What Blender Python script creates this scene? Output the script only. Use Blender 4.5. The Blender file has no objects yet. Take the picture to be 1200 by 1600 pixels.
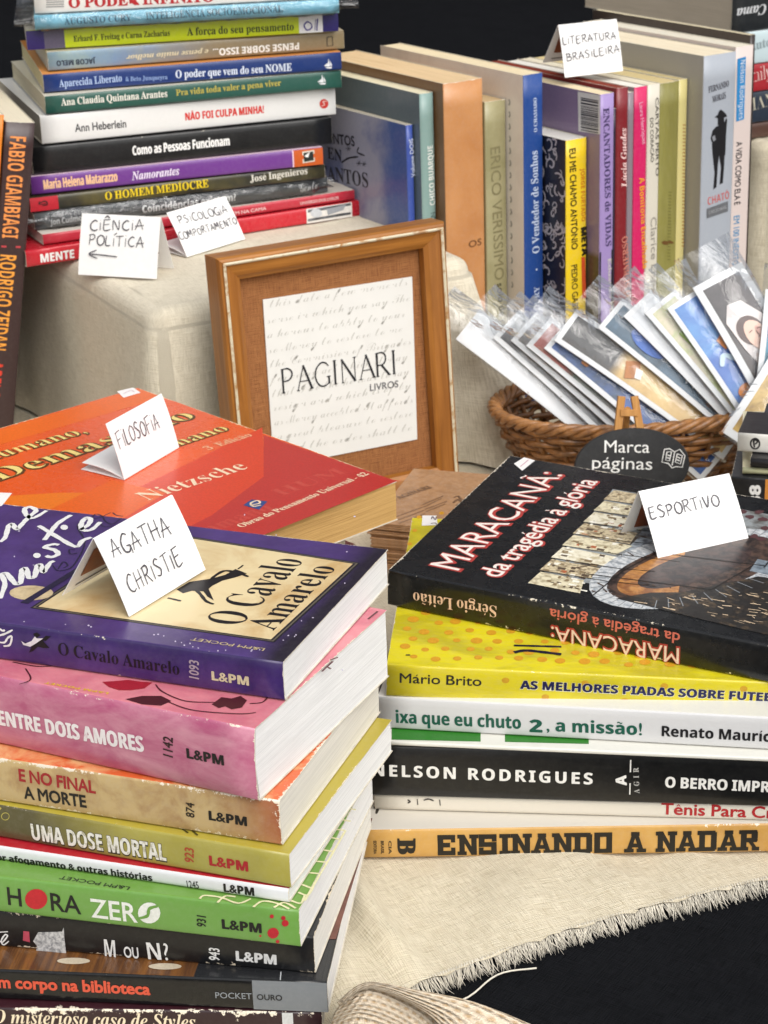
import bpy, math, random
from math import sin, cos, pi, radians, atan2, sqrt
from mathutils import Vector, Matrix
from mathutils.geometry import tessellate_polygon
random.seed(7)
SC = bpy.context.scene
COL = SC.collection

# ------------------------------------------------------------------ camera
FPX, PITCH, ROLL, CAMH = 3200.0, radians(22), radians(2.0), 0.465
cf = Vector((0, cos(PITCH), -sin(PITCH))); cu0 = Vector((0, sin(PITCH), cos(PITCH))); cr0 = Vector((1, 0, 0))
cr = cos(ROLL) * cr0 - sin(ROLL) * cu0
cu = sin(ROLL) * cr0 + cos(ROLL) * cu0
CP = Vector((0, 0, CAMH))
cam = bpy.data.cameras.new('camera')
cam.sensor_fit = 'VERTICAL'; cam.sensor_height = 34.6; cam.sensor_width = 25.95
cam.lens = FPX / 1600 * 34.6
cam.clip_start = 0.02; cam.clip_end = 200
cam.dof.use_dof = True; cam.dof.focus_distance = 0.80; cam.dof.aperture_fstop = 44
camo = bpy.data.objects.new('camera', cam); COL.objects.link(camo)
mw = Matrix((cr, cu, -cf)).transposed().to_4x4(); mw.translation = CP
camo.matrix_world = mw
SC.camera = camo

# ------------------------------------------------------------------ light: bright open shade under a market canopy
SUN_EL, SUN_AZ = radians(46), radians(148)          # high, from the right and a little behind the camera
world = bpy.data.worlds.new('World'); SC.world = world; world.use_nodes = True
wn = world.node_tree.nodes; wl = world.node_tree.links
bg = wn['Background']
sky = wn.new('ShaderNodeTexSky'); sky.sky_type = 'NISHITA'; sky.sun_disc = False
sky.sun_elevation = SUN_EL; sky.sun_rotation = SUN_AZ; sky.dust_density = 3.0; sky.air_density = 1.0; sky.ozone_density = 0.4
hsv = wn.new('ShaderNodeHueSaturation'); hsv.inputs['Saturation'].default_value = 0.22
wl.new(sky.outputs[0], hsv.inputs['Color']); wl.new(hsv.outputs[0], bg.inputs['Color'])
bg.inputs['Strength'].default_value = 0.105
sun = bpy.data.lights.new('sun', 'SUN'); sun.energy = 1.5; sun.angle = radians(60); sun.color = (1.0, 0.965, 0.92)
suno = bpy.data.objects.new('sun', sun); COL.objects.link(suno)
sd = Vector((sin(SUN_AZ) * cos(SUN_EL), cos(SUN_AZ) * cos(SUN_EL), sin(SUN_EL)))
suno.rotation_euler = sd.to_track_quat('Z', 'Y').to_euler()
SC.view_settings.view_transform = 'Standard'; SC.view_settings.look = 'None'
SC.view_settings.exposure = 0.52; SC.view_settings.gamma = 1.0; SC.view_settings.use_curve_mapping = False
SC.render.engine = 'CYCLES'
SC.cycles.max_bounces = 8; SC.cycles.transparent_max_bounces = 24; SC.cycles.use_denoising = True

# ------------------------------------------------------------------ survey helpers (photo point -> real place)
def ray(x, y): return cf + cr * ((x - 600) / FPX) - cu * ((y - 800) / FPX)
def on(x, y, z):
    d = ray(x, y); return CP + d * ((z - CAMH) / d.z)
def at(x, y, depth): return CP + ray(x, y) * depth
def pr(P):
    v = Vector(P) - CP; z = v.dot(cf); return (600 + FPX * v.dot(cr) / z, 800 - FPX * v.dot(cu) / z)
def vz(A, y):
    lo, hi = A[2] - .2, A[2] + .4
    for _ in range(50):
        m = (lo + hi) / 2
        if pr((A[0], A[1], m))[1] > y: lo = m
        else: hi = m
    return (lo + hi) / 2

# ------------------------------------------------------------------ materials
def lin(c): return c / 12.92 if c <= .04045 else ((c + .055) / 1.055) ** 2.4
def hx(s):
    s = s.lstrip('#'); return tuple(lin(int(s[i:i + 2], 16) / 255) for i in (0, 2, 4)) + (1,)
_mc = {}
def newmat(name):
    m = bpy.data.materials.new(name); m.use_nodes = True
    nt = m.node_tree; return m, nt.nodes, nt.links, nt.nodes['Principled BSDF']
def nnode(n, t, **kw):
    x = n.new(t)
    for k, v in kw.items(): setattr(x, k, v)
    return x
def mathn(n, l, op, a, b=None, c=None, clamp=False):
    x = n.new('ShaderNodeMath'); x.operation = op; x.use_clamp = clamp
    for i, v in enumerate((a, b, c)):
        if v is None: continue
        if isinstance(v, (int, float)): x.inputs[i].default_value = v
        else: l.new(v, x.inputs[i])
    return x.outputs[0]
def mixc(n, l, fac, a, b):
    x = n.new('ShaderNodeMix'); x.data_type = 'RGBA'
    for sock, v in ((x.inputs[0], fac), (x.inputs[6], a), (x.inputs[7], b)):
        if isinstance(v, (int, float)): sock.default_value = v
        elif isinstance(v, tuple): sock.default_value = v
        else: l.new(v, sock)
    return x.outputs[2]
def ramp(n, l, fac, lo, hi):
    x = n.new('ShaderNodeMapRange'); x.clamp = True
    l.new(fac, x.inputs[0]); x.inputs[1].default_value = lo; x.inputs[2].default_value = hi
    return x.outputs[0]
def noise(n, l, vec, scale, detail=4, rough=.55, dist=0):
    x = n.new('ShaderNodeTexNoise'); x.inputs['Scale'].default_value = scale; x.inputs['Detail'].default_value = detail
    x.inputs['Roughness'].default_value = rough; x.inputs['Distortion'].default_value = dist
    if vec is not None: l.new(vec, x.inputs['Vector'])
    return x.outputs[0]
def mapped(n, l, scale=(1, 1, 1), loc=(0, 0, 0), rot=(0, 0, 0)):
    tc = n.new('ShaderNodeTexCoord'); mp = n.new('ShaderNodeMapping')
    mp.inputs['Scale'].default_value = scale; mp.inputs['Location'].default_value = loc; mp.inputs['Rotation'].default_value = rot
    l.new(tc.outputs['Object'], mp.inputs[0]); return mp.outputs[0]
def bump(n, l, b, h, dist, strength=.5):
    x = n.new('ShaderNodeBump'); x.inputs['Distance'].default_value = dist; x.inputs['Strength'].default_value = strength
    l.new(h, x.inputs['Height']); l.new(x.outputs[0], b.inputs['Normal'])
def ink(col, rough=.4, name='ink'):
    k = ('ink', col, rough)
    if k not in _mc:
        m, n, l, b = newmat(name); b.inputs['Roughness'].default_value = rough
        v = mapped(n, l); f = noise(n, l, v, 900, 3)
        c = hx(col); d = tuple(x * .82 for x in c[:3]) + (1,)
        l.new(mixc(n, l, ramp(n, l, f, .35, .75), c, d), b.inputs['Base Color'])
        _mc[k] = m
    return _mc[k]
def covmat(c1, c2=None, scale=45, lo=.4, hi=.65, rough=.34, dims=None, wear=0.0, paper='#e2d8c4', stretch=(1, 1, 1), seed=0, fine=.12, blend=None):
    """printed card: two print colours in soft blotches, handling marks, pale chipped edges"""
    m, n, l, b = newmat('printed_card'); fine *= .15 + min(1, 2.2 * sum(hx(c1)[:3]) / 3)
    v = mapped(n, l, stretch, (seed * 1.7, seed * .9, seed * .3))
    base = hx(c1)
    if c2:
        f = noise(n, l, v, scale, 5, .6, .4)
        base = mixc(n, l, ramp(n, l, f, lo, hi), hx(c1), hx(c2))
    if blend:     # printed colour change along an axis: (axis, start, end, colour)
        sp = nnode(n, 'ShaderNodeSeparateXYZ'); tc = n.new('ShaderNodeTexCoord'); l.new(tc.outputs['Object'], sp.inputs[0])
        wob = mathn(n, l, 'MULTIPLY_ADD', noise(n, l, v, 60, 3), abs(blend[2] - blend[1]) * .5, sp.outputs[blend[0]])
        base = mixc(n, l, ramp(n, l, wob, blend[1], blend[2]), base, hx(blend[3]))
    g = noise(n, l, v, 420, 5, .7)
    base = mixc(n, l, mathn(n, l, 'MULTIPLY', ramp(n, l, g, .45, .8), fine), base, (.55, .53, .5, 1))
    if dims and wear > 0:
        L, W, T = dims
        tc = n.new('ShaderNodeTexCoord'); sp = nnode(n, 'ShaderNodeSeparateXYZ'); l.new(tc.outputs['Object'], sp.inputs[0])
        x, y, z = sp.outputs
        ex = mathn(n, l, 'MINIMUM', x, mathn(n, l, 'SUBTRACT', L, x))
        ef = mathn(n, l, 'SUBTRACT', W, y)
        yy = mathn(n, l, 'MAXIMUM', y, 0.0)
        r1 = mathn(n, l, 'ADD', yy, mathn(n, l, 'ABSOLUTE', mathn(n, l, 'SUBTRACT', T, z)))
        r2 = mathn(n, l, 'ADD', yy, mathn(n, l, 'ABSOLUTE', z))
        e = mathn(n, l, 'MINIMUM', mathn(n, l, 'MINIMUM', ex, ef), mathn(n, l, 'MINIMUM', r1, r2))
        nn = noise(n, l, v, 380, 4, .75)
        th = mathn(n, l, 'MULTIPLY', mathn(n, l, 'POWER', nn, 5.0), wear * .0115)
        th = mathn(n, l, 'MULTIPLY', th, mathn(n, l, 'MULTIPLY_ADD', ramp(n, l, noise(n, l, v, 34, 2), .44, .68), 1.75, .15))
        mask = mathn(n, l, 'LESS_THAN', e, th)
        base = mixc(n, l, mask, base, hx(paper))
    if isinstance(base, tuple): b.inputs['Base Color'].default_value = base
    else: l.new(base, b.inputs['Base Color'])
    b.inputs['Coat Weight'].default_value = .22; b.inputs['Coat Roughness'].default_value = .18
    rr = noise(n, l, v, 130, 4)
    l.new(mathn(n, l, 'MULTIPLY_ADD', rr, .22, rough - .08), b.inputs['Roughness'])
    bump(n, l, b, mathn(n, l, 'ADD', noise(n, l, v, 28, 3), mathn(n, l, 'MULTIPLY', noise(n, l, v, 300, 3), .12)), .0012, .35)
    return m
def pagemat(col='#ece9e2', dark=None, seed=0):
    k = ('page', col, dark)
    if k in _mc: return _mc[k]
    m, n, l, b = newmat('page_edges')
    v = mapped(n, l, (14, 14, 3600), (seed, 0, 0)); f = noise(n, l, v, 1.0, 3, .7)
    v2 = mapped(n, l, (25, 25, 260)); f2 = noise(n, l, v2, 1.0, 3)
    c = hx(col); d = hx(dark) if dark else tuple(x * .76 for x in c[:3]) + (1,)
    c2 = mixc(n, l, ramp(n, l, f, .42, .75), c, d)
    l.new(mixc(n, l, mathn(n, l, 'MULTIPLY', ramp(n, l, f2, .5, .8), .35), c2, d), b.inputs['Base Color'])
    b.inputs['Roughness'].default_value = .85; b.inputs['Specular IOR Level'].default_value = .15
    bump(n, l, b, f, .0006, .6)
    _mc[k] = m; return m
def plain(col, rough=.6, name='paint', var=.12, scale=150, bumpd=0, spec=.4):
    k = ('plain', col, rough, name, var, scale, bumpd)
    if k in _mc: return _mc[k]
    m, n, l, b = newmat(name); v = mapped(n, l); f = noise(n, l, v, scale, 5)
    c = hx(col); d = tuple(x * (1 - var * 2) for x in c[:3]) + (1,)
    l.new(mixc(n, l, ramp(n, l, f, .35, .7), c, d), b.inputs['Base Color'])
    b.inputs['Roughness'].default_value = rough; b.inputs['Specular IOR Level'].default_value = spec
    if bumpd: bump(n, l, b, f, bumpd, .5)
    _mc[k] = m; return m
def weave(col, col2, thread=.0009, rough=.95, name='woven_cloth', bd=.0006, rot=0.0, blot=.25, spec=.12, sheen=.1):
    """plain weave: crossed thread ridges, irregular, with slubs"""
    m, n, l, b = newmat(name)
    tc = n.new('ShaderNodeTexCoord'); mp = n.new('ShaderNodeMapping'); mp.inputs['Rotation'].default_value = (0, 0, rot)
    l.new(tc.outputs['UV'], mp.inputs[0]); v = mp.outputs[0]
    nz = noise(n, l, v, 220, 3); nz2 = noise(n, l, v, 30, 4)
    sp = nnode(n, 'ShaderNodeSeparateXYZ'); l.new(v, sp.inputs[0])
    k = 2 * pi / thread
    wob = mathn(n, l, 'MULTIPLY', nz, 5.0)
    a = mathn(n, l, 'SINE', mathn(n, l, 'MULTIPLY_ADD', sp.outputs[0], k, wob))
    c = mathn(n, l, 'SINE', mathn(n, l, 'MULTIPLY_ADD', sp.outputs[1], k * .85, wob))
    h = mathn(n, l, 'MAXIMUM', a, c)
    n1 = nnode(n, 'ShaderNodeTexNoise'); mp2 = n.new('ShaderNodeMapping'); mp2.inputs['Scale'].default_value = (110, 2000, 1); l.new(v, mp2.inputs[0]); l.new(mp2.outputs[0], n1.inputs['Vector']); n1.inputs['Scale'].default_value = 1
    n2 = nnode(n, 'ShaderNodeTexNoise'); mp3 = n.new('ShaderNodeMapping'); mp3.inputs['Scale'].default_value = (2000, 110, 1); l.new(v, mp3.inputs[0]); l.new(mp3.outputs[0], n2.inputs['Vector']); n2.inputs['Scale'].default_value = 1
    slub = mathn(n, l, 'MULTIPLY_ADD', mathn(n, l, 'ADD', n1.outputs[0], n2.outputs[0]), 1.6, -1.1)
    f = mathn(n, l, 'MULTIPLY_ADD', h, .22, slub)
    cc = mixc(n, l, ramp(n, l, f, .0, .85), hx(col2), hx(col))
    cc = mixc(n, l, mathn(n, l, 'MULTIPLY', ramp(n, l, nz2, .45, .75), blot), cc, hx(col2))
    l.new(cc, b.inputs['Base Color']); b.inputs['Roughness'].default_value = rough; b.inputs['Specular IOR Level'].default_value = spec
    b.inputs['Sheen Weight'].default_value = sheen
    bump(n, l, b, f, bd, .7)
    return m
def woodmat(c1, c2, axis=0, name='wood', rough=.42, sc=1.0):
    m, n, l, b = newmat(name)
    s = [320 * sc, 320 * sc, 320 * sc]; s[axis] = 14 * sc
    v = mapped(n, l, tuple(s)); f = noise(n, l, v, 1, 5, .6, .6)
    v2 = mapped(n, l); g = noise(n, l, v2, 40, 4)
    c = mixc(n, l, ramp(n, l, f, .3, .72), hx(c1), hx(c2))
    l.new(mixc(n, l, mathn(n, l, 'MULTIPLY', ramp(n, l, g, .45, .8), .35), c, hx(c2)), b.inputs['Base Color'])
    b.inputs['Roughness'].default_value = rough; bump(n, l, b, f, .0004, .4); return m

# ------------------------------------------------------------------ objects
def props(o, label=None, cat=None, group=None, kind=None):
    if label: o['label'] = label
    if cat: o['category'] = cat
    if group: o['group'] = group
    if kind: o['kind'] = kind
    return o
def empty(name, mat, label, cat, group=None):
    o = bpy.data.objects.new(name, None); COL.objects.link(o); o.empty_display_size = .02
    o.matrix_world = mat; return props(o, label, cat, group)
def link(name, me, parent=None, mats=()):
    o = bpy.data.objects.new(name, me); COL.objects.link(o)
    if parent is not None: o.parent = parent
    for m in mats: me.materials.append(m)
    return o
class MB:
    def __init__(s): s.v = []; s.f = []; s.m = []; s.uv = None
    def add(s, vs, fs, m=0):
        k = len(s.v); s.v += [tuple(v) for v in vs]
        for f in fs: s.f.append(tuple(i + k for i in f)); s.m.append(m)
    def box(s, lo, hi, m=0):
        x0, y0, z0 = lo; x1, y1, z1 = hi
        s.add([(x0, y0, z0), (x1, y0, z0), (x1, y1, z0), (x0, y1, z0), (x0, y0, z1), (x1, y0, z1), (x1, y1, z1), (x0, y1, z1)],
              [(0, 3, 2, 1), (4, 5, 6, 7), (0, 1, 5, 4), (1, 2, 6, 5), (2, 3, 7, 6), (3, 0, 4, 7)], m)
    def grid(s, nu, nv, fn, m=0, closeu=False, flip=False):
        k = len(s.v)
        for j in range(nv):
            for i in range(nu): s.v.append(tuple(fn(i, j)))
        for j in range(nv - 1):
            for i in range(nu if closeu else nu - 1):
                a = k + j * nu + i; b_ = k + j * nu + (i + 1) % nu
                q = (a, b_, b_ + nu, a + nu); s.f.append(q[::-1] if flip else q); s.m.append(m)
    def tube(s, pts, rad, n=6, m=0, close=False, cap=True):
        pts = [Vector(p) for p in pts]; N = len(pts); k = len(s.v); up = Vector((0, 0, 1)); prev = None
        for i, p in enumerate(pts):
            t = (pts[(i + 1) % N] - pts[i - 1]) if close or 0 < i < N - 1 else (pts[1] - pts[0] if i == 0 else pts[-1] - pts[-2])
            t.normalize()
            a = prev if prev is not None else (up if abs(t.z) < .9 else Vector((1, 0, 0)))
            a = (a - t * a.dot(t)).normalized(); prev = a; b_ = t.cross(a)
            r = rad[i] if isinstance(rad, (list, tuple)) else rad
            for q in range(n):
                w = 2 * pi * q / n; s.v.append(tuple(p + a * (r * cos(w)) + b_ * (r * sin(w))))
        for i in range(N if close else N - 1):
            j = (i + 1) % N
            for q in range(n):
                q2 = (q + 1) % n; s.f.append((k + i * n + q, k + i * n + q2, k + j * n + q2, k + j * n + q)); s.m.append(m)
        if cap and not close:
            s.f.append(tuple(k + q for q in range(n))[::-1]); s.m.append(m)
            s.f.append(tuple(k + (N - 1) * n + q for q in range(n))); s.m.append(m)
    def build(s, name, mats, parent=None, smooth=False, uvs=None):
        me = bpy.data.meshes.new(name); me.from_pydata(s.v, [], s.f)
        if not isinstance(mats, (list, tuple)): mats = [mats]
        o = link(name, me, parent, mats)
        for p, i in zip(me.polygons, s.m): p.material_index = i; p.use_smooth = smooth
        if uvs:
            ul = me.uv_layers.new(name='UVMap')
            for lp in me.loops: ul.data[lp.index].uv = uvs[lp.vertex_index]
        me.update(); return o
def bevel(o, w, seg=2, ang=35):
    b = o.modifiers.new('bevel', 'BEVEL'); b.width = w; b.segments = seg; b.limit_method = 'ANGLE'; b.angle_limit = radians(ang); return o

# ------------------------------------------------------------------ lettering: outlines of letters, cut as thin printed shapes
_GD = [3,67,164,1,53,107,172,-17,-2,-17,-4,-15,-10,-10,-7,-17,-18,-7,-11,-10,-22,-4,-12,-2,-12,0,-12,0,-14,3,-11,5,-11,6,-8,8,-8,9,-6,11,-4,12,-4,14,0,26,4,22,12,20,22,-7,6,-15,-18,-18,-11,-18,-3,-12,1,-10,4,-8,7,-6,8,-4,12,0,13,0,17,4,18,6,19,8,17,9,14,9,12,11,7,11,5,11,2,10,-2,9,-4,6,-6,6,-10,2,-12,2,-14,6,-1,12,57,-8,0,-2,-4,-3,-2,3,71,186,1,62,114,172,-10,0,-18,-4,-8,-2,-17,-8,-11,-8,-9,-8,-9,-9,-7,
-10,-11,-22,-4,-11,-2,-12,0,-12,2,-20,6,-18,12,-14,14,-10,18,-6,22,-2,23,2,21,4,21,10,17,60,2,2,4,2,7,1,0,6,-71,0,0,-6,15,-2,3,-5,1,-4,-9,-38,-2,-8,-7,-10,-5,-2,-14,-2,-12,0,-11,5,-9,7,-6,10,-4,12,-1,14,1,16,4,18,6,19,8,17,9,14,9,11,11,8,11,5,11,2,11,-2,9,-4,7,-6,6,-9,4,-11,0,-14,8,0,10,54,-6,0,-5,-6,3,72,189,1,41,106,168,-78,0,0,-6,12,-3,4,-5,1,-4,-35,-130,-4,-8,-6,-4,-12,-2,0,-6,78,0,0,6,-10,2,
-6,4,-2,6,16,64,60,0,-20,-67,-8,-7,-12,-2,0,-6,78,0,0,6,-10,2,-6,3,-2,3,0,7,2,9,35,124,21,8,0,6,-79,0,0,-6,13,-3,4,-5,1,-4,-14,-56,-59,0,24,66,14,2,3,76,158,1,24,106,168,-79,0,0,-6,11,-2,5,-4,2,-6,-35,-130,-4,-8,-6,-4,-12,-2,0,-6,142,0,16,50,-8,0,-8,-13,-8,-11,-11,-8,-12,-5,-13,-3,-36,2,-2,1,42,145,6,3,10,1,3,78,174,1,29,74,168,-50,0,0,-6,15,-4,3,-3,2,-7,-36,-133,-8,-7,-13,-2,0,-6,54,0,0,6,-10,2,
-6,4,-2,6,29,113,64,-135,7,0,42,152,5,8,6,4,12,2,0,6,-54,0,0,-6,10,-2,4,-2,4,-4,-26,-102,3,79,178,2,32,128,170,-16,2,-18,-2,-16,-5,-16,-9,-20,-17,-8,-10,-14,-23,-10,-24,-2,-12,-1,-12,2,-18,5,-16,9,-12,12,-9,15,-5,16,-2,18,2,17,5,17,9,10,8,9,9,9,11,8,10,11,24,3,13,3,13,1,12,-2,17,-6,15,-8,12,-12,9,28,110,164,7,-2,6,-2,5,-5,4,-7,2,-8,1,-10,-1,-16,-10,-40,-8,-21,-8,-17,-8,-14,-10,-10,-10,-6,-12,-1,
-7,1,-7,2,-4,6,-4,6,-2,8,-1,10,1,22,10,35,8,23,6,10,11,17,6,7,12,8,3,83,138,1,55,78,172,-19,-2,-8,-4,-7,-4,-6,-6,-5,-6,-4,-8,-3,-16,1,-12,6,-14,49,-50,3,-14,-2,-10,-9,-14,-10,-5,-10,-2,-11,1,-9,4,-8,6,-5,10,-3,12,-1,16,-7,0,-14,-57,8,0,10,9,33,-10,11,0,16,2,15,4,11,8,9,10,5,12,2,15,-3,17,-9,16,-42,43,-4,9,-1,5,1,7,2,6,5,6,5,4,6,2,8,2,10,-2,10,-7,7,-9,3,-14,1,-12,7,0,12,52,-6,0,-4,-4,-4,-2,3,97,
125,2,37,70,114,-8,2,-10,-2,-10,-4,-11,-7,-13,-13,-12,-17,-8,-18,-4,-19,-1,-8,1,-10,2,-6,4,-7,6,-5,6,-2,8,-2,8,2,6,2,8,4,6,6,12,18,0,-24,4,-6,10,-2,12,4,13,11,13,18,-6,3,-6,-9,-6,-6,-5,-2,-3,1,0,2,24,95,-26,0,-4,-14,-4,9,13,64,104,6,-1,2,-4,2,-7,-1,-10,-19,-52,-12,-12,-8,-2,-5,1,-3,5,1,26,7,19,26,37,3,99,103,1,49,74,114,-8,2,-10,-2,-12,-4,-11,-7,-11,-9,-9,-10,-7,-12,-6,-12,-2,-12,-2,-12,2,-12,3,
-9,5,-8,8,-6,10,-3,10,-2,18,4,16,12,15,19,-7,5,-10,-13,-10,-7,-10,-3,-5,1,-5,2,-6,8,-2,6,0,14,3,16,9,23,8,13,8,8,8,4,4,-1,2,-2,0,-3,-4,-8,0,-6,1,-6,5,-4,4,-2,8,0,4,2,6,6,2,9,-2,5,-2,6,-10,8,3,100,124,2,36,128,175,-52,-7,0,-7,13,-3,1,-12,-10,-36,-12,4,-7,2,-11,-2,-10,-5,-11,-7,-13,-14,-18,-33,-4,-17,0,-8,1,-10,3,-8,4,-6,4,-6,7,-2,7,-2,8,2,8,2,12,10,13,18,-3,-15,2,-9,6,-6,8,-2,6,2,6,2,12,11,12,18,
-5,4,-15,-17,-3,0,14,66,106,5,-2,3,-4,1,-12,-27,-66,-8,-6,-4,0,-6,1,-4,5,-1,3,0,9,23,58,8,8,6,5,3,101,100,2,38,74,114,-8,2,-9,-2,-8,-2,-8,-4,-8,-5,-15,-13,-12,-17,-8,-19,-2,-8,0,-10,1,-11,3,-10,6,-8,8,-6,8,-3,10,-2,19,4,15,12,14,19,-7,5,-9,-13,-10,-7,-8,-2,-10,2,-4,2,-4,9,2,19,18,4,16,7,13,7,9,10,5,8,2,10,-1,7,-2,5,-4,5,-6,3,15,58,106,6,1,4,-1,3,-4,1,-5,0,-6,-5,-12,-4,-5,-11,-10,-6,-4,-15,-6,5,16,
5,14,6,10,5,7,3,104,133,1,41,43,74,27,101,-45,-7,-7,0,0,-7,13,-1,1,-2,-39,-158,31,0,6,26,8,22,11,21,10,15,10,10,9,3,3,-1,1,-2,1,-4,-21,-74,2,-11,5,-7,9,-2,14,4,14,13,14,21,-6,2,-8,-11,-6,-7,-4,-2,-2,0,-2,2,18,59,2,11,1,8,-3,11,-6,6,-10,3,-9,-2,-9,-4,-8,-5,-8,-8,3,105,72,2,14,49,172,-9,-3,-6,-6,-2,-8,2,-9,6,-6,9,-2,5,1,6,4,4,3,2,9,-2,8,-4,3,-3,3,20,56,116,-49,-8,1,-6,7,-2,3,-2,2,-4,-19,-84,1,-4,6,
-7,10,-2,14,3,13,12,13,18,-5,4,-13,-16,-4,-2,-3,0,-1,2,-1,2,1,8,3,108,64,1,21,68,175,-48,-7,0,-6,8,-2,3,-2,1,-4,-3,-16,-33,-123,2,-10,3,-3,4,-4,10,-2,7,2,6,2,6,4,13,15,7,11,-5,3,-13,-16,-5,-1,-3,2,3,109,196,1,59,44,72,12,44,-50,-8,1,-6,7,-2,4,-2,2,-4,-26,-94,30,0,4,14,18,48,10,17,10,12,4,3,10,4,4,-3,-27,-95,29,0,16,46,8,20,8,14,8,10,8,6,8,2,4,-3,0,-3,-21,-72,1,-15,6,-6,10,-2,6,1,7,2,13,12,13,18,
-5,4,-12,-16,-5,-2,-3,1,-1,1,1,10,12,36,7,24,1,9,-2,10,-6,6,-10,3,-8,-2,-8,-2,-15,-12,-8,-8,-7,-11,2,16,-2,10,-6,6,-10,3,-10,-2,-8,-4,-8,-5,-9,-9,3,110,133,1,39,44,72,12,44,-50,-8,1,-6,7,-2,4,-2,2,-4,-26,-94,30,0,4,14,18,48,15,24,9,8,10,3,2,-1,2,-2,0,-4,-20,-65,-2,-9,2,-11,6,-7,10,-2,6,2,6,2,7,5,13,15,7,10,-5,4,-17,-18,-3,0,-2,6,22,74,-2,11,-6,6,-10,3,-10,-2,-8,-4,-8,-5,-9,-9,3,111,118,2,27,77,
114,-11,2,-10,-2,-16,-6,-16,-11,-12,-15,-10,-18,-3,-9,-3,-19,2,-11,3,-9,7,-8,8,-6,9,-4,11,-2,18,4,16,9,15,14,6,8,9,17,4,10,2,8,0,10,-1,11,-4,9,-5,8,-9,6,13,60,106,4,2,7,-2,4,-6,1,-16,-26,-72,-8,-6,-4,-1,-6,2,-5,5,-1,22,16,52,10,16,3,112,123,2,34,46,90,8,26,-48,-8,0,-6,10,-2,4,-6,-35,-132,-7,-6,-8,-1,0,-7,62,0,0,6,-12,3,-2,1,8,44,4,-3,6,-2,6,-1,9,2,8,2,16,10,14,15,11,18,5,10,3,11,3,20,-1,9,-2,8,-4,
6,-6,5,-6,2,-7,2,-13,-4,-13,-8,19,58,92,12,6,5,-2,2,-2,1,-3,2,-7,-2,-11,-2,-13,-5,-14,-13,-26,-8,-8,-4,-4,-4,-2,-4,0,-5,0,-3,4,-1,4,9,39,10,25,3,114,97,1,23,42,70,14,46,-50,-8,1,-6,7,-2,4,-2,2,-4,-26,-94,30,0,19,56,12,23,7,8,5,3,6,-6,5,-2,4,-1,8,2,5,7,1,8,-1,10,-5,6,-7,2,-26,-20,3,115,94,1,44,50,114,-7,1,-9,-1,-8,-3,-6,-5,-6,-6,-2,-7,-2,-8,2,-11,9,-16,23,-36,-1,-10,-5,-5,-8,-1,-13,3,-9,11,-3,20,
-7,0,-7,-42,7,0,2,2,6,3,21,-6,13,0,13,4,9,7,4,6,2,4,3,12,-3,13,-28,39,-3,7,-1,6,2,6,4,5,4,1,4,1,10,-4,8,-10,6,-17,6,-1,6,38,-7,0,-5,-4,3,116,68,1,25,60,148,-10,0,-14,-16,-14,-13,-17,-9,0,-8,12,0,-23,-88,2,-10,6,-6,10,-2,7,2,7,2,7,6,7,6,14,20,-6,4,-8,-12,-6,-6,-5,-2,-3,0,21,86,20,0,3,10,-20,0,3,117,133,1,38,54,116,-50,-8,1,-6,7,-2,4,-2,2,-4,-20,-78,2,-11,6,-7,12,-2,8,2,8,3,8,6,8,8,9,11,9,12,-5,-23,
2,-10,6,-7,4,-1,5,-1,7,2,7,2,6,5,6,7,14,18,-6,4,-12,-16,16,94,-30,0,-8,-26,-8,-24,-10,-20,-10,-15,-10,-9,-9,-3,-3,1,-1,1,3,120,112,1,57,102,116,-4,0,-8,-1,-12,-7,-12,-16,-8,-10,-8,32,-3,1,-3,1,-38,-6,0,-6,15,-2,3,-2,12,-52,-14,-21,-5,-6,-3,-1,-4,2,-6,2,-7,2,-3,-1,-7,-3,-3,-7,-1,-4,2,-8,3,-3,7,-4,5,0,9,2,9,6,8,11,12,19,6,-21,4,-7,4,-6,5,-2,7,-2,6,2,6,2,6,4,12,14,6,9,-4,3,-17,-14,-5,2,-4,5,-2,9,-7,
36,17,24,20,-4,6,0,5,3,2,3,1,8,0,3,-2,3,-5,6,3,121,105,1,40,35,113,-3,3,-36,-6,0,-7,8,0,2,-1,25,-104,-23,-30,-16,7,-11,2,-3,-1,-6,-6,-2,-7,2,-7,3,-4,9,-4,5,0,6,0,6,2,7,4,20,18,19,26,18,30,29,70,-1,6,-3,7,-8,4,-8,0,-4,-1,-6,-6,-2,-8,2,-4,2,-4,8,-6,2,-8,-2,-10,-7,-18,-12,-22,-13,66,-4,12,1,50,143,1,28,84,180,-10,1,-20,-1,-8,-2,-36,-22,20,-24,20,13,14,4,6,1,6,-1,10,-5,6,-9,0,-7,0,-6,-82,-96,0,-26,
125,0,0,32,-78,0,0,2,63,64,4,8,5,17,1,10,-1,9,-6,16,-12,12,-7,4,1,65,172,2,8,63,180,-63,-180,41,0,13,42,65,0,13,-42,40,0,-62,180,3,86,152,24,-78,-46,0,1,66,168,3,27,22,178,0,-178,68,0,18,2,16,4,14,8,9,10,6,13,2,15,-1,8,-4,14,-6,10,-5,4,-16,6,0,1,8,2,7,5,5,6,4,7,3,9,0,10,-2,14,-6,12,-10,8,-14,6,-18,4,-22,0,13,60,148,30,-1,8,-1,6,-3,4,-3,2,-6,2,-6,-1,-6,-3,-5,-3,-4,-5,-3,-8,-2,-32,0,14,60,78,24,0,
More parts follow.
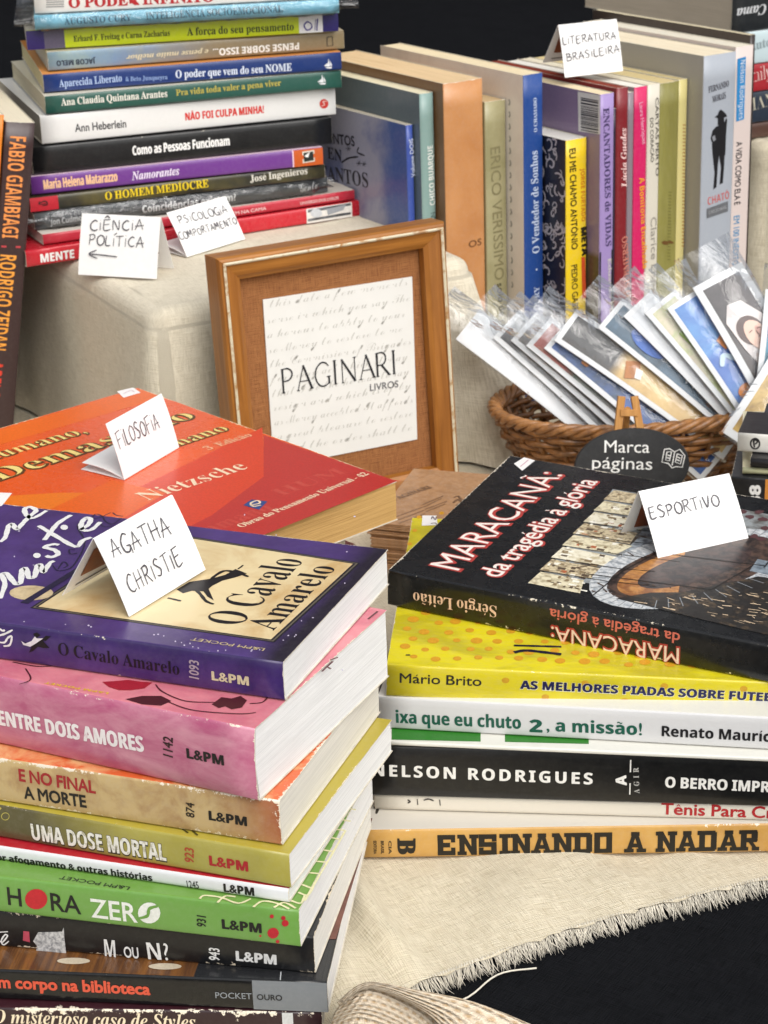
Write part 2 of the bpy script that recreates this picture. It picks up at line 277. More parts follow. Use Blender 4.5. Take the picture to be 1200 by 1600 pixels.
10,-1,9,-2,5,-3,4,-5,4,-11,-2,-8,-2,-5,-3,-5,-6,-4,-8,-2,-10,-1,-25,0,1,67,159,1,40,98,181,-17,-1,-15,-4,-14,-6,-11,-10,-9,-10,-8,-13,-5,-15,-3,-16,-2,-17,2,-17,2,-16,5,-15,7,-13,8,-10,12,-9,12,-7,16,-3,26,-1,16,2,24,7,0,31,-31,-8,-15,-1,-14,1,-12,6,-8,8,-6,12,-4,15,0,18,1,17,3,15,7,13,9,8,11,6,13,2,14,-2,26,-10,12,30,-34,12,1,68,185,2,18,22,178,0,-178,51,0,29,2,24,8,19,13,14,17,9,24,2,27,-1,18,
-3,16,-7,14,-9,12,-10,10,-13,7,-15,6,-16,4,-18,0,12,60,148,20,0,16,-2,12,-4,10,-8,8,-12,4,-14,2,-18,-7,-32,-18,-20,-31,-7,-16,0,1,69,140,1,12,22,178,0,-178,104,0,0,31,-66,0,0,47,61,0,0,30,-61,0,0,40,66,0,0,30,1,70,138,1,10,22,178,0,-178,38,0,0,70,60,0,0,32,-60,0,0,46,65,0,0,30,1,71,181,1,44,108,181,-19,-1,-17,-4,-15,-6,-13,-9,-10,-11,-8,-12,-6,-14,-4,-16,-2,-18,3,-28,7,-23,12,-18,16,-13,21,-8,25,
-2,24,0,39,10,0,92,-71,0,0,-31,34,0,0,-37,-34,-2,-9,2,-7,4,-7,6,-5,8,-6,17,-2,22,0,11,2,12,4,9,5,9,7,6,7,6,9,4,9,2,11,2,14,-2,8,-1,18,-7,13,30,-17,6,1,72,191,1,12,60,178,-38,0,0,-178,38,0,0,77,71,0,0,-77,38,0,0,178,-38,0,0,-70,-71,0,1,73,98,1,12,90,178,-82,0,0,-21,22,-10,0,-115,-22,-10,0,-22,82,0,0,22,-22,10,0,115,22,10,1,74,82,1,17,60,178,-38,0,0,-166,-2,-21,-6,-7,-3,-2,-12,-3,-17,3,0,-32,32,-2,
20,6,7,5,7,7,5,8,4,11,3,12,0,15,1,75,166,1,12,60,178,-38,0,0,-178,38,0,0,64,16,12,47,-76,43,0,-62,100,62,78,-42,0,-64,-81,1,76,141,1,6,60,178,-38,0,0,-178,111,0,0,31,-73,0,1,77,236,1,16,22,178,0,-178,34,0,0,83,-2,57,1,0,43,-140,35,0,46,140,1,0,-2,-140,36,0,0,178,-52,0,-45,-136,-43,136,1,78,204,1,12,22,178,0,-178,34,0,0,84,-2,51,1,0,78,-135,48,0,0,178,-34,0,1,-133,-78,133,1,79,199,2,36,118,180,-18,
2,-18,-2,-16,-4,-14,-6,-12,-8,-9,-12,-7,-12,-6,-14,-2,-16,-2,-18,2,-18,2,-16,6,-14,7,-14,9,-10,12,-9,14,-7,16,-3,18,-1,18,1,16,3,14,7,11,9,9,10,8,13,4,15,4,16,0,18,0,17,-4,17,-4,14,-8,12,-9,12,-11,8,-14,6,24,85,148,15,2,14,-2,12,-6,8,-8,6,-12,4,-15,1,-17,-1,-18,-4,-14,-6,-12,-8,-10,-12,-5,-14,-1,-15,1,-11,5,-9,10,-6,12,-3,14,-2,18,2,17,3,15,6,12,9,8,1,80,157,2,18,22,178,0,-178,38,0,0,64,32,0,14,3,
12,5,9,6,7,7,6,9,3,9,3,20,-2,16,-6,13,-8,12,-13,8,-17,5,-20,1,11,60,148,18,0,16,-4,10,-8,4,-14,-2,-9,-2,-7,-6,-5,-7,-3,-9,-3,-22,-1,1,81,199,2,36,118,180,-18,2,-18,-2,-16,-4,-14,-6,-12,-8,-9,-12,-7,-12,-6,-14,-2,-16,-2,-18,2,-18,2,-16,6,-14,7,-14,9,-10,12,-9,14,-7,16,-3,20,-1,33,-40,49,0,-44,48,14,8,12,10,8,14,6,15,4,17,0,20,0,17,-4,17,-4,14,-8,12,-9,12,-11,8,-14,6,24,85,148,15,2,14,-2,12,-6,8,-8,
6,-12,4,-15,1,-17,-1,-18,-4,-14,-6,-12,-8,-10,-12,-5,-14,-1,-15,1,-11,5,-9,10,-6,12,-3,14,-2,18,2,17,3,15,6,12,9,8,1,82,165,2,20,22,178,0,-178,38,0,0,68,20,0,43,-68,42,0,-53,78,6,2,11,8,5,4,7,12,3,6,2,15,-2,17,-6,13,-10,11,-14,6,-18,5,-22,1,13,60,148,23,-1,9,-2,7,-3,5,-4,2,-6,2,-8,-2,-8,-2,-6,-4,-4,-7,-4,-9,-2,-24,0,1,83,138,1,50,74,181,-18,-1,-14,-5,-12,-7,-10,-10,-4,-13,-2,-15,0,-8,2,-6,5,-12,3,
-6,57,-34,5,-4,4,-6,1,-6,-1,-6,-5,-8,-5,-3,-15,-2,-18,2,-35,13,0,-36,15,-6,17,-4,18,0,20,1,16,5,12,8,10,10,6,12,2,16,-2,16,-4,7,-4,6,-4,5,-13,10,-42,22,-5,4,-2,6,-2,6,1,4,2,5,7,7,6,1,7,1,13,-2,7,-1,22,-8,12,29,-27,10,1,84,145,1,8,140,178,-135,0,0,-31,49,0,0,-147,38,0,0,147,48,0,1,85,189,1,33,59,178,-37,0,0,-114,2,-19,6,-16,10,-13,14,-10,18,-6,22,-2,16,0,14,4,11,4,10,6,9,8,6,10,4,10,3,11,1,12,0,
115,-38,0,0,-108,-1,-13,-3,-11,-4,-7,-7,-5,-9,-4,-11,0,-11,0,-9,4,-7,4,-5,8,-3,10,-1,14,1,90,145,1,10,136,178,-128,0,0,-30,84,0,-86,-124,0,-24,133,0,0,31,-88,0,85,123,1,97,151,2,36,92,138,-16,2,-20,-2,-32,-11,12,-25,38,10,12,-2,4,-3,3,-4,3,-12,0,-6,-24,-1,-19,-2,-15,-4,-12,-5,-8,-9,-6,-10,-2,-13,2,-13,4,-12,6,-8,9,-6,11,-4,11,0,19,2,8,2,6,4,12,12,1,0,7,-18,26,0,0,91,-2,15,-4,12,-8,10,-12,6,15,70,
62,26,2,-2,-20,-2,-6,-5,-6,-6,-4,-7,-2,-12,-1,-8,3,-3,4,-1,4,0,10,2,6,4,4,6,4,1,99,128,1,37,78,139,-12,-1,-12,-2,-10,-4,-10,-6,-8,-8,-6,-10,-5,-12,-3,-13,0,-15,1,-22,5,-18,10,-14,12,-9,16,-5,19,-2,17,0,13,4,11,6,0,32,-11,-7,-13,-4,-6,-1,-16,1,-8,3,-5,6,-5,7,-2,11,0,12,2,22,10,14,16,5,6,0,10,-2,16,-6,11,29,-25,8,1,100,158,2,29,139,190,-37,0,2,-71,-1,0,-4,5,-11,10,-7,2,-8,2,-9,1,-15,-2,-13,-6,-10,
-10,-8,-14,-5,-17,-1,-22,1,-22,5,-17,8,-13,10,-10,12,-6,15,-2,9,0,8,2,7,4,5,4,10,10,1,0,7,-18,29,0,22,76,109,9,-1,7,-4,6,-6,4,-8,2,-10,-1,-28,-2,-8,-3,-8,-6,-4,-7,-4,-9,0,-8,0,-6,4,-6,6,-4,7,-3,23,1,12,2,10,4,8,6,6,6,4,1,101,148,2,37,94,137,-18,2,-12,-1,-12,-2,-10,-5,-9,-6,-7,-8,-6,-10,-5,-11,-3,-14,0,-14,0,-16,4,-12,4,-12,7,-9,9,-8,9,-6,11,-4,12,-3,14,0,18,0,22,6,8,4,0,28,-38,-10,-18,0,-9,4,-7,4,
-4,7,-4,9,-1,9,88,0,0,18,-2,19,-5,14,-10,13,-12,9,12,69,112,7,0,8,0,6,-3,6,-5,3,-6,3,-14,-52,0,1,8,3,8,4,6,6,4,1,102,96,1,25,74,192,-10,-1,-16,-3,-6,-4,-6,-4,-4,-6,-4,-8,-2,-8,0,-22,-21,-10,0,-18,21,0,0,-108,37,0,0,108,32,0,0,28,-32,0,0,14,3,7,7,4,5,1,8,0,12,-4,10,28,1,103,158,2,41,80,137,-16,2,-16,-2,-12,-7,-10,-10,-8,-14,-5,-18,-1,-20,1,-20,5,-18,7,-14,10,-10,13,-6,15,-2,7,0,8,2,13,6,11,12,0,0,
0,-20,-4,-17,-10,-11,-15,-3,-19,1,-18,4,-16,6,0,-30,16,-5,8,-1,26,-2,21,2,17,5,14,8,9,12,6,15,2,18,0,136,-31,0,-4,-17,0,0,-12,11,17,76,109,8,-1,8,-4,6,-4,3,-8,3,-11,-1,-30,-2,-9,-4,-7,-5,-5,-8,-2,-8,-1,-15,5,-9,13,-2,23,2,22,9,14,1,104,164,1,30,57,190,-37,0,0,-190,37,0,0,64,1,14,2,11,3,9,5,6,8,4,10,2,12,-4,8,-10,2,-16,0,-80,38,0,0,89,-2,16,-4,13,-8,9,-10,7,-12,4,-14,1,-8,-1,-14,-4,-6,-4,-6,-4,-5,
-7,-2,0,2,33,1,105,76,2,18,38,190,-10,-2,-8,-5,-2,-5,0,-6,0,-6,2,-5,4,-3,9,-4,5,0,6,0,8,4,4,3,2,5,0,6,0,6,-2,5,-8,5,4,57,136,-37,0,0,-136,37,0,1,108,76,1,4,57,190,-37,0,0,-190,37,0,1,109,246,1,49,104,138,-17,0,-15,-4,-12,-8,-5,-7,-2,0,-5,17,-28,0,0,-136,37,0,0,64,1,14,2,11,2,9,6,6,6,4,10,2,12,-4,6,-10,2,-16,0,-80,38,0,0,68,0,12,2,10,4,9,5,5,7,4,9,2,11,-4,7,-10,3,-16,0,-80,37,0,0,89,-1,16,-4,13,-7,
9,-9,7,-12,4,-14,1,-8,-1,-15,-4,-7,-4,-6,-4,-4,-7,-4,0,-10,11,-13,7,1,110,164,1,32,110,138,-13,1,-17,-2,-7,-3,-7,-4,-6,-4,-5,-7,-2,0,-5,17,-28,0,0,-136,37,0,0,64,1,14,2,11,3,9,5,6,8,4,10,2,7,-2,6,-2,4,-4,3,-6,2,-7,0,-9,0,-80,38,0,0,89,-2,16,-4,13,-8,9,-10,7,1,111,155,2,30,90,138,-12,1,-20,-2,-16,-6,-13,-10,-10,-14,-6,-17,-1,-22,0,-14,3,-13,5,-11,6,-10,8,-8,9,-6,11,-5,11,-3,12,0,19,2,16,6,14,10,10,
14,6,18,2,20,-2,15,-2,13,-5,11,-7,9,-7,8,-9,7,-10,5,23,68,108,10,1,8,-1,8,-4,5,-5,3,-8,3,-10,0,-25,-3,-10,-3,-8,-5,-6,-8,-4,-8,0,-10,0,-7,4,-5,6,-4,8,-2,10,0,12,0,13,2,10,4,8,5,5,1,112,158,2,28,110,137,-14,2,-10,-1,-8,-2,-12,-7,-9,-10,-2,0,-5,17,-30,0,0,-196,37,0,0,55,-2,20,2,0,9,-9,12,-6,8,-2,8,0,15,2,13,6,10,10,8,14,6,17,1,21,-1,22,-6,18,-7,13,-11,10,20,60,93,3,7,5,6,7,2,9,2,14,-5,8,-13,3,-23,
-1,-13,-2,-10,-3,-8,-5,-6,-6,-3,-8,-1,-10,1,-6,3,-6,6,-2,8,-2,10,0,28,1,113,158,2,28,73,138,-9,1,-15,-2,-13,-6,-10,-10,-8,-14,-5,-17,-1,-22,1,-22,5,-17,8,-13,10,-10,12,-6,15,-2,9,0,8,2,7,4,5,4,10,10,1,0,-1,-78,37,0,0,196,-31,0,-4,-17,-1,0,-4,5,-11,10,20,76,109,9,-1,7,-4,6,-6,4,-8,2,-10,-1,-28,-2,-9,-3,-7,-6,-5,-6,-3,-10,-1,-15,5,-9,13,-2,23,0,12,2,10,4,8,5,6,7,4,1,114,114,1,19,87,138,-8,-2,-7,-4,
-7,-6,-10,-12,-1,0,-6,22,-28,0,0,-136,37,0,0,70,2,14,3,6,4,4,10,7,6,2,12,1,12,-1,2,35,1,115,124,1,38,66,139,-16,-1,-13,-3,-11,-5,-8,-8,-5,-10,-1,-18,1,-6,5,-11,4,-5,56,-33,0,-6,-4,-5,-4,-2,-6,-1,-13,0,-7,1,-25,7,-7,3,0,-30,36,-8,26,0,15,4,11,6,8,9,5,11,2,12,-3,15,-2,5,-8,10,-53,28,-1,4,2,6,6,2,9,2,37,-10,12,26,-32,10,1,116,108,1,24,61,166,-24,0,-11,-29,-20,-13,0,-16,18,0,0,-76,2,-9,3,-7,5,-6,4,-5,
6,-3,14,-4,15,0,27,6,0,28,-28,-4,-6,3,-3,3,-2,9,0,65,38,0,0,28,-38,0,1,117,164,1,30,56,136,-37,0,0,-88,1,-16,4,-13,8,-9,10,-7,12,-4,14,-1,16,2,14,6,6,5,6,7,2,0,4,-18,29,0,0,136,-37,0,0,-64,-1,-13,-3,-11,-2,-9,-6,-7,-8,-4,-10,0,-7,0,-5,2,-4,5,-4,5,-2,8,1,120,144,1,12,46,136,-42,0,44,-66,-46,-70,42,0,28,47,29,-47,43,0,-47,70,44,66,-42,0,-27,-43,1,122,122,1,10,112,136,-102,0,0,-28,60,0,-63,-86,0,-22,
107,0,0,28,-63,0,61,84,5,66,215,1,139,174,156,-16,0,-17,0,-17,-4,-18,-5,-23,-10,-19,-13,-12,-12,-4,-8,-2,-6,0,-14,2,-6,4,-5,6,-4,6,-3,18,0,9,3,9,4,7,5,7,6,9,16,3,10,0,10,0,6,-2,4,-2,0,0,0,-5,-16,-7,-11,-26,-22,-6,-3,-10,-2,-8,2,-6,4,-2,9,2,9,5,9,9,9,7,6,17,11,32,11,20,4,11,0,13,0,11,-2,9,-2,-34,-21,-8,-9,-16,-19,-38,-66,-12,-13,-6,-5,-12,-5,-7,-1,-13,1,-8,6,-2,2,0,4,2,4,16,4,6,8,0,4,-2,6,-2,3,-8,
3,-6,1,-12,-3,-9,-8,-3,-6,0,-6,1,-8,4,-8,6,-6,9,-4,10,-2,12,-2,16,2,14,2,12,5,23,16,19,25,33,71,12,15,10,6,5,-5,2,-7,1,-9,-1,-7,-1,-6,-5,-12,-4,-4,-8,-8,-8,-2,0,-8,4,-3,1,-7,-1,-15,-15,-29,-11,-12,-4,-1,-3,-1,-3,2,-2,2,-1,9,3,7,17,16,-1,2,-6,-2,-21,-26,1,-6,2,-4,2,-3,4,-3,11,-2,14,2,13,6,12,8,10,10,4,6,4,17,-2,13,-9,10,-13,8,24,10,10,7,6,7,4,7,2,7,-2,6,-2,6,-4,6,-5,4,-11,7,10,3,2,2,-1,2,-3,0,-16,
-2,-13,4,5,67,174,2,89,124,156,-8,0,-14,0,-13,-4,-13,-4,-12,-8,-10,-8,-9,-8,-7,-10,-3,-10,-1,-10,3,-17,10,-11,17,-6,-4,-14,0,-6,0,-8,2,-7,4,-7,11,-10,7,-4,17,-5,9,-1,14,2,8,2,13,6,17,13,6,11,3,12,-3,12,-4,4,-4,3,-6,2,-7,1,-7,0,-12,-4,-10,-8,-6,-10,-2,-5,0,-12,5,-4,3,1,2,2,8,24,6,6,9,3,9,0,7,-3,3,-4,2,-9,-2,-9,-3,-4,-35,-24,-13,-1,-11,3,-8,6,-2,12,2,10,4,12,7,14,11,2,20,7,28,15,16,11,22,25,5,10,0,
10,-2,5,-3,4,-6,3,-12,2,-14,-2,-18,-7,-17,-11,-17,-12,-39,-41,-11,-17,-9,3,-5,7,-2,10,0,6,6,14,10,14,6,7,16,11,17,8,25,4,1,2,-1,2,13,176,148,8,2,3,0,2,-3,1,-3,-2,-10,-7,-12,-43,-40,-16,-8,-14,-4,28,40,16,17,13,13,5,71,170,2,100,166,156,-6,0,-14,-1,-35,-17,-12,-10,-11,-12,-6,-13,-2,-7,0,-14,4,-14,-12,1,-7,3,-6,4,-5,5,-2,6,-1,7,3,16,4,8,16,19,14,11,6,3,1,1,-4,2,-9,-2,-8,-2,-10,-5,-16,-13,-6,-7,-4,
-7,-3,-9,-1,-8,0,-7,2,-6,4,-6,4,-6,6,-4,6,-4,8,-4,8,-1,16,0,8,-8,11,-5,13,-1,7,1,7,2,7,3,-9,-15,-16,-22,-8,-8,-8,-4,-14,-1,-5,1,-9,4,-3,6,1,2,2,2,12,4,5,6,2,6,-1,3,-4,6,-3,2,-9,1,-6,0,-6,-2,-8,-8,-4,-10,2,-9,4,-7,7,-6,9,-4,12,-4,15,0,19,2,10,2,14,6,12,10,4,7,4,7,6,17,5,17,9,15,-3,1,-4,-1,-32,-19,-12,-5,-11,-1,-8,0,-6,4,-4,4,14,4,12,6,13,7,9,6,25,26,7,13,2,11,-2,10,-4,4,-6,3,13,167,150,5,-2,2,-2,3,
-10,-3,-10,-6,-12,-19,-19,-26,-17,-21,-7,4,13,26,42,16,16,10,6,5,72,211,2,105,239,155,-6,1,-9,-2,-8,-2,-19,-13,-20,-20,-11,-13,-20,-29,-18,-5,17,44,11,17,-2,9,-9,-5,-35,-27,-8,-6,5,13,1,5,-1,4,-4,5,-3,2,-9,1,-5,0,-16,-8,-32,-30,0,-3,2,-1,6,1,15,17,13,11,11,6,4,1,1,-2,-16,-20,0,-7,6,-7,8,0,8,1,10,5,14,9,-23,-31,-9,-16,-24,-10,-10,-6,0,-2,2,-2,26,11,-14,-27,-6,-8,-8,-7,-8,-3,-10,-2,-10,2,-8,4,-2,2,
0,3,1,3,2,2,16,6,5,5,0,3,-2,8,-6,6,-10,2,-12,-4,-8,-8,-3,-6,-1,-6,2,-8,4,-7,6,-6,8,-5,10,-2,14,-1,17,2,17,6,15,9,13,14,12,16,10,20,15,4,-13,-48,2,-6,4,-6,5,-4,6,-4,7,0,18,2,85,65,-6,1,-5,-2,-54,-45,-16,-9,-8,-2,-8,0,-3,0,-1,2,0,8,26,59,47,25,18,16,7,10,2,9,-1,5,-5,7,-4,3,13,225,147,6,1,3,0,2,-3,0,-9,-6,-12,-11,-12,-15,-12,-18,-10,8,18,8,15,9,11,7,8,5,73,158,2,71,205,156,-25,-1,-22,-3,-20,-6,-26,
-10,-22,-14,-8,-8,-7,-8,-5,-8,-3,-8,-1,-8,0,-9,4,-7,4,-8,8,-5,8,-5,10,-2,-6,-12,-8,-10,-7,-8,-9,-6,-8,-4,-10,-1,-5,1,-9,3,-4,3,-3,3,-1,3,1,2,5,4,4,0,11,5,2,3,1,4,0,4,-2,4,-6,5,-8,2,-7,-1,-6,-2,-5,-4,-4,-5,-4,-12,2,-8,4,-7,6,-6,9,-4,11,-3,12,-1,11,1,22,5,10,4,19,13,14,17,6,10,11,3,10,5,7,7,6,9,4,10,0,12,-2,4,-12,-28,-8,-9,-12,-5,28,66,12,18,5,6,7,3,13,3,1,2,17,158,144,16,4,-14,-10,-13,-12,-11,-14,
-12,-18,-21,-41,-9,3,-6,6,-2,10,2,9,4,11,7,11,9,11,10,10,12,8,14,7,5,77,202,1,78,152,156,-8,-2,-6,-4,-20,-20,-10,-12,-22,-29,-33,-52,-17,-21,-7,-6,-7,-4,-5,-2,-9,4,-3,5,1,4,3,3,17,6,2,2,2,7,-2,7,-5,4,-9,2,-8,-2,-12,-11,-4,-9,0,-4,3,-12,3,-5,6,-3,6,-3,8,-1,9,2,9,4,8,7,8,9,76,108,-25,-41,-13,-25,-8,-22,-2,-8,0,-15,4,-11,2,-4,4,-2,4,-2,4,2,8,5,32,60,54,71,-56,-120,2,-6,3,-5,4,-4,11,-3,8,2,8,3,10,6,
11,9,49,44,6,5,-6,1,-6,-2,-70,-58,-4,0,-1,8,55,138,-3,2,-3,0,-4,-2,-18,-13,-16,-17,-17,-22,-19,-26,-26,-48,10,34,32,74,4,10,1,6,-1,2,5,83,156,2,84,195,156,-13,0,-8,-3,-7,-3,-16,-12,-23,-26,-7,-10,-13,-24,-5,-12,-8,1,-7,3,-5,4,-4,4,-3,14,0,8,5,13,9,13,6,6,12,8,16,6,16,3,12,0,1,1,1,2,-4,4,-20,0,-34,-8,-12,-6,-9,-7,-8,-9,-6,-8,-3,-10,-2,-9,2,-10,4,-9,6,-8,9,-6,11,-4,12,-2,-8,-18,-8,-13,-8,-11,-9,-7,
-9,-5,-16,0,-10,3,-3,3,-2,2,22,16,1,8,0,3,-2,3,-6,5,-9,1,-7,0,-6,-2,-4,-4,-4,-5,-3,-5,-1,-6,2,-9,4,-7,6,-6,8,-4,12,-3,12,-1,12,1,12,3,12,5,11,7,11,8,9,9,9,11,6,11,6,13,26,12,11,8,10,8,15,17,5,9,3,8,1,8,-3,10,-4,4,12,180,147,8,3,4,-2,4,-4,0,-6,0,-4,-4,-10,-35,-41,-15,-9,16,42,8,14,8,11,5,84,154,2,50,152,156,-24,-1,-16,-4,-15,-7,-13,-8,-12,-9,-8,-9,-6,-11,-4,-9,-2,-9,1,-7,3,-6,4,-4,4,-4,7,-2,15,0,8,
2,7,3,6,5,5,5,5,7,3,7,4,16,-9,25,-1,0,-2,0,-2,-22,-11,-23,-12,-12,-9,-4,-8,-1,-6,4,-4,7,0,10,2,6,8,13,4,6,14,11,14,9,16,4,9,1,20,-3,24,-9,11,-3,8,0,10,1,18,21,-2,0,-12,-4,-12,0,44,170,129,-5,-2,-8,-5,-10,-10,-11,-12,-10,-16,-19,-46,-6,-9,-13,-13,-7,-5,-16,-5,-9,0,-12,1,-8,5,-2,2,2,9,14,3,6,4,2,8,-3,6,-3,3,-3,2,-9,1,-7,0,-5,-2,-6,-4,-4,-5,-3,-11,1,-9,4,-7,7,-6,9,-4,12,-3,14,-1,18,2,16,3,14,6,12,8,
10,9,10,12,6,12,6,12,3,14,15,50,5,97,132,2,32,78,76,-8,1,-15,-2,-15,-7,-13,-9,-19,-25,-2,-6,0,-6,1,-7,2,-6,4,-5,5,-3,6,-2,7,-1,11,2,10,6,10,9,1,-5,4,-8,7,-4,4,0,12,3,8,3,23,19,-5,5,-22,-16,-3,0,-1,0,30,65,-28,-1,-4,-10,-4,6,13,74,70,4,-1,3,-3,1,-5,-4,-11,-17,-28,-7,-7,-6,-6,-6,-3,-7,-2,13,46,12,12,7,6,5,98,120,2,39,114,146,-32,-2,-70,-96,5,-6,13,12,-10,-16,-6,-17,0,-9,2,-5,7,-7,11,-2,15,2,15,7,15,
11,9,0,10,2,14,10,-4,5,-15,-10,-8,-1,7,6,8,12,3,7,3,13,-2,9,-4,5,-7,2,-4,0,-4,-2,-13,-18,-4,-12,0,-12,2,-7,2,-5,-11,-9,-17,-7,-4,2,-2,2,0,4,9,88,60,3,0,2,-4,1,-4,-10,-20,-5,-6,-2,4,-1,12,2,10,5,99,96,1,37,75,76,-13,0,-14,-4,-20,-12,-10,-10,-8,-12,-2,-7,0,-7,0,-7,3,-7,4,-4,5,-4,8,-3,8,-1,16,3,8,3,15,12,9,7,-6,5,-33,-22,-7,0,-2,2,0,4,30,53,6,4,2,1,4,-2,-8,-7,0,-4,0,-5,4,-3,2,-1,6,0,6,4,4,10,-1,4,-5,
7,5,100,151,2,34,163,146,-31,-2,-42,-78,-4,6,-6,4,-10,1,-14,-2,-7,-3,-15,-8,-18,-16,-8,-12,-2,-7,0,-6,1,-7,3,-6,4,-5,5,-3,7,-3,6,-1,12,2,10,6,11,10,1,-6,1,-4,3,-3,4,-3,6,-1,11,0,12,6,21,18,-5,5,-21,-18,-8,-2,-1,3,12,78,70,3,0,3,-3,0,-5,-4,-12,-34,-43,-7,-2,-4,1,-3,2,0,4,2,11,37,45,5,101,103,2,34,74,76,-13,0,-7,-1,-21,-11,-13,-10,-10,-12,-3,-6,-2,-6,-1,-5,2,-7,2,-6,6,-6,6,-4,8,-3,10,-1,8,1,17,5,18,
12,9,7,-5,5,-16,-13,-15,-7,-14,-2,-5,0,-3,2,0,8,4,10,10,2,25,9,7,4,8,9,4,10,-1,5,-5,7,11,68,70,2,-2,2,-2,0,-4,-2,-9,-2,-5,-8,-8,-10,-6,-11,-2,17,28,6,7,5,102,134,2,32,133,150,-11,2,-8,-2,-9,-4,-9,-6,-8,-10,-70,-82,5,-6,19,18,-20,-32,-6,-1,-7,-7,0,-6,3,-4,-47,-82,31,4,38,66,8,0,18,6,20,19,-6,5,-12,-14,-6,-4,-11,-4,-7,0,33,56,25,16,30,26,11,17,3,8,1,8,-2,8,12,118,144,7,-5,-1,-13,-5,-11,-7,-11,-11,
-12,-13,-10,-17,-11,10,21,19,33,7,11,7,6,5,103,132,3,39,84,10,38,68,-31,-2,-5,-10,-3,6,-6,4,-9,1,-14,-2,-14,-7,-20,-14,-10,-12,-3,-7,-2,-7,-1,-6,2,-7,2,-5,4,-5,4,-3,6,-3,8,-1,8,2,8,3,8,5,-6,-10,-40,-16,-23,-18,-8,-18,3,-11,9,-7,15,-2,12,2,12,7,13,11,13,14,12,18,12,22,39,23,-5,5,-10,-8,13,74,70,3,0,2,-3,1,-3,-1,-5,-28,-45,-13,-9,-8,0,-1,1,-1,6,10,18,27,35,7,5,12,29,-16,15,5,-32,-49,-5,-5,-5,-1,-6,
0,-2,4,-2,6,2,8,5,8,7,9,10,8,5,104,142,1,31,61,49,51,97,-30,-2,-66,-96,5,-6,17,18,-32,-62,31,2,53,64,11,5,-29,-41,0,-8,0,-6,4,-10,8,-5,6,-1,6,2,8,2,24,21,-6,5,-26,-20,0,6,23,32,3,10,-3,12,-3,4,-3,2,-5,2,-4,1,-12,-3,-15,-10,5,105,86,2,13,72,116,-4,-1,-8,-3,-4,-7,0,-7,2,-2,10,-6,4,1,8,3,2,4,2,6,-2,6,-2,2,16,75,77,-35,-2,-26,-27,4,-6,13,13,-18,-39,2,-10,7,-6,10,-2,11,2,8,4,21,19,-4,5,-13,-12,-12,-8,
-3,6,5,106,86,3,12,74,116,-8,-2,-6,-6,-2,-6,2,-6,11,-6,7,2,4,2,2,4,2,6,0,4,-4,4,25,39,12,39,65,-36,-2,-24,-27,-2,0,4,-6,-18,-41,-24,-12,-19,-13,-13,-14,-5,-8,-3,-6,0,-6,0,-4,4,-8,2,-2,9,-2,25,8,26,25,28,41,7,3,25,15,4,5,-4,5,-21,-15,9,-32,-28,28,17,-16,-31,-14,-18,-7,-4,-7,-2,-3,1,-3,7,6,14,5,107,136,2,8,36,0,76,146,-30,-2,-47,-77,-19,-19,4,-6,19,20,-34,-64,37,110,77,-8,-1,-4,-2,-16,-20,-8,-4,-9,
0,-2,-2,0,-5,1,-1,14,-1,-12,-25,0,-8,2,-3,2,-3,7,-4,5,0,10,3,6,3,15,11,8,8,-5,5,-18,-14,0,2,2,19,-3,7,-11,6,16,19,2,-1,-2,-3,6,-9,6,-1,6,1,2,2,3,6,0,6,-3,6,-4,2,5,108,104,1,20,112,146,-30,-2,-69,-98,5,-4,12,10,-11,-18,-3,-10,-1,-8,1,-5,4,-8,5,-3,11,-2,12,3,6,3,22,19,-5,5,-13,-12,-14,-8,-2,0,-2,4,5,109,200,1,49,108,76,-3,1,-11,-3,-14,-10,-16,-15,2,11,-2,10,-4,4,-5,2,-7,0,-6,-3,-6,-5,-22,-20,5,-6,
18,17,1,-5,-38,-56,37,2,27,37,20,22,12,7,2,-2,-42,-66,38,2,40,52,8,10,8,5,6,2,0,-5,-26,-50,5,-10,8,-5,43,24,-5,5,-17,-16,-10,-4,0,5,2,4,18,27,2,6,0,13,-4,9,-4,3,-10,2,-12,-3,-14,-10,-16,-15,0,21,-2,2,5,110,144,1,36,110,76,-4,1,-12,-3,-14,-10,-16,-15,0,20,-4,5,-5,2,-7,0,-6,-3,-6,-5,-22,-20,5,-6,18,17,1,-5,-38,-56,37,2,52,62,8,5,6,2,1,-1,-26,-32,-3,-8,-1,-8,0,-6,5,-10,8,-5,43,24,-5,5,-17,-16,-10,-4,
0,5,24,35,2,8,-2,12,-7,6,5,111,112,2,29,78,76,-8,1,-14,-2,-22,-11,-12,-10,-13,-18,-2,-6,-1,-6,2,-7,2,-7,4,-4,6,-4,6,-3,8,-1,11,2,11,4,10,6,12,2,12,5,11,9,-5,5,-18,-10,14,17,3,10,1,6,-1,7,-3,5,-3,5,-5,3,15,72,68,4,1,2,-1,2,-2,2,-4,-2,-11,-6,-11,-8,-13,-14,-9,0,-5,0,-1,-8,-5,-6,0,-2,2,0,3,5,112,136,1,39,64,62,38,74,-30,-4,-14,-24,-38,-56,-6,-4,4,-6,11,10,-66,-123,31,3,54,100,32,34,5,2,5,1,2,-2,-2,
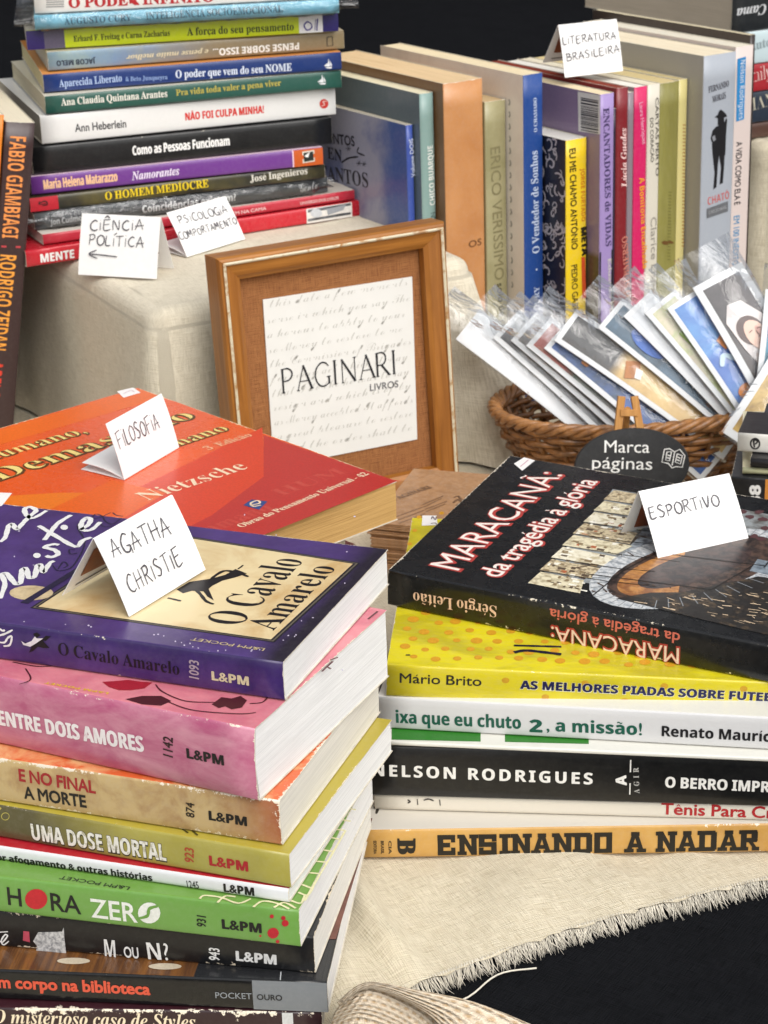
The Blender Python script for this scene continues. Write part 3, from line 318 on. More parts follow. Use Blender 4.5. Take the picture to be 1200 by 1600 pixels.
-3,-26,-35,-2,-5,0,-11,2,-5,3,-4,4,-3,11,-3,10,2,6,4,23,19,-5,5,-18,-16,-9,-4,-4,-1,0,5,17,23,6,11,2,12,-3,10,-6,6,-9,3,-10,-2,-9,-5,5,113,130,2,48,76,76,-8,1,-7,-1,-7,-2,-16,-6,-12,-10,-15,-18,-5,-12,0,-6,2,-12,4,-5,6,-4,12,-3,4,0,12,6,-25,-46,-1,-6,0,-12,2,-4,3,-5,5,-3,5,-2,7,-2,8,2,8,2,8,4,6,6,11,16,3,9,4,20,-2,18,26,22,-4,5,-32,-24,4,-18,-3,-18,-6,-16,-9,-12,-10,-6,-4,-1,-3,1,-2,2,-1,4,6,14,
69,123,-31,-2,-6,-9,-2,6,11,72,68,2,-1,2,-3,0,-2,-16,-34,-15,-16,-12,-6,-2,0,-1,2,0,5,34,50,5,114,102,1,30,34,78,-4,-16,-16,-14,4,-6,20,18,17,2,-20,-20,-7,-10,-3,-10,1,-10,2,-4,4,-4,5,-3,7,-2,6,-1,10,2,28,23,-4,5,-25,-20,-3,0,-2,1,0,5,24,34,2,8,0,3,-2,3,-8,6,-22,3,-4,1,-1,10,5,115,88,1,36,54,84,-2,0,-5,-2,-33,-34,4,-6,22,21,-6,-44,-4,-7,-5,-5,-9,-1,-3,2,2,0,9,10,-10,10,-7,-2,-4,-4,-1,-6,0,-4,2,-5,
8,-7,6,-2,12,0,15,4,17,10,15,14,-5,5,-12,-11,3,4,2,6,1,6,-2,10,-4,10,-8,14,1,4,3,5,0,3,5,116,110,1,24,94,110,18,32,-32,-2,-66,-92,4,-6,13,13,-17,-35,1,-8,1,-5,6,-7,10,-2,8,1,6,3,8,3,22,18,-5,5,-13,-12,-10,-6,-6,-2,-2,0,-2,2,50,92,20,0,2,8,5,117,148,1,32,77,77,-36,-2,-27,-27,4,-6,12,12,-16,-35,0,-8,2,-4,3,-3,4,-3,10,-3,7,2,14,5,6,5,7,6,6,-5,5,-7,4,-3,12,-3,12,3,28,22,-5,5,-21,-18,-5,-2,-3,2,36,67,
-36,-2,-30,-47,-18,-16,-4,-2,-4,2,0,6,5,118,118,2,44,56,76,-4,1,-36,-25,4,-4,12,11,-16,-31,-2,-9,2,-7,2,-4,4,-4,5,-3,7,-2,8,-1,13,2,7,3,20,15,17,3,13,10,-4,5,-7,-6,-7,-4,-6,-1,10,13,6,12,3,12,-1,8,-5,5,-3,1,-8,0,-4,-2,-8,-7,-4,-5,-5,-11,-1,-6,0,-10,7,-13,-11,-8,-10,-6,-10,-1,-4,1,-2,1,21,43,1,7,0,11,10,92,60,3,0,1,-2,0,-7,-4,-11,-11,-14,-1,1,-4,9,0,10,11,13,5,119,190,2,56,83,77,-36,-2,-30,-23,5,
-5,14,12,2,-4,-21,-26,-2,-5,-1,-5,4,-11,8,-8,15,-2,11,2,8,5,20,20,4,-15,9,-8,17,-4,8,1,14,4,8,4,14,11,11,2,9,4,10,7,-4,5,-17,-10,-3,-1,14,19,4,12,0,6,-1,8,-5,5,-3,1,-8,0,-4,-2,-8,-7,-3,-5,-6,-11,-1,-6,0,-10,7,-13,-6,-6,-21,-10,-8,1,-3,3,-1,4,1,4,34,59,-38,-2,-44,-60,-8,-6,-6,-2,-2,1,-1,1,1,6,10,164,60,2,0,2,-2,0,-7,-4,-11,-12,-14,-1,1,-4,9,1,10,10,13,5,120,113,1,57,94,76,-6,1,-6,-1,-4,-3,-4,-5,-8,
-15,-3,-9,-1,19,-5,10,-3,3,-3,0,-9,-3,-28,-25,6,-6,11,13,7,4,2,-2,0,-3,-5,-20,-6,-10,-11,-12,-2,6,-3,2,-5,1,-6,-1,-2,-2,-4,-8,2,-7,4,-3,5,-2,10,3,9,9,12,20,3,-16,3,-6,6,-4,5,-3,7,-1,6,0,5,2,11,8,16,13,-6,5,-20,-17,-6,-2,-2,1,-2,2,0,12,4,17,2,9,9,14,1,-5,4,-3,5,-1,5,1,6,10,-2,6,5,121,144,2,48,62,75,-7,2,-42,-29,5,-6,14,14,6,3,0,-5,-18,-38,1,-5,2,-4,3,-4,4,-3,11,-2,9,2,11,8,12,12,-12,-21,-30,-12,
-14,-7,-11,-8,-9,-9,-5,-9,-2,-10,0,-4,2,-6,4,-4,4,-3,14,-3,12,2,12,6,12,8,5,5,38,55,11,6,12,8,12,9,-4,5,-25,-17,37,66,-33,-3,-43,-60,-8,-6,-6,-2,0,2,21,42,1,5,1,6,-2,9,12,42,-16,16,6,-26,-44,-6,-8,-7,-5,-5,-2,-4,1,-6,5,-1,5,1,9,6,9,18,16,5,122,109,2,53,98,76,-31,-32,-12,0,9,13,2,8,0,3,-4,6,-8,3,-38,-29,5,-6,15,10,2,-10,6,-4,18,-2,-21,-12,-18,-4,-3,-2,-3,-2,-1,-3,2,-3,4,-2,8,-1,8,1,8,3,7,5,3,-4,0,
-4,-1,-6,-49,-27,-15,-16,-5,-9,-2,-10,0,-4,4,-6,4,-3,10,-3,10,2,10,4,18,10,15,13,11,14,5,7,5,14,1,10,-1,8,20,17,-5,5,-19,-17,-14,11,11,14,30,28,2,5,-1,5,9,52,-6,-31,-46,-15,-14,-6,-2,-5,1,-3,5,2,10,4,9,15,15,4,72,194,1,50,100,173,-68,0,-2,-5,14,-3,4,-5,-34,-138,-6,-12,-6,-3,-8,-2,-6,0,0,-5,68,0,2,5,-14,3,-3,2,-1,3,94,73,2,-2,-16,-62,-4,-8,-16,-9,-5,0,-1,-5,68,0,2,5,-14,3,-3,2,-1,3,32,133,6,14,3,4,
4,2,5,2,9,0,1,5,-68,0,-2,-5,11,-2,3,-1,4,-5,1,-8,-13,-50,-80,-4,-1,6,14,50,3,6,4,4,4,2,6,2,8,0,4,120,104,1,44,38,117,-2,1,-19,-5,-17,-3,-1,-4,11,0,4,0,6,-3,6,-11,8,-37,-27,-36,-4,-3,-14,3,-12,-11,3,-8,2,-1,6,-1,10,2,10,8,10,12,17,25,9,-39,6,-7,3,-1,5,-1,10,3,12,11,12,17,-3,4,-8,-10,-7,-7,-5,-2,-5,2,-14,53,25,32,19,-2,6,4,0,6,-1,5,-3,3,-7,2,-5,-1,-35,-40,-7,33,2,50,140,1,43,82,180,-17,1,-12,-1,-19,
-4,-14,-7,-8,-11,-2,-5,0,-14,4,-6,4,-5,7,-3,8,-2,9,-1,2,24,3,9,4,6,6,3,8,2,10,-3,4,-4,3,-5,2,-16,-1,-16,-5,-15,-4,-8,-18,-25,-47,-48,0,-26,118,0,1,52,-14,0,-4,-12,-2,-4,-4,-4,-8,-4,-64,0,38,34,49,60,3,18,-2,12,-4,10,-8,8,-12,6,2,51,140,1,78,81,180,-17,1,-16,-1,-14,-3,-11,-5,-8,-7,-5,-7,-1,-8,1,-8,3,-6,5,-4,6,-2,8,-2,10,-1,4,29,7,8,10,2,7,-1,4,-3,4,-4,4,-6,2,-15,-1,-11,-3,-8,-4,-8,-6,-6,-8,-3,-26,
-1,0,-16,26,0,10,-4,8,-4,6,-8,2,-8,2,-8,0,-9,-2,-7,-6,-12,-8,-6,-4,-2,-11,-1,-9,1,-7,2,-7,5,-4,6,-3,8,-1,10,-10,-2,-4,-3,-6,-8,0,-12,4,-9,5,-5,6,-3,16,-5,22,-2,17,0,16,4,14,8,6,4,4,6,8,14,2,18,0,8,-3,8,-3,7,-12,10,-26,11,10,4,9,5,8,7,6,8,4,10,1,10,-2,12,-5,10,-9,8,-11,6,2,52,140,2,22,74,178,-70,-116,0,-16,68,0,0,-22,-2,-4,-4,-4,-4,-2,-4,0,-13,0,0,-14,88,0,0,14,-9,0,-9,2,-3,4,-2,4,-1,22,26,0,0,17,
-26,0,0,115,3,74,155,-2,-92,-51,0,2,65,162,2,23,84,174,-7,0,-59,-146,-6,-13,-6,-6,-10,-2,0,-7,52,0,0,7,-12,1,-6,4,8,38,56,0,12,-33,-2,-5,-8,-4,-10,-1,0,-7,79,0,0,7,-5,1,-4,2,-10,14,3,42,60,24,59,24,-59,2,66,165,3,28,82,170,-76,0,0,-6,10,-2,6,-2,4,-6,2,-16,0,-116,-2,-6,-2,-4,-4,-3,-14,-3,0,-6,82,0,20,2,17,4,13,7,10,9,6,12,2,15,-6,20,-16,14,-27,9,23,8,13,12,5,18,-8,22,-22,13,15,80,162,9,-2,7,-2,4,
-4,4,-7,2,-8,0,-11,-1,-11,-3,-9,-4,-6,-6,-5,-10,-3,-14,0,0,61,4,5,16,68,86,18,-1,10,-3,7,-4,5,-8,3,-10,1,-12,0,-12,-3,-10,-3,-8,-6,-5,-8,-3,-10,-1,-8,1,-5,5,-1,4,2,67,174,1,50,108,172,-12,2,-16,-2,-14,-4,-14,-6,-12,-8,-11,-11,-8,-13,-7,-14,-3,-14,-1,-17,1,-17,3,-15,7,-14,8,-13,10,-10,12,-8,13,-7,16,-3,16,-2,28,4,23,12,19,21,-6,7,-8,-10,-10,-8,-8,-6,-10,-4,-10,-2,-10,-1,-28,8,-17,25,-5,42,4,45,16,
27,25,9,12,-1,11,-5,10,-7,10,-10,8,-13,6,-14,6,0,0,59,-6,0,-2,-7,-4,-3,-6,-2,-2,0,-20,7,2,68,184,2,21,82,170,-76,0,0,-6,12,-3,4,-3,4,-4,2,-14,-1,-120,-3,-9,-4,-3,-12,-2,0,-6,77,0,49,10,30,28,10,47,-2,25,-8,21,-13,17,-18,12,-23,7,16,78,161,5,1,27,-9,15,-25,5,-42,-1,-24,-3,-20,-7,-14,-9,-10,-12,-7,-15,-2,-10,1,-3,2,-2,8,0,130,2,8,2,69,164,1,52,148,170,-142,0,0,-6,13,-3,4,-3,3,-4,2,-7,0,-118,0,-8,-2,
-6,-2,-4,-5,-3,-13,-2,0,-6,144,0,10,54,-7,0,-9,-19,-6,-7,-6,-6,-8,-4,-16,-6,-10,-2,-18,0,-6,2,-2,1,-2,3,-2,9,0,58,16,-1,10,-6,4,-4,4,-4,4,-14,1,-10,7,0,0,84,-6,0,-7,-21,-5,-7,-6,-4,-8,-4,-14,0,4,66,14,2,17,0,13,-4,10,-4,8,-8,6,-11,3,-14,5,0,2,70,150,1,46,146,170,-140,0,0,-6,13,-4,4,-2,3,-4,2,-14,0,-117,-2,-6,-2,-5,-4,-2,-6,-2,-8,-2,0,-6,90,0,0,6,-14,2,-8,2,-2,3,-4,7,0,64,12,-2,9,-2,7,-6,4,-6,4,
-11,2,-13,6,0,0,85,-6,0,-2,-12,-4,-9,-4,-8,-7,-4,-8,-3,-13,-1,1,65,3,3,25,0,19,-4,6,-2,6,-5,4,-5,6,-16,2,-9,6,0,2,71,189,1,60,109,172,-13,2,-16,-2,-14,-4,-14,-6,-12,-8,-10,-11,-8,-12,-7,-14,-3,-15,-2,-16,2,-18,3,-16,7,-14,8,-12,10,-10,12,-8,15,-7,15,-3,18,-2,22,2,22,4,22,9,0,37,2,12,2,4,4,2,12,2,0,6,-84,0,0,-6,16,-2,4,-2,4,-4,1,-6,0,-34,-2,-6,-3,-4,-4,-3,-7,-1,-9,-1,-14,2,-12,7,-9,11,-7,16,-4,19,
-2,25,6,45,14,26,26,9,8,-1,14,-6,8,-4,12,-13,10,-17,4,-10,7,0,0,60,-7,0,-9,-12,2,72,195,1,51,90,170,-84,0,0,-6,8,-2,9,-4,3,-4,2,-13,0,-119,-2,-6,-2,-4,-4,-3,-14,-3,0,-6,84,0,0,6,-14,3,-4,3,-2,4,-2,14,0,52,60,0,0,-52,-3,-14,-3,-4,-4,-3,-13,-3,0,-6,84,0,0,6,-8,2,-5,2,-4,2,-3,4,-1,6,0,126,1,6,3,4,4,2,13,4,0,6,-84,0,0,-6,15,-3,2,-1,4,-6,2,-13,0,-47,-60,0,2,60,3,6,17,4,2,73,97,1,24,91,170,-86,0,0,-6,9,
-2,10,-3,2,-3,2,-5,0,-7,0,-123,-2,-5,-3,-4,-11,-4,-7,-2,0,-6,87,0,0,6,-18,6,-2,2,-4,10,0,127,2,5,3,3,4,2,14,3,2,74,123,1,35,117,170,-87,0,0,-6,12,-2,7,-4,3,-2,3,-13,0,-135,-1,-13,-2,-5,-4,-2,-4,-2,-5,-1,-6,1,-3,2,-2,4,6,18,-2,10,-6,6,-10,2,-8,-2,-7,-7,-3,-11,3,-11,7,-10,11,-7,7,-2,14,-2,31,6,18,19,6,32,1,120,4,5,3,2,14,4,2,76,159,1,27,93,170,-87,0,0,-6,13,-3,4,-3,3,-4,2,-13,0,-119,-2,-6,-2,-4,-4,
-3,-14,-3,0,-6,144,0,9,58,-7,0,-4,-12,-10,-16,-13,-12,-17,-6,-10,-1,-24,1,-4,3,-2,137,4,6,2,2,19,4,2,77,236,1,41,69,170,-63,0,0,-6,16,-4,4,-5,2,-7,0,-126,-5,-10,-5,-3,-12,-3,0,-6,57,0,0,6,-8,1,-6,1,-5,3,-2,4,-2,7,0,123,60,-145,8,0,62,148,0,-117,-2,-15,-4,-5,-16,-5,0,-6,82,0,0,6,-14,2,-4,4,-4,14,0,115,1,7,1,6,3,4,4,2,13,4,0,6,-62,0,-50,-117,2,78,184,1,31,58,170,-51,0,0,-6,7,-2,14,-18,0,-114,-5,-20,
-16,-4,0,-6,55,0,0,6,-14,3,-4,3,-2,4,-2,6,0,108,110,-134,7,0,1,152,1,6,3,4,3,3,13,3,0,6,-54,0,0,-6,10,-2,8,-5,2,-3,2,-8,0,-83,2,79,196,2,33,111,173,-25,0,-12,-3,-10,-3,-20,-11,-16,-16,-6,-10,-9,-22,-2,-11,0,-25,2,-11,9,-21,6,-10,7,-8,9,-8,8,-6,22,-9,11,-3,25,0,11,3,21,9,10,6,8,8,14,18,5,10,6,22,0,25,-3,12,-3,11,-11,20,-8,8,-17,14,-10,5,18,73,156,24,9,13,-3,10,-6,10,-12,6,-15,4,-20,1,-24,-5,-45,
-14,-26,-24,-10,-12,3,-11,7,-9,11,-6,16,-4,19,-2,25,5,45,2,80,156,2,34,6,170,0,-6,8,-2,9,-4,3,-4,2,-13,0,-119,-2,-6,-2,-4,-4,-3,-14,-3,0,-6,84,0,0,6,-14,3,-4,3,-2,4,-2,14,0,46,22,0,19,2,15,4,12,8,9,9,5,11,2,14,0,8,-3,8,-4,8,-5,6,-7,6,-8,4,-11,3,-15,2,16,80,160,10,0,7,-4,5,-4,4,-8,2,-10,1,-12,-1,-12,-2,-9,-5,-7,-6,-4,-9,-4,-18,0,0,66,2,6,2,2,2,81,196,2,40,111,173,-25,0,-22,-6,-20,-11,-16,-16,-6,
-10,-9,-22,-2,-11,0,-25,3,-12,4,-12,5,-11,7,-9,8,-10,9,-7,11,-7,12,-4,16,-24,24,-14,31,-5,14,1,15,3,14,5,-1,6,-17,-2,-18,4,-14,10,-11,16,18,8,15,10,13,14,9,16,6,18,2,19,-1,12,-6,23,-11,20,-8,8,-17,14,-10,5,18,73,156,24,9,13,-3,10,-6,10,-12,6,-15,4,-20,2,-24,-6,-45,-14,-26,-23,-10,-13,3,-11,7,-9,11,-6,16,-4,19,-2,25,5,45,2,82,176,2,33,81,170,-75,0,0,-6,8,-2,9,-4,3,-4,2,-13,0,-119,-2,-6,-2,-4,-4,-3,
-14,-3,0,-6,84,0,0,6,-14,3,-4,3,-2,4,-2,14,0,49,7,0,51,-79,53,0,0,6,-61,78,20,8,13,14,5,18,-3,14,-6,12,-10,8,-15,6,-18,4,14,84,160,16,-4,10,-12,3,-19,-1,-12,-3,-9,-5,-8,-7,-5,-9,-3,-20,-1,0,63,1,4,1,4,4,1,2,83,145,1,66,74,174,-14,-1,-17,-5,-13,-11,-5,-7,-6,-17,-1,-9,2,-12,3,-10,5,-8,8,-8,24,-15,24,-11,11,-8,7,-8,2,-10,-1,-8,-3,-7,-4,-5,-6,-5,-8,-3,-8,0,-13,1,-11,5,-8,6,-8,11,-6,13,-4,17,-8,0,0,
-63,7,0,6,8,43,-8,22,3,10,4,9,5,7,6,6,8,4,8,3,10,1,10,0,7,-4,13,-6,12,-6,5,-14,10,-48,24,-8,9,-3,6,-1,6,2,6,2,6,4,5,6,3,6,3,15,0,7,-2,12,-8,12,-11,8,-16,2,-9,6,0,0,55,-6,0,-2,-5,-2,-3,2,84,158,1,26,4,170,0,-52,7,0,2,13,5,11,6,8,9,6,11,4,14,2,0,-140,-5,-10,-5,-4,-14,-2,0,-6,88,0,0,6,-15,2,-4,4,-3,4,-2,6,0,140,26,-6,16,-14,6,-24,7,0,0,52,2,85,184,1,44,90,170,-84,0,0,-6,7,-2,5,-2,4,-2,3,-4,3,-13,0,
-83,1,-20,5,-16,8,-12,13,-8,17,-5,20,-2,20,2,17,5,13,10,8,14,6,18,2,24,0,80,3,9,3,3,12,4,0,6,-54,0,0,-6,15,-4,4,-2,3,-4,2,-6,0,-88,-5,-29,-15,-17,-24,-6,-11,2,-9,3,-6,6,-5,9,-3,10,1,116,3,6,18,4,2,86,159,1,23,78,170,-84,0,0,-6,6,-2,8,-6,71,-161,7,0,60,155,6,9,4,3,8,2,0,6,-52,0,0,-6,15,-3,3,-2,2,-7,-36,-98,-39,96,1,6,1,3,3,2,16,3,2,89,158,1,36,77,170,-82,0,0,-7,11,-3,7,-8,47,-86,0,-36,-2,-14,-2,-4,
-4,-3,-14,-3,0,-6,84,0,0,6,-14,3,-4,3,-2,4,-2,14,0,46,42,70,7,9,7,5,8,3,0,7,-54,0,0,-7,12,-1,6,-4,2,-6,-3,-10,-35,-58,-34,71,0,3,4,3,6,2,9,0,2,90,164,1,24,22,170,-6,-52,7,0,3,10,9,16,5,5,6,5,6,2,8,2,43,2,-95,-156,0,-4,144,0,6,61,-6,0,-6,-16,-7,-13,-9,-9,-11,-7,-14,-4,-16,-1,-32,0,95,154,0,5,2,97,128,2,54,76,118,-16,0,-9,0,-15,-4,-13,-6,-8,-9,-2,-5,-1,-11,2,-4,2,-3,4,-3,9,-2,5,1,7,3,3,3,2,8,0,3,-7,
11,1,6,6,3,9,1,11,-2,6,-6,2,-6,0,-25,-21,-7,-17,-6,-12,-8,-10,-7,-4,-9,-2,-10,0,-8,3,-6,4,-6,5,-4,8,-2,8,-2,14,2,12,6,12,9,4,-9,6,-6,11,-2,9,2,10,4,8,8,-2,6,-5,-3,-5,1,-1,64,-1,13,-4,10,-6,8,-9,5,9,58,56,16,7,0,-39,-12,-10,-6,-2,-6,2,-4,7,-2,10,4,15,2,98,134,2,32,52,170,-49,0,0,-6,9,-2,2,-2,1,-4,1,-12,0,-148,4,0,19,14,11,-8,10,-4,12,-2,10,1,10,3,8,5,8,6,7,8,5,9,4,10,2,12,2,12,-2,10,-4,20,-10,14,
-6,6,-8,4,-8,2,-8,0,-12,-1,-10,-5,-8,-8,18,65,104,3,0,8,-1,6,-3,4,-6,3,-9,3,-25,-3,-31,-3,-11,-4,-7,-6,-5,-8,0,-9,2,-5,6,-2,12,0,64,3,8,6,4,2,99,109,1,47,76,118,-11,1,-11,-1,-10,-3,-8,-5,-8,-6,-8,-7,-5,-9,-5,-10,-2,-10,0,-23,2,-11,4,-8,5,-9,6,-7,15,-10,9,-3,9,-1,18,3,16,9,14,14,-5,5,-8,-7,-9,-4,-8,-2,-10,2,-8,4,-7,8,-5,12,-3,13,-1,17,2,22,7,14,12,4,6,0,3,-4,2,-22,6,-6,8,-2,4,0,7,4,3,3,2,9,-2,7,-3,
7,-6,5,-7,5,2,100,138,2,34,119,170,-53,0,0,-6,10,-2,3,-2,3,-6,1,-50,-8,8,-10,5,-11,1,-8,0,-8,-3,-14,-11,-6,-7,-4,-9,-4,-10,-2,-11,0,-23,2,-10,3,-9,9,-15,14,-10,8,-3,8,-1,12,2,11,6,8,10,0,-18,18,4,16,3,15,1,0,6,-9,3,-3,5,19,58,103,7,1,4,0,8,-4,3,-2,3,-8,0,-62,-5,-9,-6,-7,-8,-2,-7,2,-5,4,-4,6,-2,9,-2,11,0,30,2,12,2,9,4,7,2,101,112,2,32,72,117,-14,1,-9,0,-9,-3,-8,-4,-7,-6,-6,-7,-5,-8,-6,-20,0,-24,2,
-10,8,-19,6,-7,8,-6,8,-4,8,-3,10,-1,18,4,16,10,14,17,-6,5,-8,-9,-8,-5,-10,-2,-16,5,-11,15,-3,26,62,0,-2,18,-4,14,-8,10,-9,8,9,60,110,5,0,4,-3,3,-4,2,-5,1,-26,-31,0,1,23,5,11,2,102,80,1,42,74,172,-9,1,-13,-1,-12,-4,-8,-6,-7,-8,-4,-10,-1,-12,0,-16,-14,0,0,-13,14,0,-5,-95,-9,-2,0,-6,68,0,0,6,-12,2,-6,4,-1,12,0,79,21,0,0,13,-21,0,0,35,2,9,2,3,8,2,6,-2,-4,-14,0,-7,1,-4,6,-4,4,-2,8,0,6,4,4,8,0,5,-1,6,
-3,6,-4,5,-8,4,2,103,122,3,57,68,118,-19,0,-9,-2,-8,-2,-12,-9,-9,-11,-2,-8,-1,-7,4,-16,10,-13,16,-9,-16,-9,-6,-4,-4,-6,-2,-5,-1,-5,1,-8,6,-8,10,-6,-12,-4,-6,-6,-2,-8,0,-6,5,-6,7,-6,10,-3,12,-3,14,0,20,1,15,3,13,6,8,8,6,9,2,11,-2,14,-4,5,-4,4,-5,3,-15,5,-44,2,-5,3,-1,4,2,6,8,6,24,1,8,1,7,3,11,8,8,11,2,6,0,8,0,8,-4,8,-4,8,18,0,0,14,-31,0,20,58,110,6,0,4,-3,3,-4,2,-7,1,-18,-1,-18,-2,-6,-3,-4,-4,-3,
-6,-1,-5,1,-4,3,-3,4,-2,6,-2,18,2,18,2,7,3,4,4,3,15,36,-13,47,0,10,-3,5,-4,0,-4,-4,-11,-13,-6,-21,-3,-10,2,-8,1,-6,3,-5,3,-3,4,0,9,3,5,2,104,142,1,42,55,170,-48,0,0,-6,8,-2,2,-2,1,-3,2,-9,0,-127,-2,-9,-4,-4,-7,-2,0,-6,60,0,0,6,-7,2,-4,4,-1,9,0,67,6,7,7,5,8,1,4,-1,3,-1,3,-3,2,-9,0,-66,-2,-9,-3,-4,-7,-2,0,-6,60,0,0,6,-8,2,-4,4,-1,9,0,58,-3,22,-12,13,-18,4,-13,-2,-12,-6,-10,-10,2,105,74,2,17,42,172,
-10,0,-8,-5,-3,-4,-1,-5,0,-10,1,-4,3,-4,4,-3,4,-1,10,0,5,1,4,3,3,4,2,10,-2,9,-3,4,18,56,116,-48,0,0,-6,4,-1,6,-3,2,-7,0,-78,-2,-9,-1,-2,-6,-4,-4,0,0,-6,60,0,0,6,-5,0,-2,2,-2,2,-2,6,2,108,74,1,18,56,170,-48,0,0,-6,4,-1,6,-3,2,-7,0,-132,-2,-9,-1,-2,-6,-4,-4,0,0,-6,60,0,0,6,-5,0,-2,2,-2,2,-2,6,2,109,206,1,66,103,116,-15,2,-12,-2,-12,-6,-10,-12,0,18,-47,0,0,-6,8,-2,3,-5,2,-9,0,-73,-2,-9,-4,-4,-7,-2,0,
-6,59,0,0,6,-7,2,-3,4,-2,9,0,67,6,7,7,5,7,1,4,-1,4,-2,2,-2,2,-4,0,-11,0,-60,-2,-11,-6,-4,-4,0,0,-6,58,0,0,6,-7,2,-2,2,-2,6,0,72,6,8,7,4,6,1,5,-1,3,-1,2,-3,2,-9,0,-66,0,-9,-4,-4,-8,-2,0,-6,60,0,0,6,-8,2,-4,4,0,9,0,58,-4,22,-10,13,-18,4,-14,-2,-12,-7,-10,-11,-6,11,2,110,142,1,41,108,114,-18,4,-13,-2,-12,-6,-10,-10,0,16,-48,0,0,-6,8,-2,3,-5,2,-9,0,-73,-2,-9,-4,-4,-7,-2,0,-6,60,0,0,6,-7,2,-4,4,-1,9,0,
67,6,7,7,5,8,1,4,-1,3,-1,3,-3,2,-9,0,-66,-2,-9,-3,-4,-7,-2,0,-6,60,0,0,6,-8,2,-4,4,-1,9,0,58,-3,22,2,111,126,2,36,73,118,-11,0,-10,0,-10,-3,-8,-5,-8,-6,-6,-6,-6,-9,-4,-10,-2,-11,-1,-10,1,-12,2,-10,4,-10,6,-8,6,-8,8,-6,8,-4,10,-3,11,-1,10,1,9,3,10,4,7,6,7,7,5,9,4,9,2,11,1,12,-1,11,-2,11,-4,10,-5,8,-7,7,-7,6,-10,4,19,56,110,7,2,6,-2,5,-4,4,-5,2,-9,2,-15,0,-19,-4,-44,-4,-5,-5,-3,-6,-2,-7,2,-4,3,-6,9,
-2,59,2,14,2,10,3,5,2,112,138,2,35,94,118,-8,1,-14,-3,-10,-6,-8,-12,0,18,-46,0,0,-6,4,-1,6,-3,2,-16,-1,-128,-6,-7,-7,-1,0,-6,68,0,0,6,-12,2,-7,56,9,-8,9,-6,11,-2,9,1,8,3,7,4,7,6,5,8,4,9,6,21,0,12,-2,20,-8,18,-5,7,-6,6,-7,5,17,67,102,7,2,7,-2,5,-4,4,-6,4,-20,0,-29,-2,-11,-3,-10,-4,-6,-5,-4,-7,-2,-7,2,-6,5,-5,9,0,62,5,8,2,113,136,2,33,119,120,-4,0,-19,-15,-11,7,-11,5,-10,2,-11,-1,-9,-3,-10,-5,-14,
-14,-10,-19,-2,-23,0,-11,2,-10,4,-9,4,-8,5,-7,13,-9,17,-4,11,2,10,5,10,8,-1,-47,-3,-6,-4,-2,-11,-2,0,-6,67,0,0,6,-5,0,-5,4,-2,2,-1,9,17,59,108,8,2,9,-2,6,-7,2,-11,0,-65,-4,-7,-6,-6,-8,-1,-7,1,-6,4,-5,6,-4,22,0,30,2,13,3,11,4,6,2,114,107,1,39,93,118,-12,0,-11,-6,-6,-5,-10,-13,0,22,-46,0,0,-6,7,-2,3,-2,0,-2,2,-10,0,-73,-2,-9,-1,-2,-6,-4,-4,0,0,-6,67,0,0,6,-12,2,-3,2,-2,2,-1,4,0,62,2,7,2,5,7,6,3,1,3,
-1,12,-12,3,-1,8,1,4,1,6,5,2,9,-2,10,-4,4,-4,3,2,115,108,1,54,52,119,-10,-1,-10,-4,-8,-6,-6,-8,-3,-8,-1,-10,0,-7,2,-6,10,-11,40,-24,4,-6,2,-6,-1,-5,-1,-4,-8,-5,-10,-2,-7,0,-7,4,-6,4,-5,7,-5,9,-2,10,-6,0,0,-44,5,0,2,4,3,2,4,2,21,-7,7,-1,12,2,9,3,8,6,6,7,3,10,2,12,-1,8,-5,12,-11,10,-39,24,-1,6,2,8,5,4,10,2,6,0,11,-7,5,-5,4,-7,3,-9,6,0,0,37,-5,0,-4,-5,2,116,85,1,25,54,158,-6,0,-15,-20,-25,-26,0,-8,
10,0,0,-78,0,-9,3,-7,3,-6,6,-4,7,-2,9,-2,16,4,12,9,9,15,-6,4,-5,-8,-4,-4,-6,-1,-5,1,-3,88,24,0,0,12,-24,0,2,117,140,1,38,53,116,-49,0,0,-6,8,-2,4,-6,1,-10,0,-56,1,-12,2,-10,4,-8,6,-6,8,-2,11,-2,14,2,7,4,10,8,5,5,0,-19,18,5,17,3,14,1,0,6,-8,2,-4,4,-2,9,0,90,-50,0,0,-6,6,-1,6,-3,2,-4,1,-10,0,-68,-5,-6,-7,-4,-11,0,-6,3,-3,7,2,118,114,1,21,61,116,-62,0,0,-6,7,-3,8,-15,39,-96,7,0,39,100,5,8,2,2,8,4,0,
6,-38,0,0,-6,8,-2,4,-2,2,-4,-21,-56,-20,60,3,3,9,1,2,120,119,1,39,63,116,-61,0,0,-6,4,-2,6,-4,34,-53,-23,-30,-7,-7,-7,-6,-7,-2,0,-6,42,0,0,6,-8,0,-4,2,0,5,2,6,18,23,15,-24,2,-6,-1,-4,-10,-2,0,-6,61,0,0,6,-3,0,-42,62,28,34,6,6,8,2,0,6,-41,0,0,-6,13,-6,-20,-28,-16,26,2,5,3,2,6,1,2,121,112,1,39,60,116,-62,0,0,-6,6,-2,48,-110,-14,-30,-3,-4,-5,0,-2,1,0,11,-2,3,-2,3,-6,3,-9,-1,-4,-1,-5,-7,-2,-7,0,-6,2,
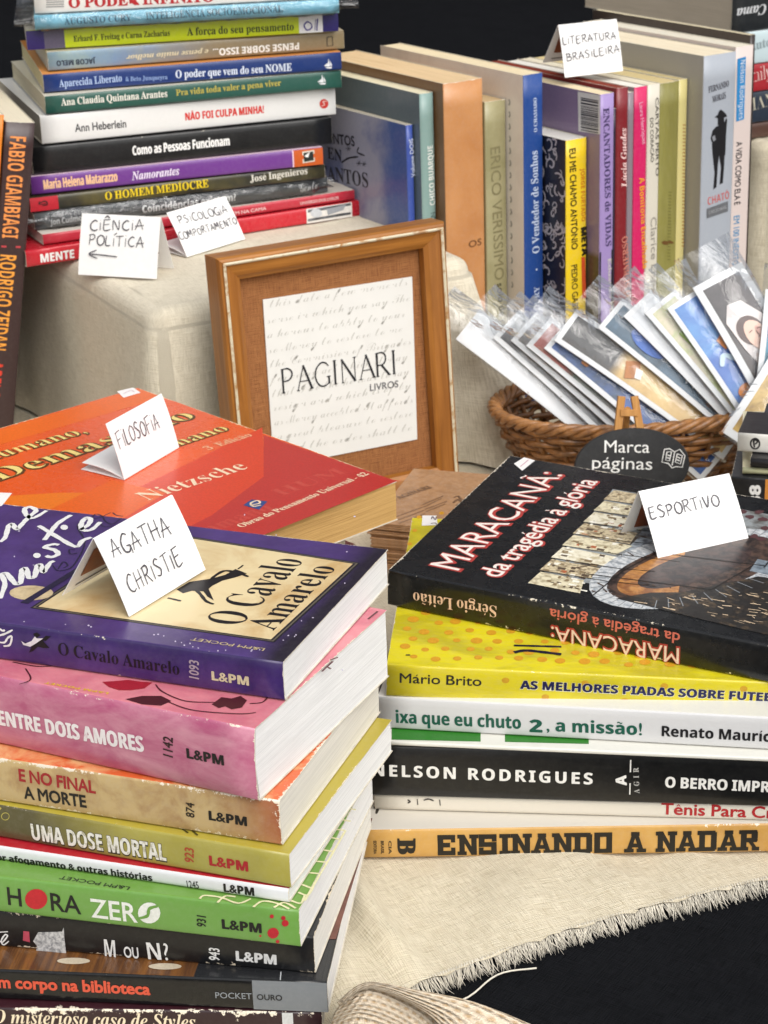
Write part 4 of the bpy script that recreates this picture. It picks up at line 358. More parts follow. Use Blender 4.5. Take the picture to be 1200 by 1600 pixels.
-5,4,-4,10,-6,6,0,6,0,10,4,4,2,8,10,12,27,36,99,7,14,5,4,4,2,0,6,-36,0,0,-6,10,-2,-17,-64,-21,61,2,3,10,2,2,122,109,1,22,12,116,-2,-36,6,0,3,10,3,6,5,5,5,3,8,2,22,1,-57,-101,0,-6,95,0,3,40,-6,0,-4,-10,-5,-8,-5,-6,-7,-4,-8,-2,-21,0,55,98,0,8,0,33,68,2,13,42,168,-8,5,-8,-5,-4,-12,-2,-20,9,-79,2,-5,3,-2,2,2,2,5,8,52,2,27,-2,20,12,42,26,-8,2,-8,-2,-5,-6,-2,-7,2,-8,5,-5,8,-2,8,2,5,5,2,8,-2,7,0,38,156,
3,31,93,162,-21,6,-24,-6,-14,-14,-6,-20,3,-14,7,-14,10,-12,-22,-14,-14,-16,-5,-20,6,-20,15,-15,22,-5,16,2,18,8,20,16,20,-24,31,0,-35,40,12,15,10,15,6,15,-24,0,-12,-19,-6,-8,-24,27,18,15,10,14,3,16,-5,19,12,70,146,10,-2,8,-6,2,-9,-2,-9,-6,-8,-14,-10,-8,8,-6,10,-2,10,2,8,7,6,10,45,61,17,11,27,-32,-12,-10,-12,-7,-13,-3,-10,3,-7,7,-3,8,3,12,0,44,54,1,16,36,28,-10,3,-8,-2,-4,-5,-2,-8,1,-6,5,-6,6,-2,0,
-10,-2,-9,-7,-8,0,-5,16,9,10,13,3,14,-2,14,0,45,81,1,4,71,67,-61,0,0,-23,61,0,0,46,54,1,12,35,26,-7,2,-8,-2,-6,-6,-2,-7,2,-8,6,-5,8,-2,7,2,5,5,2,8,-2,7,0,48,125,2,12,92,162,-30,11,-28,-11,-20,-30,-6,-46,6,-47,20,-30,28,-11,30,11,18,30,8,47,-8,46,12,46,142,16,8,17,-8,11,-22,3,-34,-3,-35,-11,-22,-17,-8,-16,8,-10,22,-4,35,4,34,0,49,125,1,4,75,170,-25,0,0,-170,25,0,0,50,125,1,26,80,166,-28,7,-13,-2,
-13,-5,-14,-10,0,-30,14,14,12,6,12,3,16,-5,10,-10,4,-17,-2,-13,-4,-12,-6,-12,-18,-26,-21,-28,-21,-24,0,-2,108,0,0,24,-64,0,30,38,17,30,5,28,-6,28,0,51,125,1,38,80,167,-27,6,-12,-1,-11,-2,-10,-4,0,-24,20,7,10,1,15,-4,10,-8,4,-14,-4,-14,-11,-8,-19,-2,0,-23,20,-3,13,-10,4,-16,-4,-14,-10,-10,-14,-3,-12,1,-13,4,-13,8,0,-26,12,-6,12,-3,12,-1,28,6,19,18,7,28,-2,16,-8,15,-14,9,12,10,7,12,3,16,-7,24,0,52,
125,2,11,100,173,-11,0,-86,-105,0,-12,72,0,0,-56,25,0,0,56,18,0,0,22,-18,0,3,75,126,0,-48,-39,0,0,53,125,1,24,26,170,0,-88,32,1,20,-12,7,-19,-5,-16,-12,-10,-18,-5,-12,1,-13,4,-13,8,0,-26,14,-6,14,-3,14,-1,28,7,20,19,8,28,-8,28,-22,20,-32,6,0,42,53,0,0,22,0,54,125,2,19,94,154,-14,19,-38,-33,-23,-40,-8,-42,7,-32,19,-20,29,-8,25,7,19,18,6,26,-6,25,-17,18,-25,6,-10,0,-9,-3,-7,-3,11,23,19,22,12,46,72,
8,2,10,2,14,-4,10,-10,4,-13,-4,-15,-9,-10,-15,-3,-16,5,-11,16,-1,24,0,55,125,1,6,122,170,-110,0,0,-22,74,0,-62,-140,22,-10,0,56,125,3,24,90,166,-26,7,-26,-7,-19,-17,-7,-25,2,-14,8,-12,10,-11,-14,-11,-8,-14,-2,-16,8,-24,19,-18,28,-6,27,6,20,18,7,24,-3,16,-8,14,-12,11,11,11,7,12,2,14,-6,24,12,50,146,14,4,14,-4,8,-9,4,-13,-4,-13,-10,-9,-12,-4,-14,4,-10,10,-4,12,4,14,12,63,75,15,-3,10,-10,4,-14,-3,
-14,-10,-9,-17,-4,-15,3,-11,10,-4,14,4,14,11,10,0,57,125,2,19,89,164,-28,9,-27,-7,-18,-20,-7,-24,7,-25,16,-18,26,-7,8,2,10,2,8,4,-10,-22,-17,-22,-25,-20,15,-18,35,30,24,40,10,42,-8,32,13,47,146,15,4,14,-5,10,-11,4,-15,-1,-14,-9,-5,-10,-4,-8,0,-14,4,-10,9,-4,13,3,14,0,58,54,2,12,35,112,-7,2,-8,-2,-6,-5,-2,-7,2,-8,6,-6,8,-2,7,2,5,6,2,8,-2,7,12,35,26,-7,2,-8,-2,-6,-6,-2,-7,2,-8,6,-5,8,-2,7,2,5,5,2,8,
-2,7,0,63,84,2,17,56,167,-24,6,-12,-24,12,1,8,-2,6,-6,2,-8,-8,-22,-12,-21,-8,-24,2,-10,4,-7,9,-6,8,27,19,31,10,34,-4,17,12,46,26,-8,2,-7,-2,-5,-6,-2,-7,2,-8,5,-5,7,-2,8,2,6,5,2,8,-2,7,0,65,167,2,8,90,172,-16,0,-74,-172,25,0,21,50,73,0,23,-50,25,0,3,56,72,26,62,27,-62,0,66,141,3,15,19,170,0,-170,59,0,34,7,18,17,6,22,-5,20,-15,16,-21,8,15,9,8,13,3,15,-5,21,-18,16,-30,6,9,44,148,22,0,18,-3,9,-9,3,
-11,-4,-15,-12,-10,-20,-2,-16,0,9,44,76,29,0,21,-4,12,-9,4,-14,-2,-13,-12,-10,-22,-4,-30,0,0,67,177,1,26,124,172,-18,1,-49,-12,-33,-32,-12,-46,10,-38,30,-33,52,-14,24,2,20,5,18,8,0,27,-20,-11,-20,-7,-20,-2,-36,8,-24,23,-8,34,8,33,24,24,36,8,18,-2,20,-6,20,-10,0,27,-22,7,0,68,188,2,9,19,170,0,-170,67,0,48,12,31,32,11,42,-10,39,-29,33,-51,12,9,44,148,38,0,38,-8,24,-23,7,-31,-5,-26,-21,-26,-43,-12,
-38,0,0,69,125,1,12,19,170,0,-170,99,0,0,22,-74,0,0,53,69,0,0,22,-69,0,0,51,72,0,0,22,0,70,117,1,10,19,170,0,-170,25,0,0,80,66,0,0,22,-66,0,0,46,66,0,0,22,0,71,185,1,30,122,172,-18,1,-47,-12,-33,-31,-12,-46,12,-44,32,-31,48,-11,22,1,20,5,22,8,0,72,-57,0,0,-22,33,0,0,-35,-12,-3,-12,-3,-13,-1,-36,8,-25,24,-8,33,8,33,24,24,34,8,20,-2,20,-6,21,-8,0,24,-23,9,0,72,182,1,12,44,170,-25,0,0,-170,25,0,0,74,
95,0,0,-74,25,0,0,170,-25,0,0,-74,-95,0,0,73,62,1,4,44,170,-25,0,0,-170,25,0,0,75,164,1,11,44,170,-25,0,0,-170,25,0,0,84,86,-84,34,0,-92,90,74,80,-31,0,-71,-78,0,76,122,1,6,43,170,-25,0,0,-170,102,0,0,22,-77,0,0,77,196,1,13,42,170,-24,0,0,-170,25,0,0,133,53,-66,4,0,53,66,0,-133,25,0,0,170,-24,0,-56,-70,0,78,196,1,10,38,170,-20,0,0,-170,24,0,0,132,114,-132,20,0,0,170,-22,0,0,-132,0,79,206,2,12,152,
160,-49,13,-49,-13,-32,-31,-10,-43,10,-44,32,-32,48,-12,50,12,32,32,10,44,-11,43,12,103,150,34,-8,23,-23,10,-33,-10,-34,-23,-23,-34,-9,-35,9,-23,23,-9,34,9,33,23,23,0,80,128,2,11,18,170,0,-170,24,0,0,74,26,0,32,6,19,17,6,25,-6,24,-17,18,-31,6,9,42,148,29,0,17,-4,9,-9,3,-13,-4,-14,-10,-9,-16,-3,-28,0,0,82,151,2,19,20,170,0,-170,24,0,0,74,10,0,12,-2,14,-12,20,-25,22,-35,29,0,-35,53,-12,16,-14,12,16,
9,9,15,3,18,-6,25,-20,16,-30,6,9,44,150,16,0,18,-4,12,-8,3,-14,-3,-14,-10,-10,-20,-4,-16,0,0,83,114,1,32,74,172,-12,1,-28,-6,-18,-15,-6,-24,19,-36,35,-23,20,-27,-3,-10,-9,-9,-16,-3,-16,2,-16,9,-13,13,0,-30,15,-10,16,-4,17,-2,25,6,16,16,6,24,-18,40,-36,22,-19,24,3,11,10,7,14,3,12,-2,14,-5,14,-11,0,28,-12,7,0,84,151,1,8,147,170,-143,0,0,-22,60,0,0,-148,24,0,0,148,59,0,0,85,177,1,23,40,170,-24,0,0,
-106,10,-38,26,-22,34,-6,42,8,26,24,8,37,0,103,-24,0,0,-98,-2,-16,-2,-12,-7,-10,-10,-7,-13,-5,-17,-2,-14,2,-13,4,-10,9,-6,8,-4,11,0,86,151,1,7,24,170,-24,0,74,-172,5,0,72,172,-24,0,-51,-119,0,90,162,1,8,158,170,-147,0,0,-22,101,0,-108,-148,154,0,0,22,-108,0,0,97,106,2,34,66,110,-20,4,-15,-1,-13,-5,-9,-8,0,-25,11,11,12,6,12,2,12,-2,6,-7,2,-11,0,-6,-37,-14,-15,-11,-6,-17,4,-14,10,-10,14,-4,10,1,10,
4,10,7,4,-8,5,-3,9,-1,6,0,6,3,9,5,0,14,-9,-6,-6,0,-1,2,0,62,-6,20,10,47,49,17,7,0,-33,-6,-5,-6,-4,-7,0,-9,2,-5,5,-2,9,5,10,0,98,125,2,14,37,170,-22,0,0,-164,12,-4,29,-4,32,7,22,21,6,32,-6,30,-17,19,-25,7,-11,0,-10,-4,-10,-6,12,37,83,9,7,8,4,8,0,17,-4,11,-14,4,-20,-4,-20,-12,-12,-18,-5,-8,0,-15,3,0,99,110,1,26,78,114,-12,0,-30,-7,-19,-21,-7,-32,8,-29,20,-20,30,-7,12,0,12,3,9,3,0,22,-11,-4,-10,-2,
-9,-1,-20,4,-13,13,-5,20,5,20,12,13,18,5,9,-1,9,-3,12,-7,0,24,-10,4,0,100,128,2,12,113,170,-23,0,0,-60,-16,4,-7,0,-29,-6,-20,-20,-7,-29,7,-31,18,-21,30,-7,47,0,10,90,90,0,-71,-22,0,-20,5,-11,12,-3,20,4,20,13,14,19,4,7,0,0,101,120,2,20,88,108,-25,6,-27,-6,-19,-20,-7,-30,6,-30,19,-22,30,-8,17,1,14,5,14,7,0,21,-14,-7,-12,-5,-14,-1,-18,4,-13,11,-7,19,80,0,-6,34,7,48,92,16,4,13,-4,9,-10,4,-14,-57,0,5,
14,0,103,106,3,42,106,112,-47,0,-26,-4,-17,-14,-6,-20,0,-8,2,-8,4,-6,5,-5,6,-5,8,-4,-9,-4,-7,-6,-2,-6,1,-5,4,-5,6,-4,-16,-7,-9,-10,-3,-15,6,-17,19,-12,27,-5,28,5,18,12,7,19,-3,14,-10,10,-20,8,-18,4,-12,4,-4,6,8,8,19,4,19,10,4,6,4,9,2,9,-1,9,-4,8,-7,8,24,0,12,41,90,11,3,11,-3,8,-7,3,-9,-3,-12,-7,-7,-12,-3,-12,3,-7,7,-3,11,3,10,12,33,-8,13,2,16,-1,15,-5,7,-12,-4,-8,-11,-6,-17,-2,-17,2,-11,6,-3,10,3,
8,0,105,54,2,4,38,112,-22,0,0,-112,22,0,12,34,158,-6,2,-7,-2,-5,-5,-2,-7,2,-6,5,-5,7,-2,6,2,5,5,2,6,-2,7,0,108,54,1,4,38,170,-22,0,0,-170,22,0,0,109,193,1,35,83,112,-13,2,-11,-2,-11,-5,-11,-9,0,14,-22,0,0,-112,22,0,0,82,9,8,9,4,10,2,10,-3,7,-9,4,-14,0,-70,22,0,0,82,8,7,8,5,8,2,12,-4,8,-8,4,-14,0,-70,22,0,0,70,-4,24,-14,15,-19,5,-15,-2,-12,-8,-10,-10,-10,12,0,110,125,1,20,91,110,-19,4,-13,-2,-11,
-6,-10,-8,0,14,-22,0,0,-112,22,0,0,80,10,10,8,5,10,2,11,-3,8,-10,3,-14,0,-70,22,0,0,70,-6,24,0,111,138,2,12,100,107,-32,7,-30,-7,-21,-21,-8,-28,7,-32,22,-20,30,-8,32,8,22,20,7,32,-8,29,12,50,90,18,4,20,-4,14,-14,4,-19,-4,-21,-14,-14,-20,-4,-19,4,-13,14,-4,22,4,18,0,112,125,2,12,14,112,0,-170,22,0,0,61,8,-3,15,-2,29,7,20,21,8,30,-8,30,-20,20,-35,6,10,36,92,21,0,20,-4,12,-12,5,-20,-6,-20,-12,-14,
-18,-4,-14,2,-8,3,0,113,125,2,12,111,112,-41,0,-39,-10,-18,-24,-4,-22,7,-30,20,-21,30,-7,7,0,15,4,0,-60,23,0,10,51,88,17,4,20,0,0,-70,-14,-5,-6,-1,-19,6,-13,14,-4,20,6,20,0,114,99,1,18,82,113,-10,1,-10,-2,-11,-10,-11,-16,0,26,-22,0,0,-112,22,0,0,59,3,17,10,12,14,6,6,-2,7,-4,8,-6,12,20,-10,7,0,115,96,1,35,58,114,-10,0,-20,-3,-12,-11,-5,-16,13,-24,26,-16,14,-14,-3,-6,-5,-5,-9,-1,-11,1,-12,5,-14,8,0,
-24,14,-6,12,-4,14,0,18,4,14,12,4,17,-2,11,-8,9,-15,11,-16,10,-9,8,-2,5,2,5,4,4,8,1,10,-1,11,-4,12,-6,0,22,-11,4,0,116,84,1,20,42,112,0,24,-42,-41,0,-3,20,0,0,-59,4,-18,12,-13,20,-4,8,0,19,8,0,20,-17,-8,-8,0,-8,1,-6,5,-2,11,0,57,36,0,0,20,0,117,125,1,20,38,112,-23,0,0,-70,5,-24,14,-15,20,-5,11,2,11,6,11,8,0,-14,23,0,0,112,-23,0,0,-80,-8,-8,-9,-6,-10,-2,-12,3,-8,9,-2,13,0,120,125,1,12,28,112,-28,0,
48,-55,-48,-57,28,0,34,40,34,-40,29,0,-49,57,46,55,-28,0,-32,-38,]
def _unpack():
    b = _GD; i = 0; G = {}; kinds = ('s', 'S', 'r', 'I', 'i', 'c')
    while i < len(b):
        k = kinds[b[i]] + chr(b[i + 1]); adv = b[i + 2]; nl = b[i + 3]; i += 4; L = []
        for _ in range(nl):
            c = b[i]; i += 1; x = y = 0; P = []
            for _ in range(c): x += b[i]; y += b[i + 1]; i += 2; P.append((x / 250, y / 250))
            L.append(P)
        G[k] = (adv / 250, L)
    return G
GL = _unpack()
CAPH = {k: max(p[1] for lp in GL[k + 'H'][1] for p in lp) for k in 'sSrIic' if k + 'H' in GL}
XH = {k: max(p[1] for lp in GL[k + 'x'][1] for p in lp) for k in 'sSrIic' if k + 'x' in GL}
DEC = {'á': 'a´', 'à': 'a`', 'ã': 'a~', 'â': 'a^', 'é': 'e´', 'ê': 'e^', 'í': 'i´', 'ó': 'o´', 'ô': 'o^', 'õ': 'o~', 'ú': 'u´', 'ç': 'c,', 'Á': 'A´', 'Ã': 'A~', 'É': 'E´', 'Ê': 'E^', 'Í': 'I´', 'Ó': 'O´', 'Ô': 'O^', 'Ç': 'C,', 'Õ': 'O~', 'Ú': 'U´'}
def mark(k, cx, y0, s):
    w = .10 * s; h = .17 * s; t = .055 * s
    if k == '´': return [[(cx - w * .4, y0), (cx + w * .2, y0), (cx + w * 1.3, y0 + h), (cx + w * .3, y0 + h)]]
    if k == '`': return [[(cx + w * .4, y0), (cx - w * .2, y0), (cx - w * 1.3, y0 + h), (cx - w * .3, y0 + h)][::-1]]
    if k == '^': return [[(cx - w * 1.5, y0), (cx - w * .8, y0), (cx, y0 + h * .6), (cx + w * .8, y0), (cx + w * 1.5, y0), (cx + w * .35, y0 + h), (cx - w * .35, y0 + h)]]
    if k == '~':
        a = [(cx + (i / 8 - .5) * 3.4 * w, y0 + h * .35 + sin(i / 8 * 2 * pi) * h * .28) for i in range(9)]
        return [a + [(x, y + t * 1.3) for x, y in a[::-1]]]
    if k == ',': return [[(cx - t * .3, 0), (cx + t * .7, 0), (cx + t * .5, -h * .3), (cx + w, -h * .5), (cx + w * .5, -h), (cx - w, -h), (cx - w, -h * .75), (cx + t * .2, -h * .7), (cx + t * .4, -h * .5), (cx - t * .3, -h * .3)]]
def offs(lp, d):
    if not d: return lp
    n = len(lp); o = []
    for i in range(n):
        x0, y0 = lp[i - 1]; x1, y1 = lp[i]; x2, y2 = lp[(i + 1) % n]
        a = (y1 - y0, x0 - x1); b_ = (y2 - y1, x1 - x2)
        la = sqrt(a[0] ** 2 + a[1] ** 2) or 1; lb = sqrt(b_[0] ** 2 + b_[1] ** 2) or 1
        nx, ny = a[0] / la + b_[0] / lb, a[1] / la + b_[1] / lb; q = nx * nx + ny * ny
        k = min(2 / max(q, .35), 1.15)
        o.append((x1 + nx * k * d, y1 + ny * k * d))
    return o
def area(lp): return sum(lp[i - 1][0] * lp[i][1] - lp[i][0] * lp[i - 1][1] for i in range(len(lp))) / 2
def layout(s, st, track=0.0, bold=0.0):
    """-> list of glyph loop lists in units of cap height, and width"""
    H = CAPH[st]; x = 0; out = []
    for ch in s:
        if ch == ' ': x += .36 + track; continue
        acc = None
        if ch in DEC: ch, acc = DEC[ch]
        key = st + ch if st + ch in GL else 's' + ch
        if key not in GL: x += .3; continue
        adv, loops = GL[key]; k = CAPH.get(key[0], H)
        lp = [[(p[0] / k, p[1] / k) for p in q] for q in loops]
        if acc and ch == 'i': lp = [q for q in lp if min(p[1] for p in q) < .5]
        if bold:
            big = max(lp, key=lambda q: abs(area(q))); sg = 1 if area(big) > 0 else -1
            lp = [offs(q, bold * sg) for q in lp]
        xs = [p[0] for q in lp for p in q]
        if acc: out.append([[(p[0] + x, p[1]) for p in q] for q in mark(acc, (min(xs) + max(xs)) / 2, (1.06 if ch.isupper() else XH.get(st, .7) / H + .1), 1.0)])
        out.append([[(p[0] + x, p[1]) for p in q] for q in lp]); x += adv / k + track
    return out, x - track
class Surf:
    """a flat or gently bulged face of a thing: u,v metres on it -> local point"""
    def __init__(s, root, O, U, V, warp=None): s.root = root; s.O = Vector(O); s.U = Vector(U); s.V = Vector(V); s.N = s.U.cross(s.V); s.warp = warp; s.M = root.matrix_world.copy(); s.Mi = s.M.inverted()
    def hit(s, x, y):
        o = s.Mi @ CP; d = s.Mi.to_3x3() @ ray(x, y); t = (s.O - o).dot(s.N) / d.dot(s.N); p = o + d * t - s.O
        return (p.dot(s.U), p.dot(s.V))
    def loc(s, u, v, e):
        p = s.O + s.U * u + s.V * v
        if s.warp: p = s.warp(p)
        return p + s.N * e
    def px(s, u, v): return pr(s.M @ (s.O + s.U * u + s.V * v))
EPS = .00018
def inside_loop(p, q):
    odd = False
    for i in range(len(q)):
        a, b = q[i - 1], q[i]
        if (a[1] > p[1]) != (b[1] > p[1]):
            if p[0] < (b[0] - a[0]) * (p[1] - a[1]) / (b[1] - a[1]) + a[0]: odd = not odd
    return odd
def poly_into(mb, S, loops, e, m=0):
    good = [q for q in loops if len(q) > 2]
    if len(good) > 1:
        outer = []
        for q in good:
            if not any(r is not q and inside_loop(q[0], r) for r in good): outer.append(q)
        if len(outer) > 1:
            for q in outer:
                holes = [r for r in good if r not in outer and inside_loop(r[0], q)]
                poly_into(mb, S, [q] + holes, e, m)
            return
    vs = [[Vector((p[0], p[1], 0)) for p in q] for q in good]
    if not vs: return
    tris = tessellate_polygon(vs); flat = [p for q in vs for p in q]; P = [S.loc(p.x, p.y, e) for p in flat]; F = []
    for t in tris:
        a, b_, c = (flat[i] for i in t)
        ar = (b_.x - a.x) * (c.y - a.y) - (b_.y - a.y) * (c.x - a.x)
        if abs(ar) < 1e-13: continue
        F.append(t if ar > 0 else t[::-1])
    mb.add(P, F, m)
def TX(S, s, st, px, hpx, mat, parent, name='title_lettering', track=False, bold=0.0, e=EPS, slant=0.0, shadow=None):
    """print s along the photo baseline px=(x0,y0,x1,y1) on face S with cap height hpx"""
    a = S.hit(px[0], px[1]); b_ = S.hit(px[2], px[3])
    ux, uy = b_[0] - a[0], b_[1] - a[1]; W = sqrt(ux * ux + uy * uy); ux /= W; uy /= W; vx, vy = -uy, ux
    q0 = S.px(*a); q1 = S.px(a[0] + vx * .005, a[1] + vy * .005)
    h = .005 * hpx / sqrt((q1[0] - q0[0]) ** 2 + (q1[1] - q0[1]) ** 2)
    fat = max(bold, 0) if st == 'S' else 0
    if st == 'S': bold = min(bold, 0)
    elif hpx < 17 and st != 'c': bold = max(bold, .012)      # small print keeps its strokes
    g, w = layout(s, st, 0, bold)
    if track:
        n = max(len(s) - 1, 1); g, w = layout(s, st, max((W / h - w) / n, 0), bold)
    sx = W / w; mb = MB()
    if shadow:
        for gl in layout(s, st, 0, bold + .07)[0]:
            poly_into(mb, S, [[(a[0] + ux * p[0] * sx + vx * (p[1] * h - .04 * h), a[1] + uy * p[0] * sx + vy * (p[1] * h - .04 * h)) for p in q] for q in gl], e * .5, 1)
    shifts = [(0, 0)]
    if fat: shifts = [(-fat, 0), (fat, 0), (0, fat * .6), (0, -fat * .6)]
    k_ = 0
    for sh in shifts:
        k_ += 3e-6
        for gl in g:
            poly_into(mb, S, [[(a[0] + ux * (p[0] * sx + sh[0] * h) + vx * (p[1] + sh[1]) * h, a[1] + uy * (p[0] * sx + sh[0] * h) + vy * (p[1] + sh[1]) * h) for p in q] for q in gl], e + k_)
    return mb.build(name, [mat] + ([shadow] if shadow else []), parent)
def PG(S, pts, mat, parent, name='printed_shape', e=EPS, mb=None, m=0):
    own = mb is None; mb = mb or MB()
    poly_into(mb, S, [[S.hit(*p) for p in pts]], e, m)
    return mb.build(name, mat, parent) if own else mb
def ellpts(cx, cy, rx, ry, n=18, jit=0):
    return [(cx + rx * cos(2 * pi * i / n) * (1 + random.uniform(-jit, jit)), cy + ry * sin(2 * pi * i / n) * (1 + random.uniform(-jit, jit))) for i in range(n)]
def smooth(pts, k=5):
    if len(pts) < 3: return list(pts)
    P = [pts[0]] + list(pts) + [pts[-1]]; o = []
    for i in range(1, len(P) - 2):
        for j in range(k):
            t = j / k; p0, p1, p2, p3 = P[i - 1:i + 3]
            o.append(tuple(.5 * (2 * b_ + (c - a) * t + (2 * a - 5 * b_ + 4 * c - d) * t * t + (3 * b_ - a - 3 * c + d) * t ** 3) for a, b_, c, d in zip(p0, p1, p2, p3)))
    return o + [pts[-1]]
_sk = [0]
def stroke(mb, S, pts, w, e=EPS, m=0, metres=False, sm=True, taper=.35):
    """a pen or brush line on face S; pts in photo points (or u,v metres), w in metres"""
    P = pts if metres else [S.hit(*p) for p in pts]
    P = smooth(P) if sm else list(P); n = len(P); L = []; R = []
    _sk[0] = (_sk[0] + 1) % 40; e = e + _sk[0] * 2e-6
    for i in range(n):
        a = P[max(i - 1, 0)]; b_ = P[min(i + 1, n - 1)]; dx, dy = b_[0] - a[0], b_[1] - a[1]; d = sqrt(dx * dx + dy * dy) or 1
        t = min(i, n - 1 - i) / max(n - 1, 1); ww = w * .5 * (1 - taper * max(0, 1 - t * 6)) * (1 + .12 * sin(i * 1.9))
        L.append(S.loc(P[i][0] - dy / d * ww, P[i][1] + dx / d * ww, e)); R.append(S.loc(P[i][0] + dy / d * ww, P[i][1] - dx / d * ww, e))
    mb.add(L + R, [(i + 1, i, n + i, n + i + 1) for i in range(n - 1)], m)
HAND = {'A': [[(0, 0), (.38, 1.02)], [(.38, 1.0), (.7, .02)], [(-.02, .36), (.78, .42)]], 'B': [[(.1, 0), (.12, 1)], [(.0, .95), (.55, .85), (.5, .58), (.14, .52)], [(.14, .52), (.7, .4), (.6, .05), (.02, .02)]],
        'C': [[(.72, .88), (.45, 1), (.1, .65), (.12, .2), (.45, 0), (.75, .12)]], 'E': [[(.1, 1), (.08, 0), (.7, .06)], [(.02, .98), (.68, 1.03)], [(.08, .52), (.58, .56)]],
        'F': [[(.12, 1), (.08, -.05)], [(.0, .97), (.75, 1.06)], [(.08, .5), (.58, .58)]], 'G': [[(.72, .9), (.42, 1), (.08, .6), (.15, .12), (.5, .02), (.72, .3), (.4, .36)], [(.72, .32), (.72, -.12)]],
        'H': [[(.08, 1), (.06, 0)], [(.62, 1.03), (.6, .02)], [(.0, .5), (.72, .55)]], 'I': [[(.12, .78), (.1, 0)], [(.13, 1.0), (.145, 1.04)]], 'L': [[(.12, 1), (.08, .03), (.62, .02)]],
        'M': [[(.02, 0), (.1, 1), (.4, .35), (.7, 1), (.78, 0)]], 'N': [[(.05, 0), (.08, 1), (.62, .02), (.66, 1.02)]], 'O': [[(.4, 1), (.06, .7), (.08, .2), (.42, 0), (.74, .3), (.72, .78), (.36, 1)]],
        'P': [[(.1, 0), (.14, 1)], [(.0, .92), (.5, 1), (.66, .72), (.4, .5), (.12, .48)]], 'R': [[(.08, 0), (.12, 1)], [(.0, .93), (.5, 1), (.6, .75), (.38, .55), (.1, .5)], [(.3, .5), (.7, 0)]],
        'S': [[(.62, .88), (.35, 1), (.1, .78), (.35, .55), (.6, .32), (.38, .02), (.02, .1)]], 'T': [[(.36, 1), (.34, 0)], [(-.02, .96), (.76, 1.03)]], 'U': [[(.06, 1), (.08, .25), (.32, 0), (.58, .2), (.62, 1)]],
        'V': [[(.04, 1), (.32, .02), (.7, 1.02)]]}
HW = {'I': .28, 'M': .95, 'L': .7}
def HANDTX(S, s, px, hpx, mat, parent, pen=.0005, name='handwriting'):
    a = S.hit(px[0], px[1]); b_ = S.hit(px[2], px[3]); ux, uy = b_[0] - a[0], b_[1] - a[1]; W = sqrt(ux * ux + uy * uy); ux /= W; uy /= W; vx, vy = -uy, ux
    q0 = S.px(*a); q1 = S.px(a[0] + vx * .005, a[1] + vy * .005); h = .005 * hpx / sqrt((q1[0] - q0[0]) ** 2 + (q1[1] - q0[1]) ** 2)
    mb = MB(); x = 0; items = []
    for ch in s:
        acc = None
        if ch in DEC: ch, acc = DEC[ch]
        if ch == ' ': x += .4; continue
        st = [list(q) for q in HAND[ch]]
        if acc == '^': st.append([(.15, 1.15), (.38, 1.36), (.6, 1.14)])
        if acc == '´': st = [st[0], [(.1, 1.08), (.4, 1.28)]] if ch == 'I' else st + [[(.3, 1.1), (.55, 1.3)]]
        k = random.uniform(.93, 1.06); dy = random.uniform(-.04, .04)
        for q in st: items.append([((x + p[0] * k), p[1] * k + dy) for p in q])
        x += HW.get(ch, .8) + .1
    sx = W / (x - .1)
    for q in items: stroke(mb, S, [(a[0] + ux * p[0] * sx + vx * p[1] * h, a[1] + uy * p[0] * sx + vy * p[1] * h) for p in q], pen * random.uniform(.85, 1.15), metres=True)
    return mb.build(name, mat, parent)
WHITE = '#f0efec'; BLACK = '#141316'

